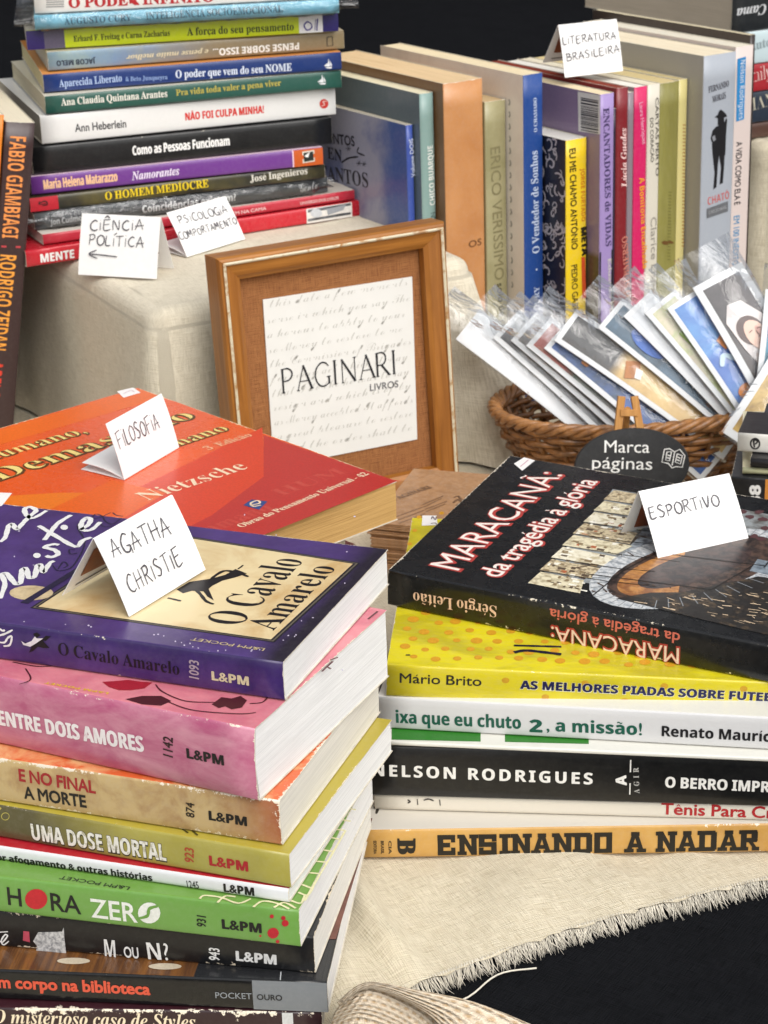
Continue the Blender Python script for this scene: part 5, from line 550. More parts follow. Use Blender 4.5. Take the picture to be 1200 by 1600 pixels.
# ------------------------------------------------------------------ books
class Book: pass
def frame_lying(A, yaw):
    c, s = cos(yaw), sin(yaw)
    m = Matrix(((c, -s, 0), (s, c, 0), (0, 0, 1))).to_4x4(); m.translation = A; return m
def make_book(name, M, L, W, T, label, cat='book', group=None, front='#888888', spine=None, back=None, page='#ece9e2', pdark=None, bulge=.0003, wear=.5,
              tk=.00035, r=.0009, rough=.34, front_kw=None, spine_kw=None, sag=0.0, hard=False, curl=0.0, page_seed=0, paper='#e2d8c4'):
    """a real book: bound card cover wrapped round spine, block of pages; x along the spine, y from spine to fore-edge, z thickness (front cover on top)"""
    root = empty(name, M, label, cat, group); B = Book(); B.root = root; B.L, B.W, B.T = L, W, T
    fk = dict(front_kw or {}); sk = dict(spine_kw or {}); spine = spine or front; back = back or spine
    mats = []
    for c, kw in ((front, fk), (spine, sk), (back, {})):
        if isinstance(c, str): mats.append(covmat(c, rough=kw.pop('rough', rough), dims=(L, W, T), wear=kw.pop('wear', wear), paper=paper, seed=random.random() * 9, **kw))
        else: mats.append(c)
    mats.append(plain('#d9d2c2', .8, 'card_edge'))
    B.cover_mats = mats
    r = min(r, T * .3)
    def bz(z):
        q = max(-1, min(1, 2 * z / T - 1)); return bulge * (1 - q * q)
    def warp(p):
        z = p.z
        if sag: z += sag * ((p.x / L - .5) ** 2 * 4) * (p.z / T)
        if curl and p.z > T * .5: z += curl * max(0, (p.x / L - .6) / .4) ** 2 * max(0, (p.y / W - .4) / .6) ** 2
        return Vector((p.x, p.y, z))
    B.warp = warp
    def prof(d):
        P = []
        for y in (W - d * .4, W * .7, W * .4, W * .15): P.append((y, d, 2))
        P += [(r, d, 1)]
        for a in (25, 50, 75): P.append((r - (r - d) * sin(radians(a)), r - (r - d) * cos(radians(a)), 1))
        n = 5
        for i in range(n + 1):
            z = r + (T - 2 * r) * i / n; P.append((d - bz(z), z, 1))
        for a in (75, 50, 25): P.append((r - (r - d) * sin(radians(a)), T - r + (r - d) * cos(radians(a)), 1))
        P.append((r, T - d, 0))
        for y in (W * .15, W * .4, W * .7, W - d * .4): P.append((y, T - d, 0))
        return P
    po, pi_ = prof(0), prof(tk); n = len(po); NX = 14; mb = MB()
    over = .0022 if hard else 0
    for k in range(NX + 1):
        x = -over + (L + 2 * over) * k / NX
        for p in po: mb.v.append(tuple(warp(Vector((x, p[0] + (over if p[0] > W * .9 else 0), p[1])))))
        for p in pi_: mb.v.append(tuple(warp(Vector((x, p[0] + (over if p[0] > W * .9 else 0), p[1])))))
    for k in range(NX):
        a = k * 2 * n; b_ = a + 2 * n
        for i in range(n - 1):
            m = po[i][2] if po[i][2] == po[i + 1][2] else 1
            if po[i][2] != po[i + 1][2]: m = po[i][2] if po[i][2] != 1 else po[i + 1][2]
            mb.f.append((a + i, a + i + 1, b_ + i + 1, b_ + i)[::-1]); mb.m.append(m)
            mb.f.append((a + n + i, b_ + n + i, b_ + n + i + 1, a + n + i + 1)[::-1]); mb.m.append(3)
        for i in (0, n - 1):
            q = (a + i, b_ + i, b_ + n + i, a + n + i); mb.f.append(q if i else q[::-1]); mb.m.append(3)
    for k in (0, NX):
        a = k * 2 * n
        for i in range(n - 1):
            q = (a + i, a + n + i, a + n + i + 1, a + i + 1); mb.f.append(q[::-1] if k == 0 else q); mb.m.append(3)
    cov = mb.build('cover', mats, root); B.cover = cov
    for p in cov.data.polygons: p.use_smooth = p.material_index == 1
    pb = MB(); g = tk + .00004; NXP = 10; ins = .0005
    def pg(i, j):
        x = (ins if not hard else .001) + (L - 2 * ins) * j / NXP
        ring = [(W - .0006, g), (W * .5, g), (g + .0012, g), (g + .0003 - bz(T * .5) * .7, T * .5), (g + .0012, T - g), (W * .5, T - g), (W - .0006, T - g), (W - .0006 - .0004 * sin(j), T * .5)]
        y, z = ring[i]; return warp(Vector((x, y, z)))
    pb.grid(8, NXP + 1, pg, closeu=True, flip=False)
    k0 = 0; k1 = NXP * 8
    pb.f.append(tuple(range(k0, k0 + 8))[::-1]); pb.m.append(0); pb.f.append(tuple(range(k1, k1 + 8))); pb.m.append(0)
    B.pages = pb.build('page_block', pagemat(page, pdark, page_seed), root)
    sw = lambda p: warp(Vector((p.x, -bz(p.z), p.z)))
    B.spine = Surf(root, (0, -bulge * .6, 0), (1, 0, 0), (0, 0, 1), sw)
    B.front = Surf(root, (0, 0, T), (1, 0, 0), (0, 1, 0), warp)
    B.head = Surf(root, (L, 0, 0), (0, 1, 0), (0, 0, 1))
    B.foot = Surf(root, (0, 0, 0), (0, -1, 0), (0, 0, 1))
    return B
def spine_block(B, px0, px1, col, name='spine_panel', z0=0.02, z1=.98, e=.00009, yref=None):
    """a printed block of colour across the spine between two photo x positions"""
    y = yref if yref is not None else B.spine.px(B.L * .5, B.T * .5)[1]
    def u(px):
        lo, hi = 0, B.L
        for _ in range(40):
            m = (lo + hi) / 2
            if B.spine.px(m, B.T * .5)[0] < px: lo = m
            else: hi = m
        return lo
    a, b_ = u(px0), u(px1); mb = MB(); n = 6
    for i in range(n):
        v0 = B.T * (z0 + (z1 - z0) * i / n); v1 = B.T * (z0 + (z1 - z0) * (i + 1) / n)
        mb.add([B.spine.loc(a, v0, e), B.spine.loc(b_, v0, e), B.spine.loc(b_, v1, e), B.spine.loc(a, v1, e)], [(0, 1, 2, 3)])
    return mb.build(name, col if not isinstance(col, str) else ink(col), B.cover)
def sticker(B, S, pts, name='price_sticker', col='#f2efec'):
    mb = MB(); q = [S.hit(*p) for p in pts]
    poly_into(mb, S, [q], .0002)
    return mb.build(name, plain(col, .5, 'sticker_paper', .03), B.cover)
def lpm(B, px, h, col): TX(B.spine, 'L&PM', 'S', px, h, ink(col), B.cover, 'publisher_mark', bold=.045)

# ================================================================== SETTING: table under black cloth, cream runner
def hgt_black(x, y): return 0.0
mb = MB(); NX, NY = 60, 90; uv = []
def tb(i, j):
    x = -1.6 + 3.2 * i / (NX - 1); y = .25 + 3.3 * (j / (NY - 1)); z = -.0055
    if y > 1.9: z += .012 * sin(x * 9 + y * 3) * sin(y * 5 + 1) * min(1, (y - 1.9) / .4)
    uv.append((x, y)); return (x, y, z)
mb.grid(NX, NY, tb)
props(mb.build('table_surface', weave('#1c1d20', '#0d0e10', .0011, .95, 'black_twill', .0003, .6, .3, .03, 0), smooth=True, uvs=uv), kind='structure')
# a dark cloth backdrop hanging behind the stall
mb = MB(); uv = []
def bd(i, j):
    x = -1.9 + 3.8 * i / 119; z = -.3 + 2.2 * j / 20
    uv.append((x, z)); return (x, 3.5 + .035 * sin(x * 17 + sin(x * 5)) + .012 * sin(x * 41), z)
mb.grid(120, 21, bd)
props(mb.build('backdrop', weave('#141417', '#070709', .0015, .95, 'black_drape', .0003, 0, .2, .02, 0), smooth=True, uvs=uv), kind='structure')

# cream runner with a frayed edge: s along the frayed edge, t back from it
E0 = on(655, 1548, 0); E1 = on(1215, 1383, 0); ed = (E1 - E0); ed.z = 0; ed.normalize(); en = Vector((-ed.y, ed.x, 0))
def runner_h(s, t):
    p = E0 + ed * s + en * t
    z = .0009 + .0005 * sin(p.x * 61 + p.y * 23) * sin(p.y * 47 - p.x * 15) + .0002 * sin(p.x * 140 + 2 * sin(p.y * 90))
    # soft folds running back from the edge beside the left stack
    def fold(c, sl, w, h): 
        d = (s - c - sl * t) / w; return h * math.exp(-d * d)
    k = min(1, max(0, 1 - (t - .14) / .12)) 
    z += k * (fold(.000, .05, .0065, .0095) + fold(-.024, -.06, .009, .008) + fold(.05, .35, .018, .0032) + fold(.105, -.1, .014, .0030) + fold(.135, .2, .010, .0022) + fold(.018, -.15, .014, -.0008))
    z = .0012 + (z - .0012) * min(1, max(0, t) / .03)
    return max(z, .0003)
mb = MB(); uv = []; NS, NT = 220, 150
def rn(i, j):
    s = -.50 + 1.05 * i / (NS - 1); t = (j / (NT - 1)) ** 1.6 * 1.0
    jag = .0009 * sin(s * 300) + .0008 * sin(s * 731 + 1) if j == 0 else 0
    bow = .006 * sin(s * 9 + .4) + .003 * sin(s * 23)
    bow -= .05 * min(1, max(0, (-s - .004) / .05)) ** 1.3
    tt = t + jag + bow * max(0, 1 - t / .12); p = E0 + ed * s + en * tt; uv.append((s, tt)); return (p.x, p.y, runner_h(s, tt))
mb.grid(NS, NT, rn)
CLOTH = weave('#e6dcc4', '#c0b294', .00085, .95, 'cream_muslin', .00055, .0, .18)
runner = mb.build('table_runner', CLOTH, smooth=True, uvs=uv)
props(runner, 'cream muslin runner with a frayed edge laid over the black tabletop', 'table runner')
mb = MB()
for i in range(2600):
    s = -.006 + .50 * (i + random.random()) / 2600
    bow = .006 * sin(s * 9 + .4) + .003 * sin(s * 23)
    p = E0 + ed * s + en * (bow + .0012); tuft = int(i / (7 + 5 * sin(i * .013))); tr_ = random.Random(tuft); l = random.uniform(.0024, .0056) * tr_.uniform(.7, 1.45); a = .25 + tr_.gauss(0, .32) + random.gauss(0, .16)
    d = -en * cos(a) + ed * sin(a); pts = []
    cv = random.gauss(0, .25)
    for k in range(5):
        q = k / 4; pts.append(p + d * (l * q) + ed * (cv * l * q * q) + Vector((0, 0, .0016 * (1 - q) + .0006 * sin(q * 3 + i) - .004 * q)))
    w = random.uniform(.0001, .00021); mb.tube(pts, [w, w, w, w * .8, w * .4], 4)
pts = [E0 + ed * (.004 + .045 * q) - en * (.0075 - .006 * q + .003 * sin(q * 7)) + Vector((0, 0, -.0028)) for q in [k / 14 for k in range(15)]]
mb.tube(pts, .0004, 5)
fr = mb.build('frayed_threads', plain('#e6dfcf', .9, 'loose_thread', .1), runner, smooth=True); props(fr, kind='stuff')

# folded woven strap lying at the front edge of the table
P0 = on(520, 1606, 0)
def strap_band(mb, x0, x1, ytop, rad, uv, half, lift, tw=0.0):
    NU, NV = 60, 26
    def fn(i, j):
        q = i / (NU - 1); a = pi * (.02 + .96 * j / (NV - 1)); x = x0 + (x1 - x0) * q
        env = max(.05, sin(pi * (.16 + .80 * q))) ** .6
        y = ytop - q * .006 - rad * 1.25 * cos(a); z = -.004 + lift * env * sin(a) + .0006 * sin(q * 30 + j)
        uv.append((x, half * j / (NV - 1))); return (x, y, z)
    mb.grid(NU, NV, fn)
knit = None
m, n, l, b = newmat('knitted_cotton')
tc = n.new('ShaderNodeTexCoord'); sp = n.new('ShaderNodeSeparateXYZ'); l.new(tc.outputs['UV'], sp.inputs[0])
row = mathn(n, l, 'MULTIPLY', sp.outputs[1], 2 * pi / .0040)
par = mathn(n, l, 'MULTIPLY', mathn(n, l, 'FLOOR', mathn(n, l, 'MULTIPLY', sp.outputs[1], 1 / .0040)), 1.7)
a_ = mathn(n, l, 'SINE', row); c_ = mathn(n, l, 'SINE', mathn(n, l, 'ADD', mathn(n, l, 'MULTIPLY', sp.outputs[0], 2 * pi / .0066), par))
h_ = mathn(n, l, 'ADD', mathn(n, l, 'MULTIPLY', a_, .6), mathn(n, l, 'MULTIPLY', c_, .45))
h_ = mathn(n, l, 'ADD', h_, mathn(n, l, 'MULTIPLY', noise(n, l, tc.outputs['UV'], 700, 4), 1.5))
l.new(mixc(n, l, ramp(n, l, h_, -.45, .75), hx('#c6a57c'), hx('#f0dfc6')), b.inputs['Base Color']); b.inputs['Roughness'].default_value = .95; b.inputs['Specular IOR Level'].default_value = .1
bump(n, l, b, h_, .0012, .9); knit = m
def loft(mb, rows, uv, ku=6, kv=6, sc=1.0):
    R = [smooth([tuple(p) for p in r], ku) for r in rows]; n = len(R[0])
    C = [smooth([R[k][i] for k in range(len(R))], kv) for i in range(n)]; mrow = len(C[0])
    def fn(i, j): 
        p = C[i][j]; uv.append((i * .11 / n * sc, j * .045 / mrow * sc)); return p
    mb.grid(n, mrow, fn, flip=True)
strap = empty('woven_strap', Matrix.Translation(on(620, 1600, 0)), 'folded beige knitted cotton strap lying beside the tall pocket book stack', 'strap')
def O3(x, y, z): return on(x, y, z) - on(620, 1600, 0)
mb = MB(); uv = []
loft(mb, [[O3(556, 1560, .002), O3(585, 1556, .002), O3(655, 1560, .002), O3(745, 1574, .001), O3(830, 1602, .001)],
          [O3(527, 1566, .018), O3(572, 1535, .026), O3(655, 1547, .025), O3(742, 1567, .018), O3(822, 1604, .006)],
          [O3(534, 1566, .022), O3(578, 1541, .0275), O3(648, 1562, .024), O3(712, 1594, .016), O3(760, 1650, .006)],
          [O3(538, 1566, .022), O3(576, 1545, .0270), O3(636, 1566, .022), O3(684, 1600, .014), O3(704, 1650, .004)]], uv)
a = mb.build('folded_band', knit, strap, smooth=True, uvs=uv); md = a.modifiers.new('t', 'SOLIDIFY'); md.thickness = .0014
mb = MB(); uv = []
loft(mb, [[O3(538, 1558, .0215), O3(577, 1541, .0262), O3(634, 1561, .0205), O3(682, 1594, .0125), O3(704, 1645, .003)],
          [O3(522, 1584, .015), O3(565, 1570, .0215), O3(622, 1588, .016), O3(664, 1620, .008), O3(684, 1665, .001)],
          [O3(514, 1612, .008), O3(556, 1596, .016), O3(612, 1612, .012), O3(650, 1640, .005), O3(668, 1680, .000)],
          [O3(508, 1660, .000), O3(548, 1650, .004), O3(600, 1660, .003), O3(636, 1680, .001), O3(650, 1710, .000)]], uv)
a = mb.build('under_band', knit, strap, smooth=True, uvs=uv); md = a.modifiers.new('t', 'SOLIDIFY'); md.thickness = .0014

# ---------------------------------------------------------------- cloth covered riser block behind the frame
RZ = .131
F1 = on(235, 490, RZ); F2 = on(741, 402, RZ); ru = (F2 - F1); ru.z = 0; RW = ru.length; ru.normalize(); rd = Vector((-ru.y, ru.x, 0)); RD = .27 
F1 = Vector((F1.x, F1.y, 0))
def draped_block(name, O, u, d, W, D, H, mat, label, cat, corner=.012, flare=.02, seed=0, foldamp=1.0, hot=()):
    per = []; N = 150
    def sd_pt(q):   # rounded rectangle, q in 0..1 -> (point, outward normal, corner weight)
        r = corner; segs = [(W - 2 * r, 0), (D - 2 * r, 1), (W - 2 * r, 2), (D - 2 * r, 3)]; arc = pi / 2 * r; tot = 2 * (W + D - 4 * r) + 4 * arc; s = q * tot
        for k in range(4):
            ln = segs[k][0]
            if s < ln:
                t = s + r; P = [(t, 0), (W, t), (W - t, D), (0, D - t)][k]; nrm = [(0, -1), (1, 0), (0, 1), (-1, 0)][k]
                e = min(s, ln - s); return P, nrm, math.exp(-(e / .03) ** 2)
            s -= ln
            if s < arc:
                a = s / r; c = [(W - r, r), (W - r, D - r), (r, D - r), (r, r)][k]; b0 = [-pi / 2, 0, pi / 2, pi][k] + a
                return (c[0] + r * cos(b0), c[1] + r * sin(b0)), (cos(b0), sin(b0)), 1.0
            s -= arc
        return (r, 0), (0, -1), 1
    rows = []; rr = .010
    prof = [(0.0, 0), (.35, 0), (.7, 0), (.9, 0)]
    mb = MB(); uv = []; SIDE = 22; EDGE = 6
    P = [sd_pt(i / N) for i in range(N)]; acc = 0; arcs = [0]
    for i in range(1, N): acc += sqrt((P[i][0][0] - P[i - 1][0][0]) ** 2 + (P[i][0][1] - P[i - 1][0][1]) ** 2); arcs.append(acc)
    def W3(x, y, z): return O + u * x + d * y + Vector((0, 0, z))
    def ring(fn):
        for i in range(N):
            x, y, z, U, V = fn(i); mb.v.append(tuple(W3(x, y, z))); uv.append((U, V))
    cx, cy = W / 2, D / 2; nr = 0
    for f in (.02, .3, .6, .8, .9):
        ring(lambda i: (cx + (P[i][0][0] - cx) * f, cy + (P[i][0][1] - cy) * f, H + .0008 * sin(i * .7 + f * 9) * f, cx + (P[i][0][0] - cx) * f, cy + (P[i][0][1] - cy) * f)); nr += 1
    for k in range(EDGE + 1):
        a = pi / 2 * k / EDGE
        ring(lambda i: (P[i][0][0] + P[i][1][0] * (-rr + rr * sin(a)), P[i][0][1] + P[i][1][1] * (-rr + rr * sin(a)), H - rr + rr * cos(a), P[i][0][0] + P[i][1][0] * rr * a, P[i][0][1] + P[i][1][1] * rr * a)); nr += 1
    for k in range(1, SIDE + 1):
        t = k / SIDE
        def f(i):
            p, nn, w = P[i]; s = arcs[i]
            o = flare * t * (.25 + 1.0 * w) + foldamp * t * (.004 * sin(s * 62 + seed) + .003 * sin(s * 117 + 2 + seed)) * (.35 + 1.4 * w) + .0012 * sin(s * 40 + t * 6)
            for hs, ha, hw in hot:      # cloth gathered into a hanging fold at a corner
                q_ = (s - hs) / hw; o += ha * t ** 1.15 * math.exp(-q_ * q_) * (1 + .35 * cos(q_ * 4.5))
            o = max(o, .0005); z = (H - rr) * (1 - t) + .0035
            return (p[0] + nn[0] * o, p[1] + nn[1] * o, z, p[0] + nn[0] * .1 * t if abs(nn[0]) > .7 else s, t * H + p[1] if abs(nn[0]) <= .7 else p[1] + t * .02)
        def f2(i):
            x, y, z, U, V = f(i); return (x, y, z, arcs[i], 1.0 + t * H)
        ring(f2); nr += 1
    for j in range(nr - 1):
        for i in range(N):
            a_, b_ = j * N + i, j * N + (i + 1) % N; mb.f.append((a_, a_ + N, b_ + N, b_)[::1]); mb.m.append(0)
    mb.f.append(tuple(range(N))); mb.m.append(0)
    o = mb.build(name, mat, smooth=True, uvs=uv); return props(o, label, cat)
draped_block('draped_riser', F1, ru, rd, RW, RD, RZ, weave('#e6ddc8', '#c2b79e', .0009, .95, 'riser_cloth', .0004, 0, .12), 'large block draped in cream cloth behind the frame, carrying the tall stack', 'riser', corner=.010, flare=.006, seed=.6, foldamp=.7, hot=((RW - .020 + .008, .030, .020), (RW + .02, .012, .012)))
# second, lower block far right under the other books
R2 = at(1176, 213, 1.66); R2z = R2.z
R2O = at(1150, 222, 1.60); R2z = R2O.z; R2yaw = radians(27)
r2u = Vector((cos(R2yaw), sin(R2yaw), 0)); r2d = Vector((-sin(R2yaw), cos(R2yaw), 0))
O2 = Vector((R2O.x, R2O.y, 0)) - r2d * .02 + r2u * .012
draped_block('draped_riser', O2, r2u, r2d, .30, .24, R2z, CLOTH, 'small block draped in cream cloth under the crimson and navy books', 'riser', corner=.012, flare=.012, seed=2)

# ================================================================== LEFT FRONT STACK (pocket books, spines to the front)
Z = .1425
PK = 'tall stack of pocket books'
def lying_right(name, x, yt, yb, yl, label, W=.107, L=.178, group=PK, **kw):
    """spine facing the camera, its right front top corner seen at (x, yt)"""
    global Z
    A = on(x, yt, Z); Bp = on(0, yl, Z); zb = vz(A, yb) + .0002
    d = A - Bp; yaw = atan2(d.y, d.x); T = Z - zb
    O = Vector((A.x - L * cos(yaw), A.y - L * sin(yaw), zb)); Z = zb - .0004
    return make_book(name, frame_lying(O, yaw), L, W, T, label, 'book', group, **kw)
def rot_num(B, s, x, y0, y1, h, col): TX(B.spine, s, 's', (x, y0, x, y1), h, ink(col), B.cover, 'number_lettering', bold=.03)

B = lying_right('pocket_book', 442, 1035, 1096, 973, 'purple pocket book with a parchment panel on its cover, under the AGATHA CHRISTIE card', front='#453066', spine='#38255f', back='#2d2040', page='#f2f1ef', wear=.3,
                front_kw=dict(c2='#533c7c', scale=30, blend=(0, .165, .178, '#241c2c')), spine_kw=dict(c2='#4a3276', scale=40, blend=(2, .0125, .017, '#372a5a')))
S = B.front; pn = [(56, 949), (425, 1001), (555, 881), (236, 831)]
def grow(q, k): 
    cx = sum(p[0] for p in q) / 4; cy = sum(p[1] for p in q) / 4; return [(cx + (p[0] - cx) * k, cy + (p[1] - cy) * k) for p in q]
PG(S, grow(pn, 1.035), ink('#232026'), B.cover, 'panel_border', .00006)
PG(S, grow(pn, 1.018), ink('#6d6456'), B.cover, 'panel_border', .00010)
PG(S, grow(pn, 1.004), ink('#232026'), B.cover, 'panel_border', .00014)
parch = covmat('#e6d2a4', '#c79f63', 38, .42, .72, .4, fine=.05)
PG(S, grow(pn, .985), parch, B.cover, 'parchment_panel', .00018)
K = ink('#1b1518')
TX(S, 'O Cavalo', 'r', (374, 980, 476, 876), 58, K, B.cover, e=.00026, bold=-.006)
TX(S, 'Amarelo', 'r', (428, 986, 527, 887), 46, K, B.cover, e=.00026, bold=-.006)
TX(S, 'L&PM POCKET', 's', (416, 1014, 301, 997), 5.5, ink('#c9b68a'), B.cover, 'publisher_mark')
TX(B.spine, 'O Cavalo Amarelo', 'r', (91, 1022, 282, 1054.5), 19, ink('#15101c'), B.cover, bold=-.006)
rot_num(B, '1093', 311, 1064, 1032, 15, '#a99aa6'); lpm(B, (330, 1061.5, 391, 1071), 13.5, '#d8cda8')
mb = MB()   # prancing figure with rider on the cover, swirls, branch, moon and hand lettering
for q in ([(276, 922), (296, 910), (330, 905), (352, 899), (368, 890), (386, 897), (368, 903), (348, 908), (332, 916), (326, 921), (334, 939), (324, 933), (318, 925), (300, 924), (286, 928)],): poly_into(mb, S, [[S.hit(*p) for p in q]], .00026)
for q, w in (([(300, 918), (312, 928), (322, 940), (334, 945)], .0014), ([(372, 890), (380, 884)], .0012), ([(262, 935), (275, 938), (283, 940)], .0012), ([(330, 905), (350, 893), (372, 896), (388, 902)], .0016)): stroke(mb, S, q, w, .00026)
mb.build('rider_silhouette', K, B.cover)
mb = MB(); D7 = lambda L: [(p[0] * .275, 760 + p[1] * .275) for p in L]
for L_ in ([(0, 318), (30, 292), (48, 232), (70, 216), (95, 246), (130, 212), (168, 172), (205, 140), (172, 120), (140, 132), (152, 166), (190, 182), (265, 140)],
           [(0, 640), (28, 560), (12, 505), (40, 500), (88, 555), (118, 545), (125, 480), (148, 470), (165, 520), (198, 512), (212, 455), (232, 450), (246, 492), (282, 440), (308, 426)],
           [(335, 335), (300, 332), (254, 348), (310, 364), (330, 388), (290, 405), (262, 396)], [(405, 165), (330, 212), (288, 262), (252, 308)], [(220, 226), (330, 292), (430, 345), (470, 310), (520, 292)],
           [(455, 250), (500, 222), (515, 190), (488, 182), (462, 215), (470, 250), (520, 248), (570, 205)]):
    stroke(mb, S, D7(L_), .0023, .00022, taper=.2)
for cx, cy in ((365, 235), (210, 395)): poly_into(mb, S, [[S.hit(*p) for p in D7(ellpts(cx, cy, 22, 15, 10))]], .00022)
mb.build('author_lettering', ink(WHITE), B.cover)
mb = MB(); poly_into(mb, S, [[S.hit(*p) for p in D7(ellpts(178, 606, 125, 42))]], .00010); mb.build('printed_moon', covmat('#d9c39a', '#b39c78', 160), B.cover)
mb = MB()
poly_into(mb, S, [[S.hit(*p) for p in D7([(115, 662), (500, 425), (545, 395), (520, 440), (160, 668)])]], .00020)
for L_ in ([(300, 450), (330, 480), (400, 465), (445, 410), (475, 350), (478, 300), (440, 230), (480, 190), (560, 180), (630, 150)], [(330, 470), (360, 430), (385, 450), (360, 465)], [(440, 380), (400, 385), (395, 360), (425, 362)], [(520, 190), (540, 160), (580, 170), (600, 200), (640, 215), (690, 180)], [(700, 172), (660, 165), (640, 150)], [(560, 200), (590, 230), (640, 225)]):
    stroke(mb, S, D7(L_), .0007, .00012)
mb.build('printed_branch', ink('#2b2440'), B.cover)
mb = MB()
for _ in range(46):
    x = random.uniform(20, 560); y = 968 + x * .155 + random.uniform(-16, -2) if random.random() < .55 else random.uniform(800, 900)
    if x > 430 and random.random() < .6: q = random.random(); x = 445 + 150 * q - random.uniform(6, 30); y = 1018 - 150 * q
    poly_into(mb, S, [[S.hit(*p) for p in ellpts(x, y, .9 + random.random(), .7 + random.random() * .6, 7)]], .00006)
mb.build('printed_stars', ink('#cfc6da'), B.cover)
sticker(B, S, [(-6, 770), (19, 771), (3, 791), (-14, 795)])
mb = MB()
for q in ([(-4, 979), (4, 985), (8, 984)], [(-3, 993), (8, 990), (20, 984)], [(0, 1003), (8, 1003), (13, 996), (19, 994), (16, 1007), (6, 1009)]): stroke(mb, B.spine, q, .0008)
mb.build('author_lettering', ink(WHITE), B.cover)
mb = MB()
for q in ([(36, 1001), (48, 1006), (56, 1000), (66, 999), (78, 1012), (68, 1012), (60, 1010), (52, 1017), (46, 1019), (50, 1010)], [(52, 990), (58, 988), (64, 992), (57, 997)], [(64, 1000), (72, 993), (80, 994), (72, 1001)]): poly_into(mb, B.spine, [[B.spine.hit(*p) for p in q]], EPS)
mb.build('rider_silhouette', ink('#140f18'), B.cover)
PG(B.spine, [(34, 1001), (40, 1005), (50, 1001), (55, 994), (58, 997), (68, 997), (58, 1004), (48, 1010), (37, 1007)], ink('#e6e2e4'), B.cover, 'rider_figure', .00024)

B = lying_right('pocket_book', 398, 1139, 1253, 1057, 'thick pink pocket book with dark red leaves on its cover, under the purple one', front='#e28a92', spine='#b5577c', page='#f3f2f0', bulge=.0012, wear=.5,
                front_kw=dict(c2='#c96a7c', scale=40), spine_kw=dict(c2='#d391a3', scale=55, lo=.35, hi=.7, stretch=(1, 1, 2)))
TX(B.spine, 'ENTRE DOIS AMORES', 'S', (-1, 1131, 227, 1174), 23, covmat('#f4eeee', '#e2c4cc', 500, .55, .7), B.cover, bold=.04)
rot_num(B, '1142', 271, 1186, 1152, 15, '#2a1418'); lpm(B, (292, 1182.5, 353, 1195), 15, BLACK)
mb = MB()
for q in ([(160, 1066), (178, 1065), (200, 1063), (222, 1066), (238, 1067), (226, 1076), (205, 1079), (186, 1079), (170, 1074)],): poly_into(mb, B.front, [[B.front.hit(*p) for p in q]], .0002)
mb.build('printed_leaf', ink('#a8232f'), B.cover)
mb = MB()
for q in ([(196, 1093), (222, 1088), (252, 1088), (268, 1096), (252, 1103), (222, 1101)], [(331, 1101), (346, 1090), (362, 1092), (376, 1088), (386, 1095), (378, 1106), (362, 1109), (352, 1104), (342, 1107)]): poly_into(mb, B.front, [[B.front.hit(*p) for p in q]], .0002)
for q in ([(243, 1070), (255, 1082), (290, 1096), (335, 1098)], [(40, 1045), (48, 1062), (30, 1070)], [(20, 1035), (60, 1042), (92, 1040)], [(260, 1096), (300, 1110), (370, 1116), (400, 1114)], [(390, 1100), (410, 1098), (420, 1088)]): stroke(mb, B.front, q, .0006)
mb.build('printed_vine', ink('#4e1c20'), B.cover)
TX(B.front, 'L&PM POCKET', 'S', (172, 1083, 72, 1066), 4, ink('#e8c21e'), B.cover, 'publisher_mark')
mb = MB()
for q in ([(503, 1050), (520, 1034)], [(510, 1042), (517, 1046)], [(516, 1032), (528, 1028)], [(575, 968), (590, 956)]): stroke(mb, B.front, q, .0012)
mb.build('printed_vine', ink('#5a2a30'), B.cover)

B = lying_right('pocket_book', 437, 1251, 1322, 1185, 'parchment coloured pocket book with an orange cover and frayed edges', front='#d9642f', spine='#c4aa78', page='#e9e4d8', wear=1.1,
                front_kw=dict(c2='#e6b27a', scale=55, lo=.45, hi=.6), spine_kw=dict(c2='#8e6038', scale=75, lo=.46, hi=.8, blend=(0, .160, .185, '#9c5a3a')))
TX(B.spine, 'E NO FINAL', 's', (29.5, 1219, 150, 1239), 18, ink('#a5222b'), B.cover, bold=.045)
TX(B.spine, 'A MORTE', 's', (39, 1247, 136, 1261.5), 18.5, ink(BLACK), B.cover, bold=.045)
rot_num(B, '874', 304, 1278, 1255, 13, '#241a14'); lpm(B, (325.6, 1280, 388, 1290.5), 14, BLACK)

B = lying_right('pocket_book', 452, 1335, 1389, 1258, 'olive yellow pocket book with a white title, under the parchment coloured one', front='#b3a33a', spine='#a49b47', page='#f2f1ee', wear=.5,
                spine_kw=dict(c2='#aea552', scale=40, blend=(0, .128, .086, '#5a5436')))
TX(B.spine, 'UMA DOSE MORTAL', 'S', (49.5, 1311, 261, 1345), 25, covmat('#eae8e0', '#b8b29a', 420, .52, .62), B.cover, bold=.02, shadow=ink('#3c3824'))
rot_num(B, '923', 303, 1349, 1325, 14, '#b2452e'); lpm(B, (326.5, 1351, 390, 1361.5), 15, '#ae1f2a')
mb = MB()
for q in ([(285, 1296), (294, 1302)], [(300, 1298), (309, 1306)]): stroke(mb, B.front, q, .001)
mb.build('printed_lines', ink('#4b441c'), B.cover)
mb = MB(); stroke(mb, B.spine, ellpts(9, 1275, 6, 5.5, 14) + [(15, 1275)], .0003); stroke(mb, B.spine, [(2, 1262), (-6, 1270), (0, 1281)], .0008); mb.build('registered_mark', ink('#c9bd62'), B.cover)

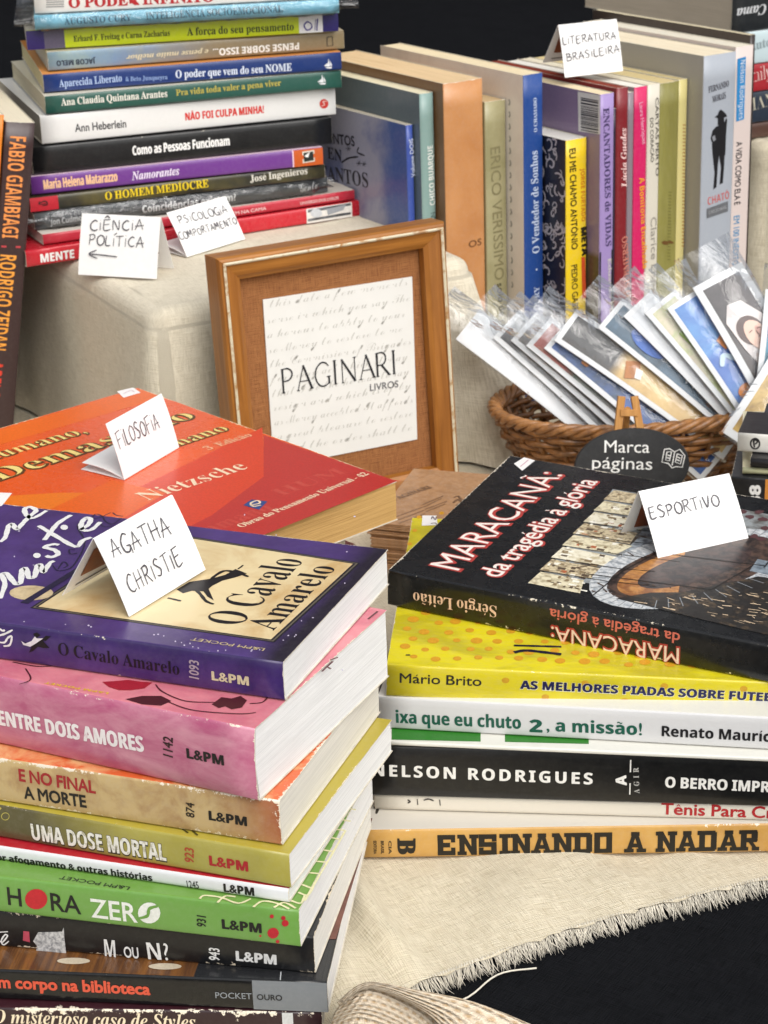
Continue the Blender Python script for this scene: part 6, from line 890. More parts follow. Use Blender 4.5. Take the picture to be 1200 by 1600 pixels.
B = lying_right('pocket_book', 451, 1389, 1412, 1322, 'thin white pocket book with a red cover edge, above the green one', front='#b5202c', spine='#dcdee0', page='#f2f1ef', wear=.3)
TX(B.spine, 'por afogamento & outras histórias', 'S', (-14, 1342, 239, 1376.5), 10, ink(BLACK), B.cover, bold=.04)
TX(B.spine, '1245', 's', (291, 1386.5, 312, 1388.5), 11.5, ink('#2a2a2c'), B.cover, 'number_lettering'); lpm(B, (349, 1392.5, 399, 1399.5), 12.5, BLACK)

B = lying_right('pocket_book', 467, 1423, 1481, 1370, 'green pocket book with red dots and a pale net pattern', front='#6f9c43', spine='#6c9c48', page='#f3f2f0', wear=.5)
TX(B.spine, 'H', 's', (11, 1412.5, 37, 1416), 27, ink(BLACK), B.cover, bold=.02)
TX(B.spine, 'RA', 's', (78, 1421.5, 127, 1428), 27, ink(BLACK), B.cover, bold=.02)
TX(B.spine, 'ZER', 's', (143, 1432.5, 215, 1441), 29, ink('#e9ece4'), B.cover, bold=.02)
PG(B.spine, ellpts(57, 1404.5, 17.5, 16), ink('#c0202c'), B.cover, 'red_disc')
PG(B.spine, ellpts(233.5, 1426, 17.5, 16.5), ink('#e9ece4'), B.cover, 'white_disc')
mb = MB(); stroke(mb, B.spine, [(247, 1415), (234, 1419), (231, 1430), (218, 1434)], .0012, .00024); mb.build('disc_curve', ink('#6c9c48'), B.cover)
rot_num(B, '931', 322, 1449, 1429, 14, BLACK); lpm(B, (346, 1450, 411, 1457.5), 14.5, BLACK)
mb = MB()
for cx, cy, q in ((427, 1457.5, 9), (446, 1442, 5.5), (443, 1434, 3.5), (425, 1431.5, 3.2), (434, 1471, 3), (407, 1462, 1.8)): poly_into(mb, B.spine, [[B.spine.hit(*p) for p in ellpts(cx, cy, q, q * .95, 14, .06)]], EPS)
mb.build('red_splashes', ink('#bf2230'), B.cover)
mb = MB()
for q in ([(312, 1405), (320, 1400), (345, 1403), (372, 1412), (392, 1405)], [(340, 1411), (352, 1401), (368, 1402)], [(396, 1418), (410, 1409), (432, 1412), (452, 1421)], [(428, 1419), (444, 1411), (462, 1420)], [(455, 1408), (470, 1412), (476, 1400)], [(466, 1395), (482, 1399), (492, 1379)], [(470, 1382), (486, 1388)], [(482, 1364), (502, 1366)], [(490, 1346), (512, 1348)], [(500, 1328), (520, 1331)], [(512, 1308), (530, 1312)], [(476, 1408), (498, 1370), (516, 1340), (540, 1298)], [(520, 1296), (538, 1298)], [(528, 1280), (548, 1284)], [(538, 1262), (556, 1266)]): stroke(mb, B.front, q, .0009, taper=0)
mb.build('printed_net', ink('#e6e0b4'), B.cover)
TX(B.front, 'L&PM POCKET', 's', (205, 1386.5, 96, 1369), 6, ink('#1c2412'), B.cover, 'publisher_mark')

B = lying_right('pocket_book', 490, 1464, 1522, 1423, 'black pocket book with a white title and a scuffed corner, under the green one', front='#15171a', spine='#0f1013', page='#efece4', wear=1.2, paper='#d9cbb4')
W_ = ink('#e6e6e4')
TX(B.spine, 'M', 'S', (162, 1493.5, 183, 1496), 27, W_, B.cover); TX(B.spine, 'OU', 's', (194, 1495.5, 218, 1497.5), 17, W_, B.cover, bold=.03); TX(B.spine, 'N?', 'S', (229, 1498.5, 267, 1500.5), 27, W_, B.cover)
rot_num(B, '943', 343, 1501.5, 1481, 16, '#e6e6e4'); lpm(B, (367.6, 1500, 434, 1507), 15, '#dfe0e0')
PG(B.spine, [(52, 1470), (60, 1456), (97, 1455), (100, 1448), (101, 1466), (104, 1495), (78, 1490), (56, 1488), (58, 1478)], covmat('#c9c9c8', '#7f8184', 700, .4, .62), B.cover, 'printed_house')
PG(B.spine, [(37, 1454), (46, 1455), (47, 1472), (36, 1469)], ink('#b4485a'), B.cover, 'printed_flag')
mb = MB()
for q in ([(-3, 1456), (13, 1455)], [(0, 1470), (4, 1472), (12, 1462), (8, 1460), (2, 1470), (6, 1476), (14, 1470)]): stroke(mb, B.spine, q, .0006)
mb.build('author_lettering', W_, B.cover)

B = lying_right('pocket_book', 511, 1535, 1583, 1515, 'black and grey pocket book with orange title and brown wood print cover', front='#5a3a24', spine='#0c0d0f', page='#f1f0ee', wear=.25, W=.12, rough=.2,
                front_kw=dict(c2='#8a5a2c', scale=18, stretch=(16, .6, 1), blend=(0, .128, .1285, '#26272a')))
spine_block(B, 395, 511.5, covmat('#767b80', dims=None))
TX(B.spine, 'Um corpo na biblioteca', 's', (-22, 1541, 235, 1553.5), 17, ink('#d4553c'), B.cover, bold=.055)
TX(B.spine, 'POCKET', 's', (336, 1558.6, 394, 1560.4), 9, ink('#8a8f94'), B.cover, 'publisher_mark'); TX(B.spine, 'OURO', 's', (401.5, 1561, 442, 1562.7), 8.5, ink('#1b1c1e'), B.cover, 'publisher_mark', e=.0003, bold=.02)
PG(B.front, [(506, 1468), (525, 1468), (582, 1279), (571, 1279)], covmat('#74463a', '#5f372d', 120), B.cover, 'cover_strip')
for cx in (115, 258): PG(B.front, ellpts(cx, 1502 + (cx - 115) * .06, 26, 5, 16), ink('#cdbfa8'), B.cover, 'printed_disc')
mb = MB(); stroke(mb, B.front, [(438, 1532), (439, 1519)], .0004, taper=0); mb.build('printed_line', ink('#c9ccd0'), B.cover)

B = lying_right('pocket_book', 503, 1582, 1640, 1575, 'dark maroon pocket book with cream italic title, bottom of the pocket book stack', front='#3a1a22', spine='#2c171b', page='#ebe6dc', wear=1.6, W=.12)
TX(B.spine, 'O misterioso caso de Styles', 'I', (-10, 1597.5, 307, 1606), 20, ink('#e8d9bc'), B.cover)
spine_block(B, 442, 459, ink('#c9cbca'))

# ================================================================== RIGHT FRONT STACK (sport)
Z = .0975
PR = 'stack of sport books'
def lying_left(name, P, yb, Q, label, W=.14, L=.21, group=PR, gap=.0004, T=None, pose=None, **kw):
    """spine facing the camera; P its left front top corner, Q another point along the same edge"""
    global Z
    A = on(*P, Z); Bp = on(*Q, Z); d = Bp - A; yaw = atan2(d.y, d.x)
    zb = vz(A, yb) + .0002 if T is None else Z - T
    T = Z - zb; M = frame_lying(Vector((A.x, A.y, zb)), yaw); Z = zb - gap
    if pose:      # lies a little askew on the books below
        M = Matrix.Rotation(radians(pose[0]), 4, 'Z') @ Matrix.Rotation(radians(pose[1]), 4, 'X') @ Matrix.Rotation(radians(pose[2]), 4, 'Y'); M.translation = A - M.to_3x3() @ Vector((0, 0, T))
    return make_book(name, M, L, W, T, label, 'book', group, **kw)
yel = dict(c2='#c2b41c', scale=26, lo=.45, hi=.6, stretch=(.6, 1.6, 1.6))
Z = .0818
B = lying_left('sport_book', (604, 1039), 1089, (900, 1047), 'yellow book with orange dots on its cover, under the black stadium book', W=.156, L=.225, pose=(-5.5, 1.2, 2.4), front='#e3d41c', spine='#d2c320', page='#ece6d6', wear=.35, front_kw=dict(yel), spine_kw=dict(yel))
TX(B.spine, 'Mário Brito', 's', (622.7, 1066, 753, 1071.5), 14.5, ink('#1c1a20'), B.cover, 'author_lettering', bold=.01)
TX(B.spine, 'AS MELHORES PIADAS SOBRE FUTEBOL', 'S', (813, 1075.5, 1238, 1097), 12.5, ink('#17184a'), B.cover, bold=.04, shadow=ink('#e8e6c8'))
mb = MB()
for r_ in range(7):
    for k in range(26):
        x = 616 + k * 33 + (r_ % 2) * 16 + random.uniform(-5, 5); y = 1026 - r_ * 14 + k * .9 + random.uniform(-3, 3); q = random.uniform(6, 9.5)
        if y < 940 or B.front.hit(x, y)[0] < .006: continue
        poly_into(mb, B.front, [[B.front.hit(*p) for p in ellpts(x, y, q, q * .5, 12)]], .00012)
for x, y in ((655, 808), (648, 829), (640, 850), (690, 802), (665, 846)): poly_into(mb, B.front, [[B.front.hit(*p) for p in ellpts(x, y, 4, 2.4, 10)]], .00012)
mb.build('dot_pattern', ink('#dba028'), B.cover)
mb = MB()
for k in range(12): 
    x = 640 + k * 62; y = 1087 + k * 3.0 if k % 2 else 1064 + k * 2.2
    poly_into(mb, B.spine, [[B.spine.hit(*p) for p in ellpts(x + 150, y - 1, 6, 4.4, 12)]], .00006)
mb.build('dot_pattern', ink('#c99a26'), B.cover)
mb = MB()
stroke(mb, B.front, [(803, 1009), (840, 1010), (877, 1011)], .0016, taper=0); stroke(mb, B.front, [(803, 1020), (820, 1017), (845, 1019), (877, 1023)], .0022, taper=0)
stroke(mb, B.front, [(634, 1024), (641, 1024)], .0014)
mb.build('cover_lettering', ink('#1a1830'), B.cover)
sticker(B, B.front, [(660, 806), (682, 806), (684, 821), (659, 822)])
mb = MB()
for q in ([(673, 819), (680, 818), (684, 823)], [(674, 812), (676, 808), (680, 813), (682, 808)]): stroke(mb, B.front, q, .0006, .0003)
mb.build('price_lettering', ink('#6a5560'), B.cover)

YB = B; ZY = Z
R_ = YB.root.matrix_world.to_3x3() @ Matrix.Rotation(radians(-19.5), 3, 'Z'); nY = R_.col[2]
P_ = YB.root.matrix_world @ Vector((0, 0, YB.T + .0005)); r_ = ray(606, 945); O = CP + r_ * ((P_ - CP).dot(nY) / r_.dot(nY))
lo, hi = .005, .04
for _ in range(40):
    T = (lo + hi) / 2
    if pr(O + nY * T)[1] > 891: lo = T
    else: hi = T
M = R_.to_4x4(); M.translation = O
B = make_book('sport_book', M, .23, .151, T, 'black book with a stadium collage on its cover, under the ESPORTIVO card', 'book', PR, front='#1b1c1e', spine='#131416', page='#e4dccb', wear=.6, rough=.24)
S = B.front; GL_ = ink('#b5403a')
cream = ink('#f6ece2')
TX(S, 'MARACANÃ:', 's', (714, 894.5, 881, 741.5), 47, cream, B.cover, bold=-.008, shadow=GL_)
TX(S, 'da tragédia à glória', 's', (779, 904, 934.5, 752.5), 35, cream, B.cover, bold=.012, shadow=GL_)
TX(B.spine, 'Sérgio Leitão', 'r', (777.6, 947, 645, 924.5), 18, ink('#efc9ae'), B.cover, 'author_lettering', bold=-.006)
TX(B.spine, 'MARACANÃ:', 's', (1064, 1013, 860, 978), 25, ink('#f4d8c4'), B.cover, bold=0, shadow=ink('#b03a34'))
TX(B.spine, 'da tragédia à glória', 's', (1064, 990, 859, 950.5), 16, ink('#d8705c'), B.cover, bold=.02)
sticker(B, S, [(803, 725), (819, 715), (836, 720), (816, 736)])
mb = MB(); stroke(mb, S, [(813, 730), (826, 719)], .0007, .0003); mb.build('price_lettering', ink('#c98aa0'), B.cover)
# collage: torn pale facades, bowl of the stadium, cracked into tiles, fading into a dark crowd
q0 = S.hit(824, 912); q1 = S.hit(979, 764); wv = Vector((q1[0] - q0[0], q1[1] - q0[1], 0)); wl_ = wv.length
def cp(a, b_): return (q0[0] + a, q0[1] + b_)        # metres right of the collage edge, metres up from its front edge
def PM(pts, mat, name, e): 
    mb = MB(); poly_into(mb, S, [[cp(*p) for p in pts]], e); return mb.build(name, mat, B.cover)
CW, CH = .118, .118
torn = [(0, 0)] + [(.003 * random.random(), CH * k / 9) for k in range(1, 9)] + [(0, CH), (CW * .5, CH + .003), (CW, CH)] + [(CW * (1 - k / 10), .006 * random.random() + (.02 if k < 7 else .006)) for k in range(1, 10)]
PM(torn, covmat('#9aa0a2', '#4c443c', 90, .4, .62, .3), 'cover_photo', .00008)
fac = [covmat('#e9dfbe', '#b5a888', 330, .45, .6, .3), covmat('#d8c8a4', '#8d7a5e', 420, .45, .6, .3), covmat('#f1ead2', '#c2b491', 260, .45, .65, .3)]
for k in range(8):
    y = CH * k / 8; w = .024 + .006 * random.random()
    PM([(0, y + .0006), (w, y + random.uniform(0, .003)), (w + random.uniform(-.004, .004), y + CH / 8 - .001), (.001, y + CH / 8 - .0008)], fac[k % 3], 'photo_tile', .00012)
for nm_, c_, num in (('photo_window', '#8c7858', 60), ('photo_window', '#fbf6e6', 46), ('photo_window', '#5c4c3c', 40), ('photo_window', '#b5643c', 10)):
    mb = MB()
    for k in range(num):
        x, y = random.uniform(.001, .026), random.uniform(.001, CH - .004); a_, b2 = random.uniform(.0008, .0035), random.uniform(.0006, .0026)
        poly_into(mb, S, [[cp(x, y), cp(x + a_, y + random.uniform(-.0004, .0004)), cp(x + a_, y + b2), cp(x + random.uniform(-.0004, .0004), y + b2)]], .000125 + k * 1.5e-7)
    mb.build(nm_, ink(c_), B.cover)
for k in range(5):
    y = CH * (k + .6) / 6; PM([(.028, y), (.043, y + .001), (.044, y + .016), (.029, y + .018)], covmat('#a9b4bd', '#6a7078', 300, .42, .6, .3), 'photo_tile', .00011)
bc = (.062, .048)
def arc(rx, ry, a0, a1, n=22, rot=.5):
    o = []
    for k in range(n + 1):
        a = radians(a0 + (a1 - a0) * k / n); x, y = rx * cos(a), ry * sin(a); o.append((bc[0] + x * cos(rot) - y * sin(rot), bc[1] + x * sin(rot) + y * cos(rot)))
    return o
R0 = radians(62)
PM(arc(.058, .031, 0, 360, 34, R0), covmat('#d6d8d8', '#9aa1a8', 500, .4, .62, .3), 'stadium_roof', .00014)
PM(arc(.050, .0225, 0, 360, 34, R0), covmat('#5a463c', '#2a2322', 240, .4, .6, .3), 'stadium_stands', .00017)
PM(arc(.045, .018, 75, 235, 26, R0), covmat('#c48a4c', '#8f5a30', 160, .4, .6, .3), 'stadium_stands', .00019)
PM(arc(.034, .012, 0, 360, 26, R0), covmat('#4a3834', '#241f22', 160, .4, .6, .3), 'stadium_field', .00021)
mb = MB()
for k in range(46):
    a = k / 46 * 2 * pi; i_ = arc(.049, .0222, degrees_ := a * 180 / pi, degrees_, 1, R0)[0]; o_ = arc(.0575, .0306, a * 180 / pi, a * 180 / pi, 1, R0)[0]
    stroke(mb, S, [cp(*i_), cp(*o_)], .0004, .00023, metres=True, sm=False, taper=0)
mb.build('stadium_ribs', ink('#8b9094'), B.cover)
dark = covmat('#2a2725', '#5a4a38', 200, .52, .7, .3)
PM([(.040, .002), (.052, .014), (.064, .020), (.080, .038), (.090, .050), (CW + .03, .058), (CW + .03, -.006), (.10, -.004)], dark, 'photo_crowd', .00024)
PM([(.085, .054), (.125, .052), (.125, .066), (.085, .068)], covmat('#8c98a2', '#55606a', 200), 'photo_tile', .00022)
mb = MB()
for k in range(90):
    x = random.uniform(.046, .105); y = random.uniform(.002, .042); 
    if y > (x - .04) * .75: continue
    stroke(mb, S, [cp(x, y), cp(x + random.uniform(.001, .006), y + random.uniform(-.0012, .0012))], random.uniform(.0003, .0009), .00027, metres=True, sm=False)
mb.build('photo_lights', ink('#e2c8a6'), B.cover)
mb = MB()
for k in range(22):
    x = random.uniform(.012, .06); y = random.uniform(.002, .03) * (1 if random.random() < .7 else 2)
    stroke(mb, S, [cp(x, y), cp(x + random.uniform(-.004, .004), y + random.uniform(-.003, .004))], random.uniform(.0004, .0016), .00026, metres=True, sm=False)
mb.build('photo_crowd', ink('#4c3626'), B.cover)
mb = MB()
for k in range(1, 8): stroke(mb, S, [cp(.0, CH * k / 8), cp(.028 + .004 * sin(k), CH * k / 8 + .002), cp(.05 + .01 * sin(k * 3), CH * k / 8 + .006)], .0005, .0003, metres=True, sm=False, taper=0)
for a, b_ in (((.03, .0), (.034, .03)), ((.034, .03), (.042, .055)), ((.042, .055), (.052, .085)), ((.052, .085), (.055, CH)), ((.02, .02), (.075, .028)), ((.04, .055), (.09, .062)), ((.075, .028), (.085, .06)), ((.09, .06), (.092, .10)), ((.1, .05), (.098, .07))):
    stroke(mb, S, [cp(*a), cp(*b_)], .0006, .0003, metres=True, sm=False, taper=0)
mb.build('collage_cracks', ink('#1a1817'), B.cover)
mb = MB()
for x, y in ((1160, 800), (1172, 808), (1192, 812), (1186, 800), (1178, 838), (1190, 842), (1196, 826)): poly_into(mb, S, [[S.hit(*p) for p in ellpts(x, y, 8, 3, 8, .3)]], .0002)
mb.build('cover_lettering', ink('#5a3a3c'), B.cover)

Z = ZY
B = lying_left('sport_book', (590, 1088.5), 1138, (1200, 1121), 'white book with a dark green title, under the dotted yellow book', W=.14, L=.21, front='#e3e2dc', spine='#d3d3d3', page='#ebe7dd', wear=.2)
G_ = ink('#0f5846')
TX(B.spine, 'ixa que eu chuto', 'S', (617.5, 1128.7, 815, 1138.5), 19, G_, B.cover, bold=.02); TX(B.spine, '2', 'S', (827, 1143, 848, 1144), 19, G_, B.cover, bold=.05)
TX(B.spine, ', a missão!', 'S', (853, 1141.5, 1005, 1148.5), 18.5, G_, B.cover, bold=.02); TX(B.spine, 'Renato Maurício', 'S', (1032, 1149.5, 1226, 1160), 16, ink('#1a191c'), B.cover, 'author_lettering', bold=.015)
B = lying_left('sport_book', (590, 1157.5), 1164.5, (900, 1171), 'very thin white book with green blocks along its edge, above a thick black one', W=.14, L=.21, front='#e0dfd6', page='#ece9e0', wear=.3, bulge=.0001)
for a, b_ in ((612, 751), (789, 920)): PG(B.front, [(a, 1156 + (a - 617) * .02), (b_, 1156 + (b_ - 617) * .022), (b_, 1130 + (b_ - 617) * .025), (a, 1128)], ink('#2f7c26'), B.cover, 'green_block', .0001)
B = lying_left('sport_book', (570, 1165), 1243.5, (1200, 1181), 'thick black book with widely spaced white lettering in the sport book stack', W=.14, L=.21, front='#0e0f11', spine='#0a0b0d', page='#e9e2d2', wear=.35, bulge=.0006)
W_ = ink('#ecebe6')
TX(B.spine, 'NELSON RODRIGUES', 'S', (580, 1211, 926.7, 1225), 17.5, W_, B.cover, 'author_lettering', track=True, bold=.025)
TX(B.spine, 'A', 'S', (979, 1226, 978, 1211), 16, W_, B.cover, 'publisher_mark', bold=.05); TX(B.spine, 'AGIR', 'r', (999, 1239, 997.5, 1199), 8, ink('#b5b4b0'), B.cover, 'publisher_mark', bold=-.05, track=True)
mb = MB(); stroke(mb, B.spine, [(984, 1241), (985.5, 1187)], .0005, taper=0, sm=False); mb.build('printed_line', W_, B.cover)
TX(B.spine, 'O BERRO IMPRESSO', 'S', (1038, 1229.5, 1258, 1240), 16.5, W_, B.cover, bold=.025)
B = lying_left('sport_book', (585, 1241), 1266, (1200, 1258), 'thin off-white book with red lettering, set back under the thick black one', W=.13, L=.20, front='#d9d2c2', spine='#dcd5c6', page='#e4dcc8', wear=.5, T=.0075)
TX(B.spine, 'Tênis Para Crianças', 's', (1033, 1271.5, 1285, 1281), 17, ink('#b3282c'), B.cover, bold=.03)
mb = MB()
for q in ([(652, 1248), (653, 1257)], [(687, 1249), (688, 1258)], [(637, 1249), (641, 1252), (637, 1254)], [(662, 1250), (670, 1248), (678, 1251)]): stroke(mb, B.spine, q, .0006)
mb.build('small_lettering', ink('#35312c'), B.cover)
B = lying_left('sport_book', (556, 1297.5), 1342, (1200, 1287), 'tan swimming book with big black slab lettering, lying on the cream runner', W=.15, L=.22, front='#d8d2c6', spine='#c99d54', page='#e0d6bf', wear=.5, spine_kw=dict(c2='#bb8c44', scale=40))
# slab letters built of square strokes
SLAB = {'E': [(0, 0, .26, 1), (0, .8, .9, 1), (0, 0, .9, .2), (.2, .42, .62, .6), (.72, .66, .9, .8), (.72, .2, .9, .36)], 'N': [(.06, 0, .3, 1), (.7, 0, .94, 1), (-.04, 0, .4, .16), (.6, .84, 1.04, 1), (-.04, .84, .3, 1)],
        'S': [(0, .8, .9, 1), (0, .42, .26, .8), (.2, .42, .9, .6), (.66, .2, .9, .42), (0, 0, .9, .2), (.7, .68, .9, .8), (0, .2, .2, .34)], 'I': [(.14, 0, .4, 1), (0, .84, .54, 1), (0, 0, .54, .16)],
        'A': [(-.06, 0, .4, .16), (.6, 0, 1.06, .16), (.3, .84, .7, 1), (.3, .28, .7, .42)], 'D': [(.06, 0, .32, 1), (-.04, .82, .86, 1), (-.04, 0, .86, .18), (.68, .1, .94, .9)], 'O': [(0, 0, .26, 1), (.64, 0, .9, 1), (.2, .82, .7, 1), (.2, 0, .7, .18)],
        'R': [(.06, 0, .32, 1), (-.04, .84, .86, 1), (.62, .5, .9, .9), (.3, .44, .86, .6), (-.04, 0, .42, .16), (.66, 0, 1.0, .16)]}
DIAG = {'N': [((.06, 1), (.32, 1), (.94, 0), (.68, 0))], 'A': [((.04, .1), (.3, .1), (.58, .95), (.36, .95)), ((.7, .1), (.96, .1), (.64, .95), (.42, .95))], 'R': [((.4, .5), (.62, .5), (.96, .08), (.72, .08))]}
a = B.spine.hit(684.7, 1336.5); b_ = B.spine.hit(1188, 1331); ww = b_[0] - a[0]; txt = 'ENSINANDO A NADAR'; wid = {'I': .54}; tot = sum(.55 if c == ' ' else wid.get(c, 1.0) + .10 for c in txt)
h = B.T * .73; mb = MB(); x = 0; k = ww / tot; lift = 0
for ch in txt:
    if ch == ' ': x += .55; continue
    for x0, y0, x1, y1 in SLAB[ch]: lift = (lift + 1) % 60; poly_into(mb, B.spine, [[(a[0] + (x + px_) * k, a[1] + py_ * h) for px_, py_ in ((x0 - .02, max(y0 - .025, 0)), (x1 + .03, max(y0 - .025, 0)), (x1 + .03, min(y1 + .025, 1)), (x0 - .02, min(y1 + .025, 1)))]], EPS + lift * 2e-6)
    for q in DIAG.get(ch, []): lift = (lift + 1) % 60; poly_into(mb, B.spine, [[(a[0] + (x + p[0]) * k, a[1] + p[1] * h) for p in q]], EPS + lift * 2e-6)
    x += wid.get(ch, 1.0) + .10
mb.build('title_lettering', ink('#1d1a15'), B.cover)
TX(B.spine, 'B', 'r', (622, 1310, 622.5, 1335), 26, ink('#1d1a15'), B.cover, 'publisher_mark', bold=.05)
for s, x in (('CIA', 607), ('BRASIL', 595), ('EDITORA', 583.5)): TX(B.spine, s, 's', (x, 1313, x + .5, 1334), 4.5, ink('#3a2c18'), B.cover, 'publisher_mark', bold=.04)
mb = MB()
for q in ([(703, 1259), (710, 1262), (709, 1260)], [(721, 1261), (724, 1261)], [(738, 1261), (744, 1261)], [(584, 1262), (590, 1263), (588, 1272)], [(655, 1262), (660, 1261)]): stroke(mb, B.front, q, .0012)
mb.build('small_lettering', ink('#3a352e'), B.cover)

# ---- orange philosophy book behind, on its own stack
NA = on(620, 752, .115); NB = on(215, 606, .115); d = NA - NB; nyaw = atan2(d.y, d.x)
zb = vz(NA, 812)
NT = .115 - zb; NL, NWd = .207, .142
# local x along the spine towards the foot of the cover, spine to the front left
O = Vector((NA.x, NA.y, zb)) - Vector((cos(nyaw), sin(nyaw), 0)) * NL - Vector((-sin(nyaw), cos(nyaw), 0)) * NWd
PN = 'philosophy books stacked behind the pocket books'
B = make_book('philosophy_book', frame_lying(O, nyaw), NL, NWd, NT, 'orange and red philosophy book with yellowed pages, top of its stack under the FILOSOFIA card', 'book', PN, front='#e2571f', spine='#b02a24', page='#cda66a', pdark='#9c7440', wear=.9, paper='#ecd9b0', rough=.25)
S = B.front
PG(S, [(384, 853), (470, 800), (562, 742), (628, 752), (620, 752), (388, 842)], ink('#c83a2a'), B.cover, 'cover_band', .00005)
def npoly(pts, col, e): PG(S, pts, ink(col, .3), B.cover, 'cover_band', e)
npoly([(-60, 690), (215, 607), (255, 621), (-60, 712)], '#ea6a22', .00006)
npoly([(-60, 780), (-60, 830), (120, 800), (215, 770), (90, 770)], '#ec7a24', .00006)
npoly([(160, 790), (245, 748), (410, 668), (414, 745), (300, 830), (200, 830)], '#d9452a', .00007)
npoly([(620, 752), (412, 680), (412, 745), (330, 806), (262, 840), (388, 846)], '#bf3530', .00009)
npoly([(70, 800), (175, 750), (260, 770), (160, 830)], '#e8641f', .00008)
YL = ink('#f4dc86'); SHD = ink('#5a3a1a'); OW = ink('#f3d9b8')
TX(S, 'Humano,', 'r', (-30, 725, 139, 676), 22, YL, B.cover, bold=-.02, shadow=SHD)
TX(S, 'Demasiado', 'r', (-2, 752, 310, 651), 32, YL, B.cover, bold=-.02, shadow=SHD)
TX(S, 'Humano', 'r', (220, 717, 361, 671), 22, YL, B.cover, bold=-.02, shadow=SHD)
TX(S, '3ª Edição', 'r', (326, 704, 396, 681), 12, ink('#f0b28a'), B.cover, 'edition_lettering', bold=-.05)
TX(S, 'Nietzsche', 'r', (230, 783, 391, 731), 25, OW, B.cover, 'author_lettering', bold=-.01)
TX(S, 'Obras do Pensamento Universal - 42', 'r', (378, 825, 578, 741), 11, OW, B.cover, 'series_lettering', bold=-.05)
PG(S, [(380, 790), (393, 781), (418, 784), (405, 797)], ink('#2c4a86'), B.cover, 'publisher_mark', .0002); mb = MB(); stroke(mb, S, [(392, 790), (406, 787), (402, 783), (392, 787), (396, 792), (408, 790)], .0011, .0003); mb.build('publisher_mark', OW, B.cover)
for s, px_, hh in (('umano', (330, 834, 430, 795), 26), ('HUM', (440, 776, 545, 738), 22)): TX(S, s, 'r', px_, hh, ink('#c94a40', .3), B.cover, 'tone_lettering', bold=0, e=.00014)
sticker(B, S, [(183, 612), (208, 606), (220, 614), (193, 622)]); mb = MB(); stroke(mb, S, [(193, 616), (204, 611), (210, 613)], .0006, .0003); mb.build('price_lettering', ink('#c9a0a8'), B.cover)
Z2 = zb - .0005; cols = ['#3d5a72', '#7a2e2a', '#d8d2c2', '#2c2c30']
for k, (T, lab) in enumerate(((.020, 'slate blue book directly under the orange philosophy book'), (.022, 'brick red book in the middle of the philosophy stack'), (.018, 'off-white book low in the philosophy stack'))):
    Z2 -= T; yw = nyaw + radians((-2, 2, -1)[k]); M = frame_lying(Vector((O.x, O.y, Z2)) + Vector((-.006, .010 + .003 * k, 0)), yw); make_book('philosophy_book', M, NL - .012, NWd - .012, T - .0006, lab, 'book', PN, front=cols[k], page='#e2d8c0', wear=.5)
Z2 -= 0
while Z2 > .012:
    T = min(.02, Z2 - .0025)
    if T < .006: break
    Z2 -= T; make_book('philosophy_book', frame_lying(Vector((O.x - .004, O.y + .012, Z2)), nyaw), NL - .014, NWd - .014, T - .0006, 'charcoal book at the bottom of the philosophy stack', 'book', PN, front=cols[3], page='#ddd3bd', wear=.5); break

# ================================================================== BACK STACK on the draped riser
Z = RZ + .0006
PB = 'tall stack of self help books on the draped riser'
def lying_up(name, xl, ytl, ybl, xr, ybr, label, W=.145, group=PB, **kw):
    global Z
    A = on(xl, ybl, Z); Bp = on(xr, ybr, Z); d = Bp - A; yaw = atan2(d.y, d.x); L = d.length
    zt = vz(A, ytl); T = zt - Z; O = Vector((A.x, A.y, Z)); Z = zt + .0005
    return make_book(name, frame_lying(O, yaw), L, W, T - .0003, label, 'book', group, **kw)
N_ = 'stacked_book'
B = lying_up(N_, 42, 392, 418, 563, 337, 'bright red book at the bottom of the tall stack, behind the arrow card', front='#c01f2e', spine='#c2202f', page='#e2d9c6', wear=.2, rough=.25)
TX(B.spine, 'MENTE', 'S', (62.5, 410.5, 117, 402.5), 13, ink(WHITE), B.cover, bold=.03)
spine_block(B, 479, 550, ink('#e6e2dc')); PG(B.spine, [(481, 328), (548, 317), (548, 335), (481, 346)], covmat('#6c7076', '#15171a', 150, .42, .6, .3), B.cover, 'spine_photo', .0002)
PG(B.spine, ellpts(494, 333, 9, 7), ink('#c9ccd0'), B.cover, 'spine_photo', .0003); PG(B.spine, [(510, 326), (540, 320), (536, 328), (512, 336)], ink('#9a9ea4'), B.cover, 'spine_photo', .0003)
B = lying_up(N_, 68, 366, 383, 554, 312, 'red book with pale edges, second from the bottom of the tall stack', front='#d8cfc4', spine='#b8283a', page='#e9e3d6', wear=.2)
TX(B.spine, 'BEM NA CAMA', 's', (358, 337, 416, 327.5), 5, ink('#eac9c6'), B.cover, bold=.02); TX(B.spine, 'UNIVERSO DOS LIVROS', 's', (469, 320, 529, 311), 4.5, ink('#eac9c6'), B.cover, 'publisher_mark', bold=.02)
film = None
m, n, l, b = newmat('shrink_film'); n.remove(b); out = n['Material Output']
tr = n.new('ShaderNodeBsdfTransparent'); tr.inputs[0].default_value = (.96, .97, .98, 1); gl = n.new('ShaderNodeBsdfGlossy'); gl.inputs['Roughness'].default_value = .12; mx = n.new('ShaderNodeMixShader')
lw = n.new('ShaderNodeLayerWeight'); lw.inputs['Blend'].default_value = .22
v = mapped(n, l, (1, 1, 1)); f = noise(n, l, v, 70, 4, .6, 1.2); bp = n.new('ShaderNodeBump'); bp.inputs['Distance'].default_value = .004; bp.inputs['Strength'].default_value = .8; l.new(f, bp.inputs['Height']); l.new(bp.outputs[0], gl.inputs['Normal']); l.new(bp.outputs[0], lw.inputs['Normal'])
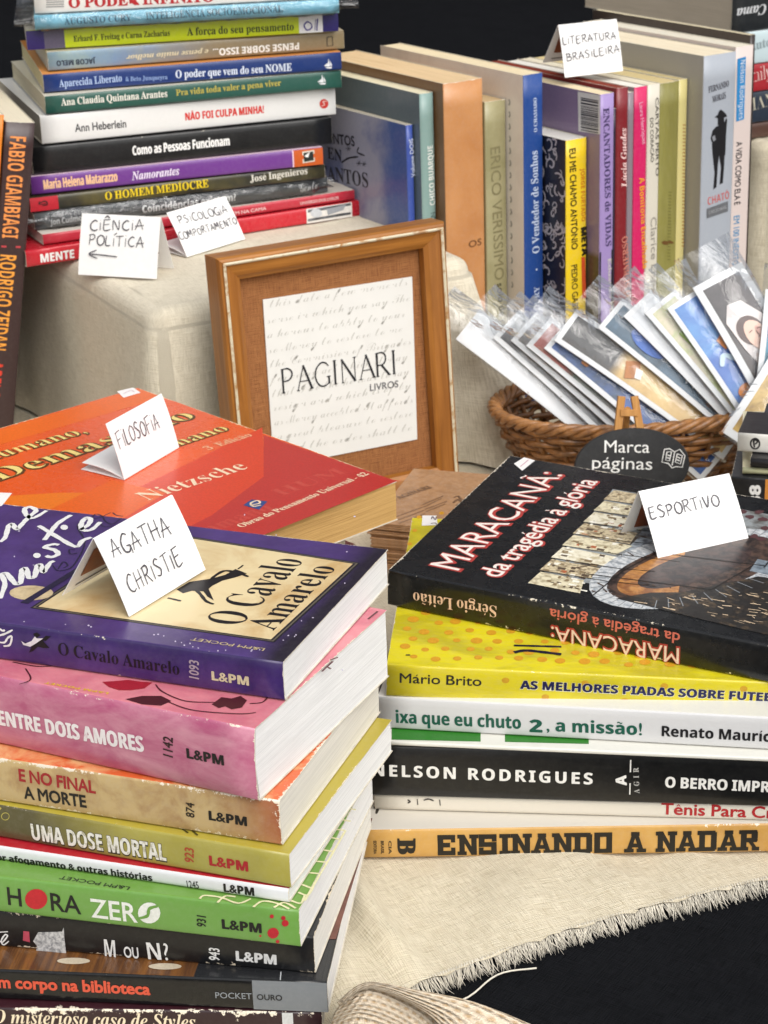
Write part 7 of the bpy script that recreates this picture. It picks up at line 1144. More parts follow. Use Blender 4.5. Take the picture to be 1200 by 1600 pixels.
l.new(mathn(n, l, 'MULTIPLY_ADD', lw.outputs['Fresnel'], .9, .07, True), mx.inputs[0]); l.new(tr.outputs[0], mx.inputs[1]); l.new(gl.outputs[0], mx.inputs[2]); l.new(mx.outputs[0], out.inputs['Surface']); film = m
def wrap(B, ext=.0):
    mb = MB(); g = .0007; L, W, T = B.L, B.W, B.T; N = 40; ring = [(-g, -g), (W * .5, -g), (W + g, -g), (W + g, T + g), (W * .5, T + g), (-g, T + g)]
    def fn(i, j):
        x = -g - ext + (L + 2 * g + 2 * ext) * j / (N - 1); y, z = ring[i]; k = .0004 * sin(j * 1.7 + i) + .0003 * sin(j * 4.1)
        if ext and (j < 3 or j > N - 4): z = T * .5 + (z - T * .5) * .35
        return (x, y - abs(k) if i in (0, 5) else y, z + k * .6)
    mb.grid(6, N, fn, closeu=True); return mb.build('plastic_wrap', film, B.root, smooth=True)
B = lying_up(N_, 55, 334, 360, 512, 300, 'shrink-wrapped charcoal book, third from the bottom of the tall stack', front='#3c3e40', spine='#36393c', page='#e4dccb', wear=.2, spine_kw=dict(c2='#55585a', scale=90, stretch=(.5, 1, 3)))
TX(B.spine, 'Coincidências existem?', 'S', (222, 332.5, 369, 313), 11, ink('#f0f0ee'), B.cover, bold=.04); TX(B.spine, 'Jon Cudmore', 'S', (79.5, 351.5, 138, 343), 9, ink('#d2d4d4'), B.cover, 'author_lettering', bold=.02); TX(B.spine, 'Gente', 'c', (467, 301, 497, 294), 13, ink('#d4d6d6'), B.cover, 'publisher_mark'); wrap(B, .004)
B = lying_up(N_, 48, 309, 332, 508, 278, 'dark olive book with yellow title, fourth from the bottom of the tall stack', front='#3a3624', spine='#2b2a20', page='#ddd3bc', wear=.3, spine_kw=dict(c2='#5a5228', scale=22))
spine_block(B, 44, 91, ink('#bb2130'))
mb = MB(); stroke(mb, B.spine, [(60, 318), (70, 314), (74, 319), (66, 321)], .0008, .0003); stroke(mb, B.spine, [(62, 314), (61, 319), (74, 317)], .0005, .0003); mb.build('publisher_mark', ink('#3a1216'), B.cover)
TX(B.spine, 'O HOMEM MEDÍOCRE', 'r', (164, 312.5, 326, 292), 12, ink('#e6c81c'), B.cover, bold=.0); TX(B.spine, 'José Ingenieros', 'r', (391, 284.5, 481, 271), 10.5, ink('#dcd8cc'), B.cover, 'author_lettering', bold=-.02)
B = lying_up(N_, 50, 276, 305, 505, 257, 'purple book with an orange end block, fifth from the bottom of the tall stack', front='#e6c9d8', spine='#6b3488', page='#e2d8c6', wear=.2)
spine_block(B, 457, 459, ink('#e4c6d6')); spine_block(B, 459, 506, ink('#c85a1e'))
TX(B.spine, 'Maria Helena Matarazzo', 'S', (68, 296, 184, 282.5), 14.5, ink('#eec096'), B.cover, 'author_lettering', bold=.03); TX(B.spine, 'Namorantes', 'I', (207, 281.5, 281, 272.5), 13, ink('#eadff0'), B.cover, bold=-.02)
PG(B.spine, [(472, 237), (491, 234), (492, 252), (473, 255)], ink('#d9cfc0'), B.cover, 'publisher_mark', .0002); PG(B.spine, [(474, 239), (489, 236.5), (490, 250), (475, 253)], ink('#1c2420'), B.cover, 'publisher_mark', .00028); PG(B.spine, [(475, 244), (484, 237), (481, 246)], ink('#eceae6'), B.cover, 'publisher_mark', .00034)
B = lying_up(N_, 52, 230, 273, 519, 224.5, 'thick black book, sixth from the bottom of the tall stack', front='#131416', spine='#0e0f11', page='#d8cdb4', wear=.3, W=.15)
TX(B.spine, 'Como as Pessoas Funcionam', 'S', (207, 242.5, 359.5, 226.5), 14, ink('#f2f1ee'), B.cover, bold=.03)
B = lying_up(N_, 66, 181, 226, 525, 179, 'thick white book with a red round mark, seventh from the bottom of the tall stack', front='#e9e8e4', spine='#e3e2df', page='#d9cfba', wear=.2, W=.15)
TX(B.spine, 'Ann Heberlein', 's', (117.5, 206, 198, 198.5), 12, ink('#2a2a2c'), B.cover, 'author_lettering', bold=.02); TX(B.spine, 'NÃO FOI CULPA MINHA!', 'S', (289, 188, 413, 176), 11.5, ink('#d8352c'), B.cover, bold=.03)
PG(B.spine, ellpts(506, 162, 7, 7.5), ink('#c8322a'), B.cover, 'publisher_mark'); mb = MB(); stroke(mb, B.spine, [(510, 158), (504, 159), (507, 163), (502, 166)], .0006, .0003); mb.build('publisher_mark', ink('#e8c8c0'), B.cover)
def sail(B, cx, cy):
    mb = MB()
    for q in ([(cx - 7, cy + 4), (cx - 1, cy - 1), (cx, cy + 5)], [(cx - 1, cy + 5), (cx, cy - 8), (cx + 3, cy + 4)], [(cx + 3.5, cy + 4), (cx + 2, cy - 5), (cx + 6, cy + 3)], [(cx - 5, cy + 6), (cx + 6, cy + 5), (cx + 5, cy + 8), (cx - 2, cy + 8)]): poly_into(mb, B.spine, [[B.spine.hit(*p) for p in q]], EPS)
    mb.build('publisher_mark', ink('#e6e8ea'), B.cover)
B = lying_up(N_, 72, 150, 179, 534, 137, 'dark green book, eighth from the bottom of the tall stack', front='#e6e0cc', spine='#25554a', page='#ddd3b4', wear=.2)
TX(B.spine, 'Ana Claudia Quintana Arantes', 'r', (96, 165, 262, 151), 11, ink('#e9e6da'), B.cover, 'author_lettering', bold=-.02); TX(B.spine, 'Pra vida toda valer a pena viver', 'r', (275, 149.5, 439, 133.5), 9.5, ink('#b9ac50'), B.cover, bold=-.02); sail(B, 503, 124)
B = lying_up(N_, 69, 116, 145, 534, 108.5, 'royal blue book with an orange cover edge, ninth from the bottom of the tall stack', front='#ea9a4a', spine='#10306f', page='#d6ca9e', wear=.2)
TX(B.spine, 'Aparecida Liberato', 'r', (93, 136, 191, 127), 11.5, ink('#a9bde0'), B.cover, 'author_lettering', bold=-.03); TX(B.spine, '& Beto Junqueyra', 'r', (196, 127, 262, 123.5), 7, ink('#8aa2d0'), B.cover, 'author_lettering', bold=-.05); TX(B.spine, 'O poder que vem do seu NOME', 'r', (274, 122, 456, 110.5), 12, ink('#dce4f2'), B.cover, bold=-.03); sail(B, 513, 99)
B = lying_up(N_, 76, 81, 111, 538, 76, 'blue to brown blended book with upside-down lettering, fourth from the top of the tall stack', front='#cfc4a8', spine='#6f8fb4', page='#c9c6bd', wear=.2, spine_kw=dict(c2='#8aa0a0', scale=30, blend=(0, .05, .13, '#8a7a5c')))
TX(B.spine, 'PENSE SOBRE ISSO...', 'S', (468, 66.5, 332, 76.5), 10.5, ink('#f2f0ea'), B.cover, bold=.03); TX(B.spine, 'e pense muito melhor', 'I', (325, 77, 197, 86.5), 8, ink('#d9cfae'), B.cover, bold=-.04); TX(B.spine, 'JACOB MELO', 'S', (148, 91, 87.5, 95), 8, ink('#2a3648'), B.cover, 'author_lettering', bold=.03)
mb = MB(); stroke(mb, B.spine, [(511, 58), (519, 57), (520, 71), (511, 72), (511, 58)], .0006, sm=False, taper=0); mb.build('publisher_mark', ink('#3a352c'), B.cover)
B = lying_up(N_, 43, 47, 79, 529, 49, 'lime green book with navy ends, third from the top of the tall stack', front='#d8d4c4', spine='#b9c814', page='#bfa888', wear=.3)
spine_block(B, 40, 69, ink('#2c2060')); spine_block(B, 69, 101, ink('#5a5468')); spine_block(B, 467, 504, ink('#e4e3e4')); spine_block(B, 504, 530, ink('#2c2468'))
TX(B.spine, 'Erhard F. Freitag e Carna Zacharias', 'r', (115, 65, 266, 55.5), 9, ink('#3a4418'), B.cover, 'author_lettering', bold=-.05); TX(B.spine, 'A força do seu pensamento', 'r', (292.5, 55.5, 459.5, 47), 12, ink('#33401a'), B.cover, bold=-.04)
mb = MB(); stroke(mb, B.spine, [(486, 37), (480, 34), (475, 40), (480, 47), (487, 43), (486, 37)], .0009, .0003); stroke(mb, B.spine, [(492, 47), (493, 30)], .0006, .0003); stroke(mb, B.spine, [(495, 48), (496, 29)], .0012, .0003); mb.build('publisher_mark', ink('#3a3486'), B.cover)
B = lying_up(N_, 55, 24, 47, 530, 20.5, 'light blue shrink-wrapped book, second from the top of the tall stack', front='#9fd3e4', spine='#7fc2d8', page='#cfcabd', wear=.2)
TX(B.spine, 'AUGUSTO CURY', 'r', (101, 38.5, 205.5, 32), 10, ink('#3a6c86'), B.cover, 'author_lettering', bold=-.05); TX(B.spine, 'INTELIGÊNCIA SOCIOEMOCIONAL', 'r', (228, 30.5, 442, 19), 11, ink('#4a7488'), B.cover, bold=-.05); wrap(B, .012)
B = lying_up(N_, 55, -14, 22, 531, -4, 'off-white book with red lettering, top of the tall stack', front='#eceae4', spine='#e4e1da', page='#c9c5ba', wear=.2)
TX(B.spine, 'O PODER INFINITO', 'r', (107, 12, 335, 2), 15, ink('#b8262c'), B.cover, bold=.03); mb = MB()
for k in range(4): stroke(mb, B.spine, [(72, 0 + k * 3.6), (100, -1 + k * 3.6)], .0007, taper=0)
mb.build('publisher_mark', ink('#9a9a98'), B.cover)

# ================================================================== STANDING ROW (spines to the front right)
TH = radians(33); st_t = Vector((cos(TH), sin(TH), 0)); st_d = Vector((-sin(TH), cos(TH), 0))
def ext_t(A, x):
    lo, hi = 0, .12
    for _ in range(50):
        m = (lo + hi) / 2
        if pr(A + st_t * m)[0] < x: lo = m
        else: hi = m
    return lo
def solve_ray(px, target):
    lo, hi = .8, 2.4
    for _ in range(60):
        m = (lo + hi) / 2
        if at(px[0], px[1], m).dot(st_t) < target: lo = m
        else: hi = m
    return at(px[0], px[1], lo)
ROW = [('antos', (634, 196), 645), ('chico', (655, 147), 677), ('tan', (692, 131), 754), ('olive', (757, 160), 790), ('blue', (817, 118), 848), ('eu', (884, 220), 917), ('enc', (938, 148), 960), ('dark', (958, 170), 963), ('lucia', (963, 138), 982),
       ('grey', (981, 145), 991), ('pink', (991, 137), 1012), ('clar', (1012, 133), 1032), ('oliv2', (1031, 131), 1062), ('yel', (1060, 125), 1075), ('fern', (1100, 88), 1151), ('nels', (1150, 74), 1178), ('brown', (1172, 55), 1181)]
PLACE = {}
_i = [r[0] for r in ROW].index('blue'); A = on(*ROW[_i][1], .23); T = ext_t(A, ROW[_i][2]); PLACE['blue'] = (A, T); s = A.dot(st_t) + T
for nme, p, x in ROW[_i + 1:]:
    A = solve_ray(p, s + .0006); T = ext_t(A, x); PLACE[nme] = (A, T); s = A.dot(st_t) + T
s = PLACE['blue'][0].dot(st_t)
for nme, p, x in ROW[:_i][::-1]:
    tg = s - .02
    for _ in range(30): A = solve_ray(p, tg); T = ext_t(A, x); tg += (s - .0006 - (A.dot(st_t) + T)) * .7
    PLACE[nme] = (A, T); s = A.dot(st_t)
SR = 'books standing in a row behind the bookmark basket'
def stand(key, label, W=.14, **kw):
    A, T = PLACE[key]; O = A + st_t * T; O = Vector((O.x, O.y, .0035)); X = Vector((0, 0, 1)); Y = st_d; Zv = X.cross(Y)
    M = Matrix((X, Y, Zv)).transposed().to_4x4(); M.translation = O
    return make_book('standing_book', M, A.z - .0035, W, T - .0002, label, 'book', SR, **kw)
B = stand('antos', 'thin book with a cloudy blue and grey cover, standing beside the tall stack', W=.13, front='#8c8da0', spine='#3c52a0', page='#cfc8b8', wear=.2, front_kw=dict(c2='#3d4f86', scale=13, lo=.5, hi=.62, blend=(1, .04, .02, '#33508c')))
S = B.front; K = ink('#2b2a35')
TX(S, 'CONTOS', 's', (502, 221, 555, 228.5), 15, K, B.cover, bold=.03); TX(S, 'EN', 'r', (512, 247, 535, 253), 18, K, B.cover, bold=.0); TX(S, 'CANTOS', 'r', (500, 278.5, 577, 293.5), 22, K, B.cover, bold=.0)
mb = MB(); stroke(mb, S, [(561, 230), (559, 238), (570, 243)], .0012); stroke(mb, S, [(534, 254), (545, 247), (560, 245)], .0012)
for x, y in ((545, 232), (561, 255), (569, 256)):
    for q in ([(x - 4, y), (x + 4, y)], [(x - 2, y - 4), (x + 2, y + 4)], [(x + 2, y - 4), (x - 2, y + 4)]): stroke(mb, S, q, .0006)
mb.build('cover_ornament', K, B.cover)
TX(B.spine, 'Volume DOIS', 's', (648.5, 276, 645, 216), 6, ink('#ccd4ea'), B.cover, bold=.03)
B = stand('chico', 'grey-green book with white lettering up its spine, second in the standing row', front='#56636a', spine='#84a09a', page='#efe6c6', wear=.1, bulge=.001)
TX(B.spine, 'CHICO BUARQUE', 'S', (679.5, 320, 675.5, 226), 8.5, ink('#eef0ea'), B.cover, 'author_lettering')
TX(B.spine, 'SN', 's', (681, 343, 680, 330), 8, ink('#4a5a58'), B.cover, 'title_lettering')
B = stand('tan', 'thick plain tan book with the widest bare spine of the standing row', W=.15, front='#6f4c2c', spine='#c68c58', page='#eed2a8', pdark='#c09c6c', wear=.3, bulge=.0012, spine_kw=dict(c2='#b97d4a', scale=20))
TX(B.spine, 'OS', 's', (731, 387, 753, 382), 10, ink('#7a5230'), B.cover, bold=.03)
B = stand('olive', 'faded olive book with embossed lettering, between the thick tan book and the blue one', front='#a09a72', spine='#a39c76', page='#d2b88c', wear=.3, spine_kw=dict(c2='#928c64', scale=30))
TX(B.spine, 'ERICO VERISSIMO', 's', (766, 229, 773, 440), 15, ink('#827b58'), B.cover, 'author_lettering', bold=-.01); TX(B.spine, 'solo de clarineta', 's', (776, 443, 786, 560), 10, ink('#4c4834'), B.cover, bold=.02)
B = stand('blue', 'white book with a royal blue spine, tallest in the middle of the standing row', W=.165, front='#e4dbcf', spine='#1f468c', page='#f4e2bc', wear=.15, front_kw=dict(c2='#d6ccc0', scale=30))
Wb = ink('#c8d4ea')
TX(B.spine, 'O Vendedor de Sonhos', 'r', (842.5, 395, 839.5, 234), 11, Wb, B.cover, bold=-.04); TX(B.spine, 'O CHAMADO', 'r', (839, 206, 838, 152), 5, Wb, B.cover, bold=-.03); TX(B.spine, 'AUGUSTO CURY', 'r', (845, 553, 842, 447), 8, Wb, B.cover, 'author_lettering', bold=-.04)
PG(B.spine, ellpts(838, 421, 1.6, 1.8, 8), Wb, B.cover, 'printed_dot')
mb = MB()
for k in range(16): y = 155 + k * 19; stroke(mb, B.front, [(795.5 + k * .3, y), (797 + k * .3, y + 6), (795 + k * .3, y + 9)], .0012)
mb.build('cover_lettering', ink('#9d978e'), B.cover)
B = stand('eu', 'short book with a bright yellow spine and black swirled cover in the standing row', W=.13, front='#161417', spine='#e8c61a', page='#e6e2da', wear=.2)
S = B.front; mb = MB()
def box_uv(u0, u1, v0, v1): return [(u0, v0), (u1, v0), (u1, v1), (u0, v1)]
rng = random.Random(3)
for k in range(300):
    u = rng.uniform(.004, B.L - .004); v = rng.uniform(.002, .072); a = rng.uniform(0, 6.28); r_ = rng.uniform(.002, .0052); tw = rng.choice((-1, 1)) * rng.uniform(1.5, 4.5)
    P = []; x, y, h_ = u, v, a
    for q in range(7): P.append((x, y)); x += cos(h_) * r_ * .5; y += sin(h_) * r_ * .5; h_ += tw / 7 * (1 + q * .3)
    P = [(min(max(x, .001), B.L - .001), max(y, .001)) for x, y in P]; stroke(mb, S, P, rng.uniform(.0007, .0015), .00012, metres=True)
mb.build('printed_swirls', ink('#bab3b5'), B.cover)
mb = MB(); poly_into(mb, S, [box_uv(.0, B.L, .0745, .13)], .00014); mb.build('magenta_band', ink('#b31d4e'), B.cover)
K = ink('#2a2410')
TX(B.spine, 'EU ME CHAMO ANTÔNIO', 's', (889.5, 232, 893, 391), 9.5, K, B.cover, bold=.03); TX(B.spine, 'PEDRO GABRIEL', 's', (892.5, 414, 895, 503), 9, K, B.cover, 'author_lettering', bold=.02)
TX(B.spine, 'JORGE FURTADO', 'S', (907, 264, 908.5, 347), 6.5, ink('#cc7a1c'), B.cover, 'author_lettering'); TX(B.spine, 'META', 'S', (907.5, 355, 909.5, 400), 9, K, B.cover, bold=.08)
PG(B.spine, [(908, 402), (914, 401), (916, 465), (909.5, 467)], ink('#d0522a'), B.cover, 'red_strip')
B = stand('enc', 'lilac book with a barcode on its back, behind the yellow-spined one', front='#84708c', spine='#9c86bc', page='#f2dfb8', wear=.15, front_kw=dict(blend=(0, .112, .108, '#4a4238')))
TX(B.spine, 'ENCANTADORES de VIDAS', 'r', (942.6, 169, 946.5, 386), 9, ink('#4a3c66'), B.cover, bold=-.04)
mb = MB(); u0 = B.spine.hit(948, 392)[0]; poly_into(mb, B.spine, [box_uv(0, u0, .0002, B.T - .0002)], .0001); mb.build('black_block', ink('#1d1b1c'), B.cover); TX(B.spine, 'Eduardo Maia', 's', (949.5, 404, 953, 505), 5.5, ink('#c9c4bc'), B.cover, 'author_lettering', bold=.03)
PG(B.front, [(903, 143), (938, 149), (938, 210), (904, 205)], ink('#d9d6d0'), B.cover, 'barcode_label', .00012); mb = MB(); y = 0
while y < 50:
    w = random.choice((1, 1.6, 2.6)); yy = 154 + y; poly_into(mb, B.front, [[B.front.hit(*p) for p in ((908, yy - 2), (935, yy + 3), (935, yy + 3 + w), (908, yy - 2 + w))]], .0002); y += w + random.choice((1.0, 1.6, 2.2))
mb.build('barcode', ink('#2e2c30'), B.cover)
B = stand('dark', 'very thin dark book squeezed between the lilac and the wine red one', front='#2c2436', page='#b9b0a0', wear=.1, bulge=.0001)
B = stand('lucia', 'wine red book with pink lettering up its spine, under the LITERATURA BRASILEIRA card', front='#8e3024', spine='#7e1f26', page='#8a3a2a', pdark='#6e2a20', wear=.1, bulge=.0008)
TX(B.spine, 'Lúcia Guedes', 'I', (979.5, 291, 978, 198.5), 9, ink('#ecc9c4'), B.cover, 'author_lettering', bold=-.02); TX(B.spine, 'O SUBMERSO', 'r', (986, 463, 980.5, 367), 10, ink('#c47a6a'), B.cover, bold=-.03)
B = stand('grey', 'thin grey-mauve book standing between the wine red and hot pink ones', front='#6a5e62', spine='#857880', page='#ece6dc', wear=.1)
B = stand('pink', 'hot pink book with yellow lettering down its spine', front='#8a7a80', spine='#cc1c5e', page='#f0ebe0', wear=.1)
TX(B.spine, 'Laura Henriques', 's', (998.5, 160, 1003.5, 226), 6, ink('#e9a0ba'), B.cover, 'author_lettering', bold=.02); TX(B.spine, 'A Bonitona Encalhada', 'S', (998.5, 278, 1004, 421), 8, ink('#e8a024'), B.cover)
B = stand('clar', 'cream white book with grey lettering down its spine, standing beside the hot pink one', front='#cfc8ba', spine='#d2ccbd', page='#ece2c8', wear=.2)
K = ink('#57534c'); TX(B.spine, 'CARTAS PERTO', 's', (1024, 152, 1024.5, 276), 5, K, B.cover, bold=.02); TX(B.spine, 'DO CORAÇÃO', 's', (1015.5, 184, 1016.5, 254), 5, K, B.cover, bold=.02); TX(B.spine, 'Clarice Lispector', 's', (1016.5, 339, 1018, 500), 9, ink('#9a958a'), B.cover, 'author_lettering', bold=.01)
B = stand('oliv2', 'mossy green book with a small brown stain on its spine', front='#8a8646', spine='#908b4a', page='#dcc894', wear=.2, spine_kw=dict(c2='#7d783c', scale=28, stretch=(.4, 1, 2)))
mb = MB()
for k in range(22): y = 300 + k * 5; stroke(mb, B.spine, [(1044 - k * .1, y), (1049 - k * .1, y + .5)], .0007)
mb.build('faded_lettering', ink('#6c6832'), B.cover)
PG(B.spine, ellpts(1042, 379, 9, 3, 12, .3), ink('#6a4a24'), B.cover, 'stain')
B = stand('yel', 'thin pale yellow book next to the thick silver grey one', front='#c9bd72', spine='#d2c684', page='#dccb96', wear=.2)
mb = MB()
for k in range(36): y = 195 + k * 5.4; stroke(mb, B.spine, [(1066.5 - k * .05, y), (1071 - k * .05, y + .4)], .0009)
mb.build('small_lettering', ink('#b07a3c'), B.cover)
B = stand('fern', 'thickest silver grey book with a man in black on its spine', W=.155, front='#a5a198', spine='#a3a9b2', page='#f6ead0', pdark='#d6c29c', wear=.2, bulge=.0005, spine_kw=dict(blend=(0, .105, .06, '#7e7e7c')))
K = ink('#1c1b1e')
TX(B.spine, 'FERNANDO', 'r', (1107, 145, 1139, 134.5), 9.5, ink('#4c4c54'), B.cover, 'author_lettering', bold=-.03); TX(B.spine, 'MORAIS', 'r', (1113, 160, 1134, 153), 9.5, ink('#4c4c54'), B.cover, 'author_lettering', bold=-.03)
mb = MB()
for q in ([(1116, 183), (1121, 179), (1123, 173), (1126, 171), (1130, 174), (1134, 178), (1136, 182), (1130, 184), (1122, 185)], [(1121, 184), (1131, 184), (1131, 194), (1126, 198), (1121, 195)], [(1118, 198), (1125, 195), (1132, 190), (1134, 184), (1136, 187), (1135, 198), (1134, 214), (1133, 242), (1123, 243), (1113, 242), (1112, 222), (1110, 216), (1113, 204)], [(1113, 241), (1123, 242), (1121, 260), (1119, 292), (1114, 296), (1116, 270)], [(1123, 242), (1132, 241), (1131, 260), (1129, 286), (1124, 288), (1126, 262)]): poly_into(mb, B.spine, [[B.spine.hit(*p) for p in q]], EPS)
mb.build('printed_figure', K, B.cover); PG(B.spine, [(1112, 214), (1116, 211), (1118, 218), (1114, 221)], ink('#8a8c92'), B.cover, 'figure_hand', .00026)
TX(B.spine, 'CHATÔ', 'S', (1105, 321, 1140, 309.5), 12, ink('#c85a54'), B.cover, bold=-.02); PG(B.spine, [(1104, 326), (1137, 314), (1137, 330), (1104, 341)], ink('#6a6c70'), B.cover, 'grey_block', .0004); TX(B.spine, 'O REI DO BRASIL', 's', (1106, 335, 1135, 325), 5, ink('#a9abae'), B.cover, e=.0006)
B = stand('nels', 'pale pink book with a blue label on its spine in the standing row', W=.16, front='#cabdb8', spine='#d3c4be', page='#eee6d2', wear=.2, bulge=.0002)
PG(B.spine, [(1152, 92), (1165, 88), (1162, 186), (1150, 190)], ink('#2d87c4'), B.cover, 'blue_label', .0003); TX(B.spine, 'Nelson Rodrigues', 'S', (1156.5, 93, 1153.5, 187), 7.5, ink(WHITE), B.cover, 'author_lettering', bold=-.04, e=.0005)
TX(B.spine, 'A VIDA COMO ELA É', 's', (1150.5, 222, 1147, 321), 9, ink('#26262a'), B.cover, bold=.02); TX(B.spine, 'EM 100 INÉDITOS', 's', (1146.5, 337, 1144, 421), 9, ink('#3c8ab8'), B.cover, bold=.02)
B = stand('brown', 'thin dark brown book closing the standing row, beyond the pale pink one', W=.165, front='#3a2d26', spine='#2c211c', page='#e9dcb6', wear=.2)

# ---- two standing books at the far left, leaning against the riser
FA = on(55, 192, .222); 
def lean_book(A, lean, T, W, label, dirdeg=112, H=.232, **kw):
    X = Vector((sin(lean), .0, cos(lean))); Y = Vector((cos(radians(dirdeg)), sin(radians(dirdeg)), 0)); Y = (Y - X * Y.dot(X)).normalized(); Zv = X.cross(Y)
    k = (A.z - .004) / X.z; O = A - X * k
    M = Matrix((X, Y, Zv)).transposed().to_4x4(); M.translation = O
    return make_book('leaning_book', M, k, W, T, label, 'book', 'politics books leaning beside the riser', **kw)
B = lean_book(FA, radians(9.5), .0185, .15, 'dark brown book with orange lettering down its spine, leaning towards the draped riser', front='#43302c', spine='#3c2a2a', page='#e6dcc4', wear=.25, bulge=.0006)
OR_ = covmat('#e2844a', None, fine=.05)
TX(B.spine, 'FABIO GIAMBIAGI', 'S', (16, 211, 3, 372), 25, ink('#f09650'), B.cover, 'author_lettering', bold=.0)
TX(B.spine, 'RODRIGO ZEIDAN', 'S', (1, 396, -16, 548), 25, ink('#f0a040'), B.cover, 'author_lettering', bold=.0)
TX(B.spine, 'APELO À RAZÃO', 'S', (-18, 564, -32, 700), 23, ink('#d8402e'), B.cover, bold=.0)
mb = MB(); stroke(mb, B.spine, [(2, 385), (32, 386)], .0012, taper=0, sm=False); mb.build('printed_line', ink('#c0444a'), B.cover)
Xv = B.root.matrix_world.col[2].to_3d()
B2 = lean_book(FA + Xv * .0188 + Vector((.0, 0, .004)), radians(9.5), .02, .15, 'plain orange book leaning behind the dark brown one with orange lettering', front='#d97a1e', spine='#dd7d1c', page='#e6dcc4', wear=.2)

# ---- books on the far right block
Z = R2z + .0006
PF = 'books lying on the small draped block'
def far(yt, label, dx=0, W=.15, L=.21, yaw=R2yaw, **kw):
    global Z
    A = Vector((R2O.x, R2O.y, Z)) + r2u * dx; zt = vz(A, yt); T = zt - Z; O = A.copy(); Z = zt + .0004
    return make_book('distant_book', frame_lying(O, yaw), L, W, T - .0002, label, 'book', PF, **kw)
def fy(y): return y + 10
B = far(fy(187), 'dark brown book lying at the bottom of the pile on the small draped block', front='#4a342c', spine='#4e352c', page='#cfc2aa', wear=.2)
B = far(fy(138), 'navy book with pale lettering lying on the small draped block', front='#2a3444', spine='#26303f', page='#d8cdb8', wear=.2); TX(B.spine, 'MANA', 'r', (1164, 176, 1222, 160), 20, ink('#c9c2ac'), B.cover, bold=-.04)
B = far(fy(94), 'crimson book with white lettering lying above the navy one', front='#a8242e', spine='#a3222c', page='#e4dccb', wear=.2); TX(B.spine, 'Emily', 'r', (1164, 132, 1204, 121), 22, ink('#ece2da'), B.cover, 'author_lettering', bold=-.06)
B = far(fy(42), 'pale ice blue book lying above the crimson one', front='#d8e2e4', spine='#c2d4d8', page='#e9e5da', wear=.2); TX(B.spine, 'Autoria', 'r', (1170, 80, 1226, 66), 14, ink('#8a9a9e'), B.cover, bold=-.05)
B = far(-30, 'thick black book with taupe pages, top of the pile on the small draped block', dx=-.008, W=.19, yaw=R2yaw + radians(3), front='#232528', spine='#1e2124', page='#d2c4b0', pdark='#b5a792', wear=.1)
TX(B.spine, 'na Cama', 'I', (1222, 2, 1150, 14), 15, ink('#cfd0d2'), B.cover, bold=-.04)

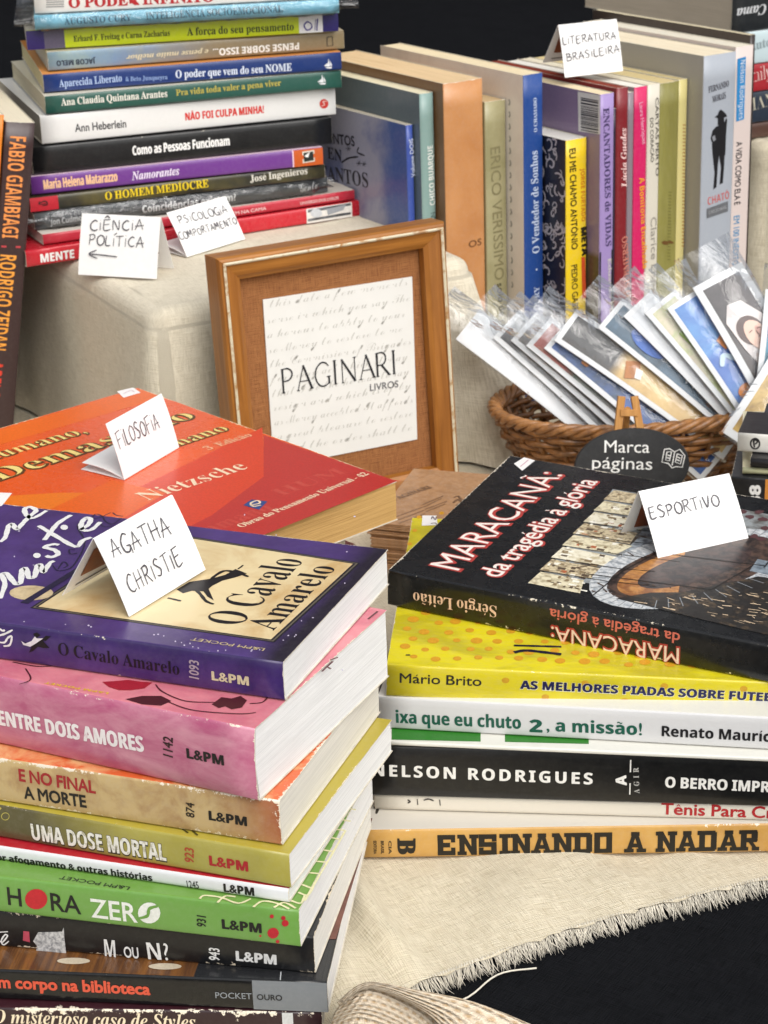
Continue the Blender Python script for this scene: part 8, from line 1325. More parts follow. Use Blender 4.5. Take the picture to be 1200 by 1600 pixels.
# ================================================================== FOLDED PLACE CARDS
CARDM = plain('#efeeec', .55, 'card_stock', .02, 300)
def card_frame(x, y, z, yaw, lean):
    u = Vector((cos(yaw), sin(yaw), 0)); nn = Vector((-sin(yaw), cos(yaw), 0)); v = Vector((0, 0, cos(lean))) + nn * sin(lean)
    return u, nn, v
def place_card(x, y, z, yaw, lean, w, h, label, lines, back=('tent', 34), pen=.00052, roll=0.0, arrow=None, logo=True):
    yaw, lean = radians(yaw), radians(lean); u, nn, v = card_frame(x, y, z, yaw, lean)
    if roll: u, v = u * cos(radians(roll)) + v * sin(radians(roll)), v * cos(radians(roll)) - u * sin(radians(roll))
    M = Matrix.Translation((x, y, z + .0006)); root = empty('place_card', M, label, 'place card', 'handwritten place cards'); t = .00028
    Ud = (u).normalized(); N = u.cross(v).normalized()
    def leaf(nm, O, U, V, W, H, curve=0.0):
        mb = MB(); n = 8; Nn = U.cross(V).normalized()
        for side in (1, -1):
            k = len(mb.v)
            for j in range(n + 1):
                for i in range(n + 1): mb.v.append(tuple(O + U * (W * i / n) + V * (H * j / n) + Nn * (side * t * .5 + curve * sin(pi * j / n))))
            for j in range(n):
                for i in range(n):
                    a = k + j * (n + 1) + i; q = (a, a + 1, a + n + 2, a + n + 1); mb.f.append(q if side > 0 else q[::-1]); mb.m.append(0)
        k = (n + 1) * (n + 1)
        for (ia, ib) in [((j * (n + 1)), (j + 1) * (n + 1)) for j in range(n)] + [(j * (n + 1) + n, (j + 1) * (n + 1) + n) for j in range(n)] + [(i, i + 1) for i in range(n)] + [(n * (n + 1) + i, n * (n + 1) + i + 1) for i in range(n)]:
            mb.f.append((ia, ib, ib + k, ia + k)); mb.m.append(0)
        return mb.build(nm, CARDM, root, smooth=False)
    front = leaf('front_leaf', Vector(), u, v, w, h, .0006)
    if back[0] == 'tent':
        a = radians(back[1]); top = v * h; V2 = (nn * sin(a) - Vector((0, 0, 1)) * cos(a)); hb = min(top.z / cos(a), h * 1.02); O2 = top - Vector((0, 0, 0))
        bk = leaf('back_leaf', O2 + nn * .0003, u, V2, w, hb)
        if logo:
            Sb = Surf(root, O2 + nn * .0003, u, V2); mb = MB(); e = Sb.U.cross(Sb.V); sg = -.0004
            poly_into(mb, Sb, [[(w * .1, hb * .25), (w * .85, hb * .22), (w * .86, hb * .72), (w * .5, hb * .80), (w * .12, hb * .74)]], sg); mb.build('printed_logo', covmat('#7a3a20', '#93502c', 120), bk)
            mb = MB(); stroke(mb, Sb, [(w * .12, hb * .9), (w * .8, hb * .9)], .0012, sg, metres=True); stroke(mb, Sb, [(w * .1, hb * .12), (w * .8, hb * .12)], .0008, sg, metres=True); mb.build('printed_line', ink('#4a3a34'), bk)
    else:   # lower leaf folded under, lying flat towards direction ang
        fd = back[1]; V2 = (nn * cos(radians(fd)) - u * sin(radians(fd))).normalized(); V2.z = 0
        bk = leaf('back_leaf', Vector((0, 0, .0002)), u, (V2 + Vector((0, 0, .12))).normalized(), w, h * .96, .0012)
        bk2 = leaf('under_leaf', Vector((0, 0, -.0002)), u, V2.normalized(), w, h * .99, .0002)
    S = Surf(root, N * (t * .5 + .0003), u, v, lambda p: p + N * (.0006 * sin(pi * min(max(p.dot(v) / h, 0), 1)))); S.U = u; S.V = v
    for s, px_, hh in lines: HANDTX(S, s, px_, hh, ink('#4a474e', .5), front, pen)
    if arrow:
        mb = MB()
        for q in arrow: stroke(mb, S, q, pen, .0004)
        mb.build('handwriting', ink('#4a474e', .5), front)
    return root
place_card(-.0972, .7005, .1425, 56.7, 24.8, .0480, .0323, 'white folded card reading AGATHA CHRISTIE on the purple pocket book', [('AGATHA', (177, 873, 267, 835), 30), ('CHRISTIE', (203, 928, 286, 880), 30)], ('tent', 34), .00062, 1.0)
place_card(.1235, .8435, .0914, 27.3, 33.0, .0500, .0363, 'white folded card reading ESPORTIVO on the black stadium book', [('ESPORTIVO', (1016, 812, 1125, 790), 19)], ('tent', 28), .0006, -1.9)
place_card(-.124, .9179, .115, 61.9, 16.4, .0485, .0284, 'white folded card reading FILOSOFIA on the orange philosophy book', [('FILOSOFIA', (185, 701, 249, 668), 25)], ('flat', -8), .00055)
place_card(-.1841, 1.2337, .1316, -18.7, 19.5, .0530, .0377, 'white folded card with CIÊNCIA POLÍTICA and an arrow, on the draped riser', [('CIÊNCIA', (141, 360, 225, 359.5), 16), ('POLÍTICA', (139, 382.5, 225, 387), 16)], ('tent', 20), .0007,
           arrow=[[(184, 401.5), (160, 398.5), (140, 397)], [(152, 391), (140, 397), (153, 404)]])
place_card(-.1194, 1.2674, .1316, 49.5, 30.7, .0537, .0307, 'tilted white folded card reading PSICOLOGIA COMPORTAMENTO between the arrow card and the frame', [('PSICOLOGIA', (280, 351, 356, 333), 13), ('COMPORTAMENTO', (281, 376, 371, 350), 12)], ('flat', -6), .0006)
place_card(.1278, 1.344, .2225, 23.2, 15.6, .0436, .0338, 'white folded card reading LITERATURA BRASILEIRA on top of the standing row', [('LITERATURA', (879, 70, 962.6, 61), 12), ('BRASILEIRA', (885, 96, 968, 81.7), 12)], ('tent', 38), .0006)

# ================================================================== WOODEN FRAME
fy_ = radians(27.4); fl_ = radians(4.3); u, nn, v = card_frame(0, 0, 0, fy_, fl_); FWd, FHt = .1478, .1651
Nf = u.cross(v).normalized()     # towards the viewer
M = Matrix((u, v, Nf)).transposed().to_4x4(); M.translation = Vector((-.0826, 1.1096, .004))
root = empty('picture_frame', M, 'wooden picture frame with brown woven mat and a PAGINARI LIVROS sheet', 'picture frame')
WX = woodmat('#b0732f', '#84501a', 0, 'frame_wood', .4); WY = woodmat('#ac6f2d', '#804c18', 1, 'frame_wood', .4)
LIPM = covmat('#cfc5a8', '#a2702f', 150, .5, .66, .35, fine=.3)
prof = [(0, -.019, 0), (0, -.0035, 0), (.0010, -.0012, 0), (.0022, -.0004, 0), (.0026, .0006, 1), (.0036, .0009, 1), (.0044, .0004, 1), (.0050, -.0008, 0), (.0115, -.0028, 0), (.0135, -.0042, 0), (.0142, -.0046, 0), (.0146, -.0100, 0)]
def side(nm, P0, P1, inward, mat):
    mb = MB(); ax = (P1 - P0).normalized(); n = len(prof); K = 14
    for k in range(K + 1):
        for w, d, _ in prof:
            a = P0 + ax * w; b_ = P1 - ax * w; p = a.lerp(b_, k / K) + inward * w + Vector((0, 0, d)); mb.v.append(tuple(p))
    for k in range(K):
        for i in range(n - 1):
            q = (k * n + i, k * n + i + 1, (k + 1) * n + i + 1, (k + 1) * n + i); mb.f.append(q[::-1]); mb.m.append(1 if prof[i][2] and prof[i + 1][2] else 0)
    mb.f.append(tuple(range(n))); mb.m.append(0); mb.f.append(tuple(K * n + i for i in range(n))[::-1]); mb.m.append(0)
    return mb.build(nm, [mat, LIPM], root)
c0, c1, c2, c3 = Vector((0, 0, 0)), Vector((FWd, 0, 0)), Vector((FWd, FHt, 0)), Vector((0, FHt, 0))
side('bottom_rail', c0, c1, Vector((0, 1, 0)), WX); side('right_rail', c1, c2, Vector((-1, 0, 0)), WY); side('top_rail', c2, c3, Vector((0, -1, 0)), WX); side('left_rail', c3, c0, Vector((1, 0, 0)), WY)
mb = MB(); g = .0138; mb.grid(2, 2, lambda i, j: ((g, FWd - g)[i], (g, FHt - g)[j], -.0108)); uv = [(p[0], p[1]) for p in mb.v]
mat_ = mb.build('woven_mat', weave('#a06c42', '#77492a', .0010, .9, 'brown_burlap', .0003, 0, .12), root, uvs=uv)
mb = MB(); mb.box((.001, .001, -.019), (FWd - .001, FHt - .001, -.0165)); mb.build('backing_board', plain('#5a4634', .8, 'hardboard'), root)
mb = MB(); mb.add([(FWd * .42, FHt * .75, -.0195), (FWd * .58, FHt * .75, -.0195), (FWd * .62, .004, -.042), (FWd * .38, .004, -.042), (FWd * .42, FHt * .75, -.022), (FWd * .58, FHt * .75, -.022), (FWd * .62, .004, -.0445), (FWd * .38, .004, -.0445)], [(0, 1, 2, 3), (7, 6, 5, 4), (0, 4, 5, 1), (1, 5, 6, 2), (2, 6, 7, 3), (3, 7, 4, 0)]); mb.build('rear_strut', plain('#4a3a2c', .8, 'hardboard'), root)
S = Surf(root, (0, 0, -.0106), (1, 0, 0), (0, 1, 0)); pq = [S.hit(*p) for p in ((410, 468), (643, 432), (651, 686), (427, 730))]
mb = MB(); pp = [pq[3], pq[2], pq[1], pq[0]]
mb.add([(p[0], p[1], -.0106) for p in pp] + [(p[0], p[1], -.0098) for p in pp], [(4, 5, 6, 7), (0, 1, 5, 4), (1, 2, 6, 5), (2, 3, 7, 6), (3, 0, 4, 7)]); paper = mb.build('printed_sheet', plain('#dddcd7', .6, 'paper', .02, 60), root)
S = Surf(root, (0, 0, -.0098), (1, 0, 0), (0, 1, 0)); SC_ = ink('#c3c1ba', .7)
for s, px_ in (('this date a few moments', (420, 481, 638, 445.5)), ('sense in which you say The', (417, 506.5, 642, 470)), ('a honour to apply to your', (417, 529, 634, 495)), ('so Money to restore to me', (419, 553, 630, 518)), ('the Commission of Brigades', (421, 575, 643, 538)),
               ('for every act which it may', (423, 598, 638, 561.5)), ('that I do the honour to say', (424, 621.5, 640, 585)), ('resign and which is of by', (426, 643, 643, 606.5)), ('as Money accepted It affords', (428, 665.5, 646, 629)), ('a great pleasure to restore', (432, 688, 646, 650)), ('and the order shall be', (440, 708, 645, 672))):
    TX(S, s, 'c', px_, 13, SC_, paper, 'script_lettering', bold=-.03, e=.00012)
a = S.hit(443, 614); b_ = S.hit(625, 582); L_ = sqrt((b_[0] - a[0]) ** 2 + (b_[1] - a[1]) ** 2); ux, uy = (b_[0] - a[0]) / L_, (b_[1] - a[1]) / L_; hh = .0142; mb = MB(); x = 0
ROM = {'P': (.62, [((0, 0), (0, 1), 2), ((-.07, 0), (.08, 0), 1), ((-.07, 1), (.1, 1), 1)], [((0, 1), (.28, 1), (.46, .86), (.46, .66), (.28, .5), (0, .48))]), 'A': (.78, [((0, 0), (.34, 1.03), 1), ((.32, 1.03), (.72, 0), 2.2), ((.13, .36), (.56, .36), 1), ((-.06, 0), (.08, 0), 1), ((.62, 0), (.8, 0), 1)], []),
       'G': (.86, [((.72, .38), (.72, .06), 2), ((.6, .38), (.8, .38), 1)], [((.72, .82), (.56, .98), (.3, .98), (.06, .72), (.04, .36), (.22, .06), (.48, .0), (.72, .1))]), 'I': (.26, [((.06, 0), (.06, 1), 2.2), ((-.02, 0), (.14, 0), 1), ((-.02, 1), (.14, 1), 1)], []),
       'N': (.88, [((.06, 0), (.06, 1), 1), ((.04, 1), (.72, -.02), 2.2), ((.72, 0), (.72, 1), 1), ((0, 0), (.12, 0), 1), ((.64, 1), (.8, 1), 1)], []), 'R': (.7, [((0, 0), (0, 1), 2.2), ((.22, .48), (.62, 0), 2.2), ((-.07, 0), (.08, 0), 1), ((-.07, 1), (.1, 1), 1), ((.56, 0), (.7, 0), 1)], [((0, 1), (.28, 1), (.44, .86), (.44, .64), (.28, .48), (0, .48))])}
sx = L_ / (sum(ROM[c][0] + .12 for c in 'PAGINARI') * hh)
for ch in 'PAGINARI':
    T2 = lambda q: (a[0] + ux * (x + q[0]) * hh * sx - uy * q[1] * hh, a[1] + uy * (x + q[0]) * hh * sx + ux * q[1] * hh)
    for p0, p1, w in ROM[ch][1]: stroke(mb, S, [T2(p0), T2(p1)], .00056 * w, .0003, metres=True, sm=False, taper=0)
    for q in ROM[ch][2]: stroke(mb, S, [T2(p_) for p_ in q], .0009, .0003, metres=True, taper=.4)
    x += ROM[ch][0] + .12
mb.build('title_lettering', ink('#1c1e24'), paper)
TX(S, 'LIVROS', 's', (577, 611, 622.5, 604.5), 10.5, ink('#5a5a5e'), paper, e=.0003, bold=-.01, track=True)

# ================================================================== PILE OF KRAFT BUSINESS CARDS
KR = covmat('#a87e56', '#946c46', 160, .4, .7, .8, fine=.25); cz = .0036; ky = radians(72)
mb = MB(); mb.box((-.043, -.026, 0), (.043, .026, .0009)); proto = None
for k in range(30):
    M = Matrix.Translation((.030 + random.gauss(0, .0006), 1.085 + random.gauss(0, .0006), cz)) @ Matrix.Rotation(ky + random.gauss(0, .012), 4, 'Z'); cz += .00102
    if k == 0:
        o = mb.build('business_card', KR); proto = o; bevel(o, .00015, 1)
    else: o = proto.copy(); COL.objects.link(o)
    o.matrix_world = M; props(o, 'brown kraft business card in the pile before the frame, below its top card', 'business card', 'kraft business cards in a pile')
o['label'] = 'brown kraft business card printed PAGINARI, topmost of the pile in front of the frame'
bpy.context.view_layer.update()
S = Surf(o, (0, 0, .0009), (1, 0, 0), (0, 1, 0)); K = ink('#6a4a30')
TX(S, 'PAGINARI', 'r', (617, 783, 676, 762), 9, K, o, bold=-.05, e=.0002)
mb = MB()
for k in range(4): stroke(mb, S, [(660 + k * 2, 789 + k * 3.6), (693 + k * 3 - (k % 2) * 6, 775 + k * 4.2)], .0006, taper=0)
for k in range(3): stroke(mb, S, [(618 + k * 3, 808 + k * 5), (660 + k * 2, 793 + k * 5)], .0005, taper=0)
for q in ([(709, 778), (715, 775)], [(708, 786), (716, 781), (722, 786)], [(716, 775), (722, 782), (728, 781)], [(713, 790), (720, 786)]): stroke(mb, S, q, .0014)
mb.build('card_ornament', K, o)

# ================================================================== WICKER BASKET
BC = Vector((.166, 1.208, .004)); BA, BB_, BH = .094, .058, .046; byaw = radians(14)
root = empty('wicker_basket', Matrix.Translation(BC) @ Matrix.Rotation(byaw, 4, 'Z'), 'oval brown wicker basket holding the fan of bookmarks', 'basket')
WK = covmat('#9a6632', '#63401d', 140, .38, .68, .42, fine=.2, stretch=(1, 1, 1)); WK2 = covmat('#a87440', '#744a22', 160, .4, .68, .4, fine=.2)
def bell(th, z, off=0): k = .80 + .24 * (z / BH) ** .8; return Vector(((BA * k + off) * cos(th), (BB_ * k + off) * sin(th), z))
NST = 30; mb = MB()
for r_ in range(10):
    z = .004 + r_ * .0041; P = []
    for k in range(NST * 6):
        th = 2 * pi * k / (NST * 6); P.append(bell(th, z + .0005 * sin(k * .9 + r_), .0021 * sin(th * NST / 2 * 1.0 + (r_ % 2) * pi) + .0003 * sin(k * 2.3 + r_)))
    mb.tube(P, [.00195 + .0003 * sin(k * .37 + r_ * 2) for k in range(len(P))], 6, close=True)
mb.build('woven_wall', WK, root, smooth=True)
mb = MB()
for k in range(NST): th = 2 * pi * (k + .5) / NST; mb.tube([bell(th, z) for z in (.001, .015, .03, .043)], .0016, 6)
mb.build('stakes', WK, root, smooth=True)
mb = MB()
for s_ in range(4):
    P = []
    for k in range(240):
        th = 2 * pi * k / 240; a = th * 15 + s_ * pi / 2; p = bell(th, .0445 + .0026 * sin(a), .0028 * cos(a)); P.append(p)
    mb.tube(P, .0021, 6, close=True)
mb.build('braided_rim', WK2, root, smooth=True)
mb = MB(); mb.f.append(tuple(range(60))); mb.m.append(0); mb.v += [tuple(bell(2 * pi * k / 60, .002)) for k in range(60)]; mb.build('base', WK, root)

# ================================================================== BOOKMARKS in clear sleeves, fanned in the basket
m, n, l, b = newmat('clear_sleeve'); n.remove(b); out = n['Material Output']
tr = n.new('ShaderNodeBsdfTransparent'); tr.inputs[0].default_value = (.97, .975, .98, 1); gl = n.new('ShaderNodeBsdfGlossy'); gl.inputs['Roughness'].default_value = .035; mx = n.new('ShaderNodeMixShader'); lw = n.new('ShaderNodeLayerWeight'); lw.inputs['Blend'].default_value = .2
v_ = mapped(n, l, (1, .6, 1)); f = noise(n, l, v_, 50, 2.5, .45, 2.0); bp = n.new('ShaderNodeBump'); bp.inputs['Distance'].default_value = .004; bp.inputs['Strength'].default_value = .8; l.new(f, bp.inputs['Height']); l.new(bp.outputs[0], gl.inputs['Normal']); l.new(bp.outputs[0], lw.inputs['Normal'])
l.new(mathn(n, l, 'MULTIPLY_ADD', lw.outputs['Fresnel'], .6, .05, True), mx.inputs[0]); l.new(tr.outputs[0], mx.inputs[1]); l.new(gl.outputs[0], mx.inputs[2]); l.new(mx.outputs[0], out.inputs['Surface']); SLV = m
BP = at(1000, 600, 1.262); tilt = radians(62); fyw = radians(4)
bu = Vector((cos(fyw), sin(fyw), 0)); bn_h = Vector((-sin(fyw), cos(fyw), 0)); bv = Vector((0, 0, sin(tilt))) + bn_h * cos(tilt); bN = bu.cross(bv).normalized()
def onplane(x, y, off):
    d = ray(x, y); O = BP + bN * off; t = (O - CP).dot(bN) / d.dot(bN); return CP + d * t
CARDW = plain('#eceeef', .4, 'bookmark_card', .02)
def bookmark(i, tl, low, wpx, label, art, Lm=.125, art_on=True):
    """tl: upper left corner seen; low: a lower point along its left edge; wpx: upper right corner"""
    off = .0040 * i; A = onplane(*tl, off); Bq = onplane(*low, off); C_ = onplane(*wpx, off)
    down = (Bq - A).normalized(); right = bN.cross(down); 
    if right.dot(C_ - A) < 0: right = -right
    W = min(max((C_ - A).dot(right), .024), .046); nrm = bN
    R3 = right; D3 = -down
    Nl = R3.cross(D3); M = Matrix((R3, D3, Nl)).transposed().to_4x4(); M.translation = A + down * Lm
    root = empty('bookmark', M, label, 'bookmark', 'bookmarks fanned in the wicker basket')
    sgn = 1 if Nl.dot(bN) > 0 else -1
    mb = MB(); NV = 10; bow = .0042
    def crd(i, j, e=0, w0=0, w1=W, h0=0, h1=Lm): y = h0 + (h1 - h0) * j / NV; return (w0 + (w1 - w0) * i, y, (bow * sin(pi * y / Lm) + e) * 1)
    mb.grid(2, NV + 1, lambda i, j: crd(i, j, .0004)); mb.grid(2, NV + 1, lambda i, j: crd(i, j, -.0004), flip=True)
    k = 2 * (NV + 1)
    for j in range(NV): mb.f += [(2 * j, 2 * j + 2, k + 2 * j + 2, k + 2 * j)[::-1], (2 * j + 1, 2 * j + 3, k + 2 * j + 3, k + 2 * j + 1)]; mb.m += [0, 0]
    mb.f += [(0, 1, k + 1, k), (2 * NV, k + 2 * NV, k + 2 * NV + 1, 2 * NV + 1)]; mb.m += [0, 0]
    card = mb.build('card', CARDW, root)
    S = Surf(root, (0, 0, .0004), (1, 0, 0), (0, 1, 0), lambda p: Vector((p.x, p.y, p.z + bow * sin(pi * p.y / Lm))))
    if art_on:
        mb = MB(); b0 = W * .13; mb.grid(2, NV + 1, lambda i, j: crd(i, j, .0005, b0, W - b0, b0, Lm - b0)); mb.build('picture', art, card)
    mb = MB(); N2 = 26; rn = random.Random(i * 7 + 1)
    rg = [(-.0013, -.0006), (W * .5, -.0011), (W + .0013, -.0006), (W + .0016, .0008), (W * .5, .0013), (-.0016, .0008)]
    ph = rn.random() * 6; mg = .016 + .006 * rn.random()
    def fn(i, j):
        y = -.002 + (Lm + .002 + mg) * j / (N2 - 1); x, z = rg[i]; o = max(0, (y - Lm) / mg)
        z = z * (1 - .6 * o) + bow * sin(pi * min(y, Lm) / Lm) + o * (.0022 * sin(x * 120 + ph) + .0008 * sin(y * 240 + ph)) + .00022 * sin(y * 210 + i + ph) * (1 if abs(z) > .001 else .3)
        return (x * (1 + .04 * o) + .0006 * sin(y * 160 + ph), y, z)
    mb.grid(6, N2, fn, closeu=True); mb.build('clear_sleeve', SLV, root, smooth=True)
    return root, S, card, W, Lm
def art(a, b_, sc=40, lo=.42, hi=.58, **k): return covmat(a, b_, sc, lo, hi, .3, fine=.06, **k)
blank = [('plain white bookmark at the frame end of the fan', (712, 530), (880, 662), (760, 512), '#dcdbe0', '#b9b8c4'), ('bookmark with a plain grey back beside the white end one', (770, 528), (930, 675), (806, 512), '#9a9c9e', '#56585c')]
for i, (lb, a, c_, w, p1, p2) in enumerate(blank): bookmark(i, a, c_, w, lb, art(p1, p2), art_on=i > 0)
bookmark(2, (798, 532), (955, 672), (838, 518), 'bookmark with a grey and mauve picture', art('#a49ea2', '#6a6a66'))
bookmark(3, (822, 540), (985, 680), (866, 524), 'bookmark with a dark green and red picture', art('#3e5a4a', '#8c8a86', 22, blend=(1, .092, .10, '#a8483c')))
r_, S, card, W, Lm = bookmark(4, (850, 544), (1000, 672), (896, 524), 'bookmark with a deep blue picture and an orange arc', art('#2a5aa4', '#22405c', 34))
mb = MB(); stroke(mb, S, [(W * .3, Lm * .80), (W * .55, Lm * .79), (W * .8, Lm * .70)], .0052, .0008, metres=True); mb.build('orange_arc', ink('#d88a3c'), card)
r_, S, card, W, Lm = bookmark(5, (866, 532), (1035, 652), (922, 508), 'bookmark with a dark grey and sand coloured picture behind the easel', art('#d8b878', '#c9a66a', 40, blend=(1, .083, .09, '#3f3f40')))
mb = MB(); poly_into(mb, S, [[(W * .2, Lm * .62), (W * .6, Lm * .66), (W * .8, Lm * .60), (W * .4, Lm * .56)]], .0008); mb.build('painted_patch', ink('#b4743c'), card)
mb = MB(); poly_into(mb, S, [[(W * .35, Lm * .58), (W * .6, Lm * .60), (W * .62, Lm * .565), (W * .4, Lm * .55)]], .0010); mb.build('painted_patch', ink('#ecebe6'), card)
r_, S, card, W, Lm = bookmark(6, (934, 512), (1080, 634), (984, 500), 'bookmark with blue swirls and white marks on slate grey', art('#4a6a82', '#2c4a5e', 30))
mb = MB(); poly_into(mb, S, [[(W * .5 + W * .26 * cos(a / 3), Lm * .76 + .013 * sin(a / 3)) for a in range(19)]], .0008); mb.build('painted_patch', ink('#3f69b8'), card)
mb = MB()
for k in range(5): stroke(mb, S, [(W * .3, Lm * (.5 - .04 * k)), (W * .5, Lm * (.52 - .04 * k)), (W * .7, Lm * (.5 - .04 * k))], .0011, .0009, metres=True)
mb.build('painted_strokes', ink('#dce4e8'), card)
bookmark(7, (974, 494), (1100, 626), (1010, 488), 'plain white bookmark in a crinkled sleeve in the middle of the fan', art('#e4e6e8', '#d2d6da'))
r_, S, card, W, Lm = bookmark(8, (1008, 490), (1122, 628), (1046, 482), 'bookmark with a pale green and rose picture', art('#b9c48a', '#d8cdb4', 60))
mb = MB(); poly_into(mb, S, [[(W * .3, Lm * .82), (W * .6, Lm * .84), (W * .66, Lm * .70), (W * .36, Lm * .68)]], .0008); mb.build('painted_patch', ink('#8aa83c'), card)
mb = MB(); poly_into(mb, S, [[(W * .4, Lm * .66), (W * .72, Lm * .64), (W * .7, Lm * .54), (W * .44, Lm * .56)]], .0008); mb.build('painted_patch', ink('#cc7a74'), card)
r_, S, card, W, Lm = bookmark(9, (1042, 482), (1140, 630), (1088, 480), 'bookmark with a bright blue picture and an orange oval', art('#2f66b8', '#5a94cf', 28))
mb = MB(); poly_into(mb, S, [[(W * .5 + W * .24 * cos(a / 3), Lm * .46 + .0045 * sin(a / 3)) for a in range(19)]], .0008); poly_into(mb, S, [[(W * .55, Lm * .74), (W * .8, Lm * .76), (W * .84, Lm * .69), (W * .62, Lm * .68)]], .0008); mb.build('painted_patch', ink('#d8822e'), card)
mb = MB(); stroke(mb, S, [(W * .3, Lm * .62), (W * .5, Lm * .66), (W * .75, Lm * .6)], .003, .0009, metres=True); mb.build('painted_strokes', ink('#c4dcec'), card)
r_, S, card, W, Lm = bookmark(10, (1082, 450), (1158, 585), (1181, 450), 'bookmark with a veiled face on a dark ground', art('#4a4446', '#2f2c30', 30), Lm=.12)
def oval(cx, cy, rx, ry, rot=0, n=20): return [(W * cx + rx * cos(2 * pi * k / n) * cos(rot) - ry * sin(2 * pi * k / n) * sin(rot), Lm * cy + rx * cos(2 * pi * k / n) * sin(rot) + ry * sin(2 * pi * k / n) * cos(rot)) for k in range(n)]
for nm, col, shp, e in (('painted_veil', '#cfc8c6', [[(W * .18, Lm * .76), (W * .36, Lm * .84), (W * .62, Lm * .83), (W * .84, Lm * .72), (W * .86, Lm * .3), (W * .6, Lm * .12), (W * .4, Lm * .12), (W * .42, Lm * .4), (W * .24, Lm * .6)]], .0008), ('painted_hair', '#4a3634', [oval(.50, .672, .0080, .0098, .2)], .0010),
                        ('painted_face', '#d8b4a2', [oval(.565, .635, .0064, .0108, .2)], .0012), ('painted_shade', '#bd8c80', [oval(.65, .618, .0024, .0078, .2)], .0014), ('painted_scarf', '#b4acaa', [[(W * .3, Lm * .54), (W * .56, Lm * .50), (W * .84, Lm * .54), (W * .84, Lm * .3), (W * .5, Lm * .28)]], .0016)):
    mb = MB(); poly_into(mb, S, shp, e); mb.build(nm, covmat(col, None, fine=.2), card)
mb = MB()
for q in ([(W * .45, Lm * .665), (W * .52, Lm * .670)], [(W * .60, Lm * .668), (W * .68, Lm * .664)]): stroke(mb, S, q, .0006, .0018, metres=True)
stroke(mb, S, [(W * .57, Lm * .66), (W * .585, Lm * .63), (W * .55, Lm * .625)], .0004, .0018, metres=True)
mb.build('painted_features', ink('#5a3a38'), card)
mb = MB(); stroke(mb, S, [(W * .52, Lm * .595), (W * .57, Lm * .600), (W * .62, Lm * .594)], .0011, .0018, metres=True); mb.build('painted_mouth', ink('#a44a4a'), card)
mb = MB()
for q in range(6): stroke(mb, S, [(W * (.3 + .05 * q), Lm * (.30 + .03 * q)), (W * (.5 + .04 * q), Lm * (.28 + .035 * q)), (W * .84, Lm * (.33 + .035 * q))], .0007, .0018, metres=True)
mb.build('painted_folds', ink('#8f8886'), card)
bookmark(11, (1196, 452), (1180, 590), (1262, 470), 'bookmark with a teal picture behind the straw coloured one', art('#2a7f98', '#2c5a86', 30), Lm=.11)
bookmark(12, (1212, 540), (1140, 654), (1290, 590), 'bookmark with a golden straw coloured picture lying across the end of the fan', art('#c9a860', '#9a7c44', 70), Lm=.062)

# ================================================================== CHALK SIGN on a small easel
sp_ = on(985, 806, .0); yw = radians(4); u, nn, v = card_frame(0, 0, 0, yw, radians(16)); Ns = u.cross(v).normalized()
M = Matrix((u, v, Ns)).transposed().to_4x4(); M.translation = Vector((sp_.x, 1.108, .0045))
root = empty('easel_sign', M, 'small black oval chalk sign reading Marca páginas on a toy wooden easel', 'sign')
bpy.context.view_layer.update()
S0 = Surf(root, (0, 0, .0048), (1, 0, 0), (0, 1, 0)); cxy = S0.hit(988, 728); r0 = S0.hit(1078, 728); l0 = S0.hit(898, 728); t0 = S0.hit(988, 669)
rx, ry = (r0[0] - l0[0]) / 2, t0[1] - cxy[1]; mb = MB(); N3 = 56
for z, k in ((.0010, .985), (.0016, 1), (.0042, 1), (.0048, .985)): mb.v += [(cxy[0] + rx * k * cos(2 * pi * i / N3), cxy[1] + ry * k * sin(2 * pi * i / N3), z) for i in range(N3)]
for j in range(3):
    for i in range(N3): mb.f.append((j * N3 + i, j * N3 + (i + 1) % N3, (j + 1) * N3 + (i + 1) % N3, (j + 1) * N3 + i)); mb.m.append(0)
mb.f.append(tuple(range(N3))[::-1]); mb.f.append(tuple(3 * N3 + i for i in range(N3))); mb.m += [0, 0]
board = mb.build('chalkboard', covmat('#1b1c1e', '#2b2c2e', 120, .5, .8, .7, fine=.1), root)
S = Surf(root, (0, 0, .0048), (1, 0, 0), (0, 1, 0)); CH = covmat('#e9e9e6', '#a9aaa9', 900, .55, .7, .9)
TX(S, 'Marca', 's', (942, 707, 1015, 707.5), 19, CH, board, bold=.0, e=.00022); TX(S, 'páginas', 's', (923, 731.5, 1020, 734), 19, CH, board, bold=.0, e=.00022)
mb = MB()
for q in ([(1038, 702), (1046, 701), (1054, 706), (1062, 702), (1070, 712), (1066, 730), (1056, 729), (1050, 731), (1044, 724), (1034, 722), (1038, 702)], [(1054, 706), (1050, 727)], [(1042, 706), (1049, 706), (1046, 720), (1040, 719), (1042, 706)], [(1058, 709), (1066, 712), (1063, 725), (1055, 722), (1058, 709)], [(1043, 711), (1047, 712)], [(1042, 715), (1046, 716)], [(1058, 714), (1063, 716)], [(1057, 718), (1062, 720)]): stroke(mb, S, q, .0006, .0003, sm=False, taper=0)
mb.build('open_book_drawing', CH, board)
WE = woodmat('#c9924e', '#a06c30', 1, 'easel_wood', .6)
def bar(p, q, w, nm, z=-.0012, t=.0034):
    a = Vector((*S.hit(*p), 0)); c_ = Vector((*S.hit(*q), 0)); d = (c_ - a).normalized(); s_ = Vector((-d.y, d.x, 0)) * w / 2; mb = MB()
    P = [a - s_, c_ - s_, c_ + s_, a + s_]; mb.add([(x.x, x.y, z - t) for x in P] + [(x.x, x.y, z) for x in P], [(0, 3, 2, 1), (4, 5, 6, 7), (0, 1, 5, 4), (1, 2, 6, 5), (2, 3, 7, 6), (3, 0, 4, 7)])
    o = mb.build(nm, WE, root); bevel(o, .0003); return o
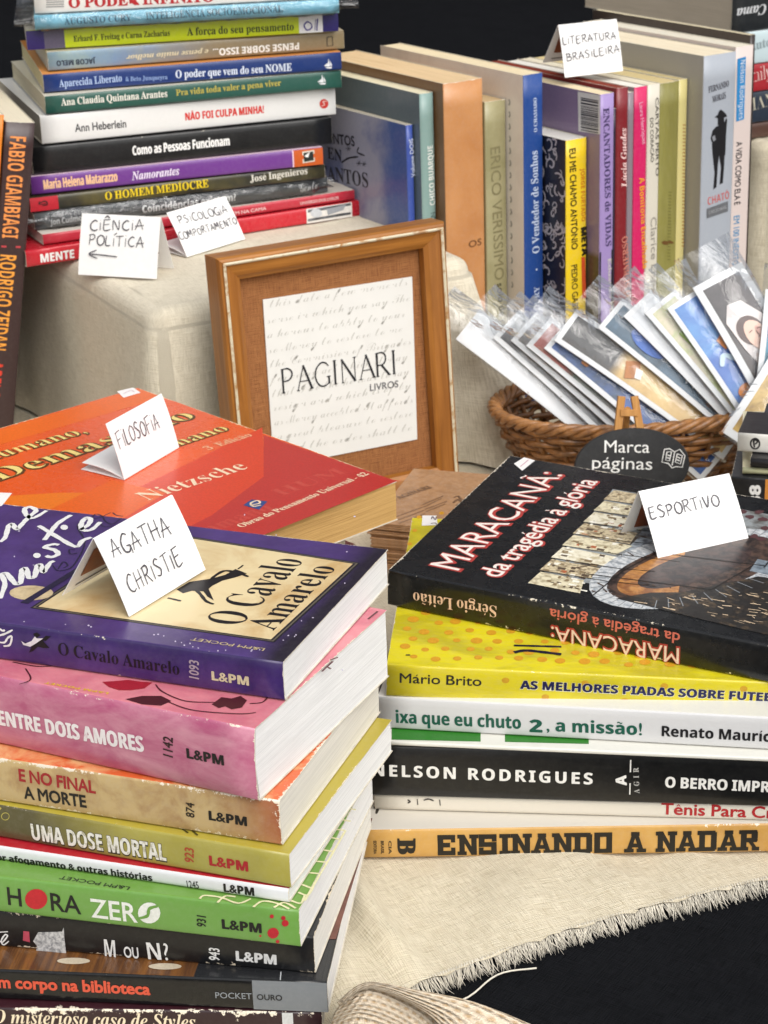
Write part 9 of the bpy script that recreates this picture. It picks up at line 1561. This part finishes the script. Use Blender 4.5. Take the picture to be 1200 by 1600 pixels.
bar((953, 815), (975, 620), .0044, 'leg'); bar((1028, 815), (995, 620), .0044, 'leg'); bar((972, 646), (1000, 646), .0040, 'cross_bar', -.0002, .003)
mb = MB(); a = Vector((*S.hit(985, 640), -.003)); mb.tube([a, Vector((a.x, .002, -.062))], .0021, 6); mb.build('rear_leg', WE, root)

# ================================================================== SMALL PILE at the right edge
Z = .0036
PX = 'small pile of books beside the basket'
def pile(x, yb, yt, label, yaw=-14, W=.09, L=.18, dep=None, **kw):
    global Z
    A = at(x, yb, dep) if dep else on(x, yb, Z)
    A = Vector((A.x, A.y, Z)); zt = vz(A, yt); T = max(zt - Z, .004); O = A.copy(); Z = zt + .0004
    return make_book('small_book', frame_lying(O, radians(yaw)), L, W, T, label, 'book', PX, **kw)
for k, (T, lab, c_) in enumerate(((.024, 'dusty pink book at the bottom of the small pile beside the basket', '#c47a8a'), (.022, 'slate book low in the small pile beside the basket', '#4a5a6a'))):
    A0 = on(1136 + 6 * k, 802, .0502); make_book('small_book', frame_lying(Vector((A0.x - .004 + .005 * k, A0.y + .004, Z)), radians(-12 - 2 * k)), .18, .09, T, lab, 'book', PX, front=c_, wear=.4); Z += T + .0004
B = pile(1141, 800, 745, 'black and orange book numbered 38 in the small pile beside the basket', front='#1f2023', spine='#1c1d20', page='#d9d2bc', wear=.4)
TX(B.spine, '38', 's', (1188, 789, 1188, 758), 16, ink('#e6e6e4'), B.cover, 'number_lettering', bold=.06)
spine_block(B, 1195, 1300, ink('#d08a3c'))
B = pile(1160, 741, 730, 'thin book with yellowish pages lying on the book numbered 38', yaw=-10, front='#cfc9a8', spine='#c4c49c', page='#d8d4b0', wear=.4, bulge=.001)
B = pile(1172, 731, 716, 'thin black book under the white one in the small pile beside the basket', yaw=-16, front='#1d1b1d', spine='#201d1f', page='#d9d2bc', wear=.3, bulge=.001)
B = pile(1152, 705, 676, 'white book with a round black mark, top of the small pile beside the basket', yaw=-18, W=.035, front='#2a2526', spine='#e2e0d8', page='#e4e0d4', wear=.2)
mb = MB(); stroke(mb, B.spine, ellpts(1180, 693, 7, 8, 18) + [(1187, 693)], .0008, taper=0); stroke(mb, B.spine, [(1179, 699), (1178, 688), (1184, 689), (1180, 694)], .0009); mb.build('publisher_mark', ink('#232224'), B.cover)
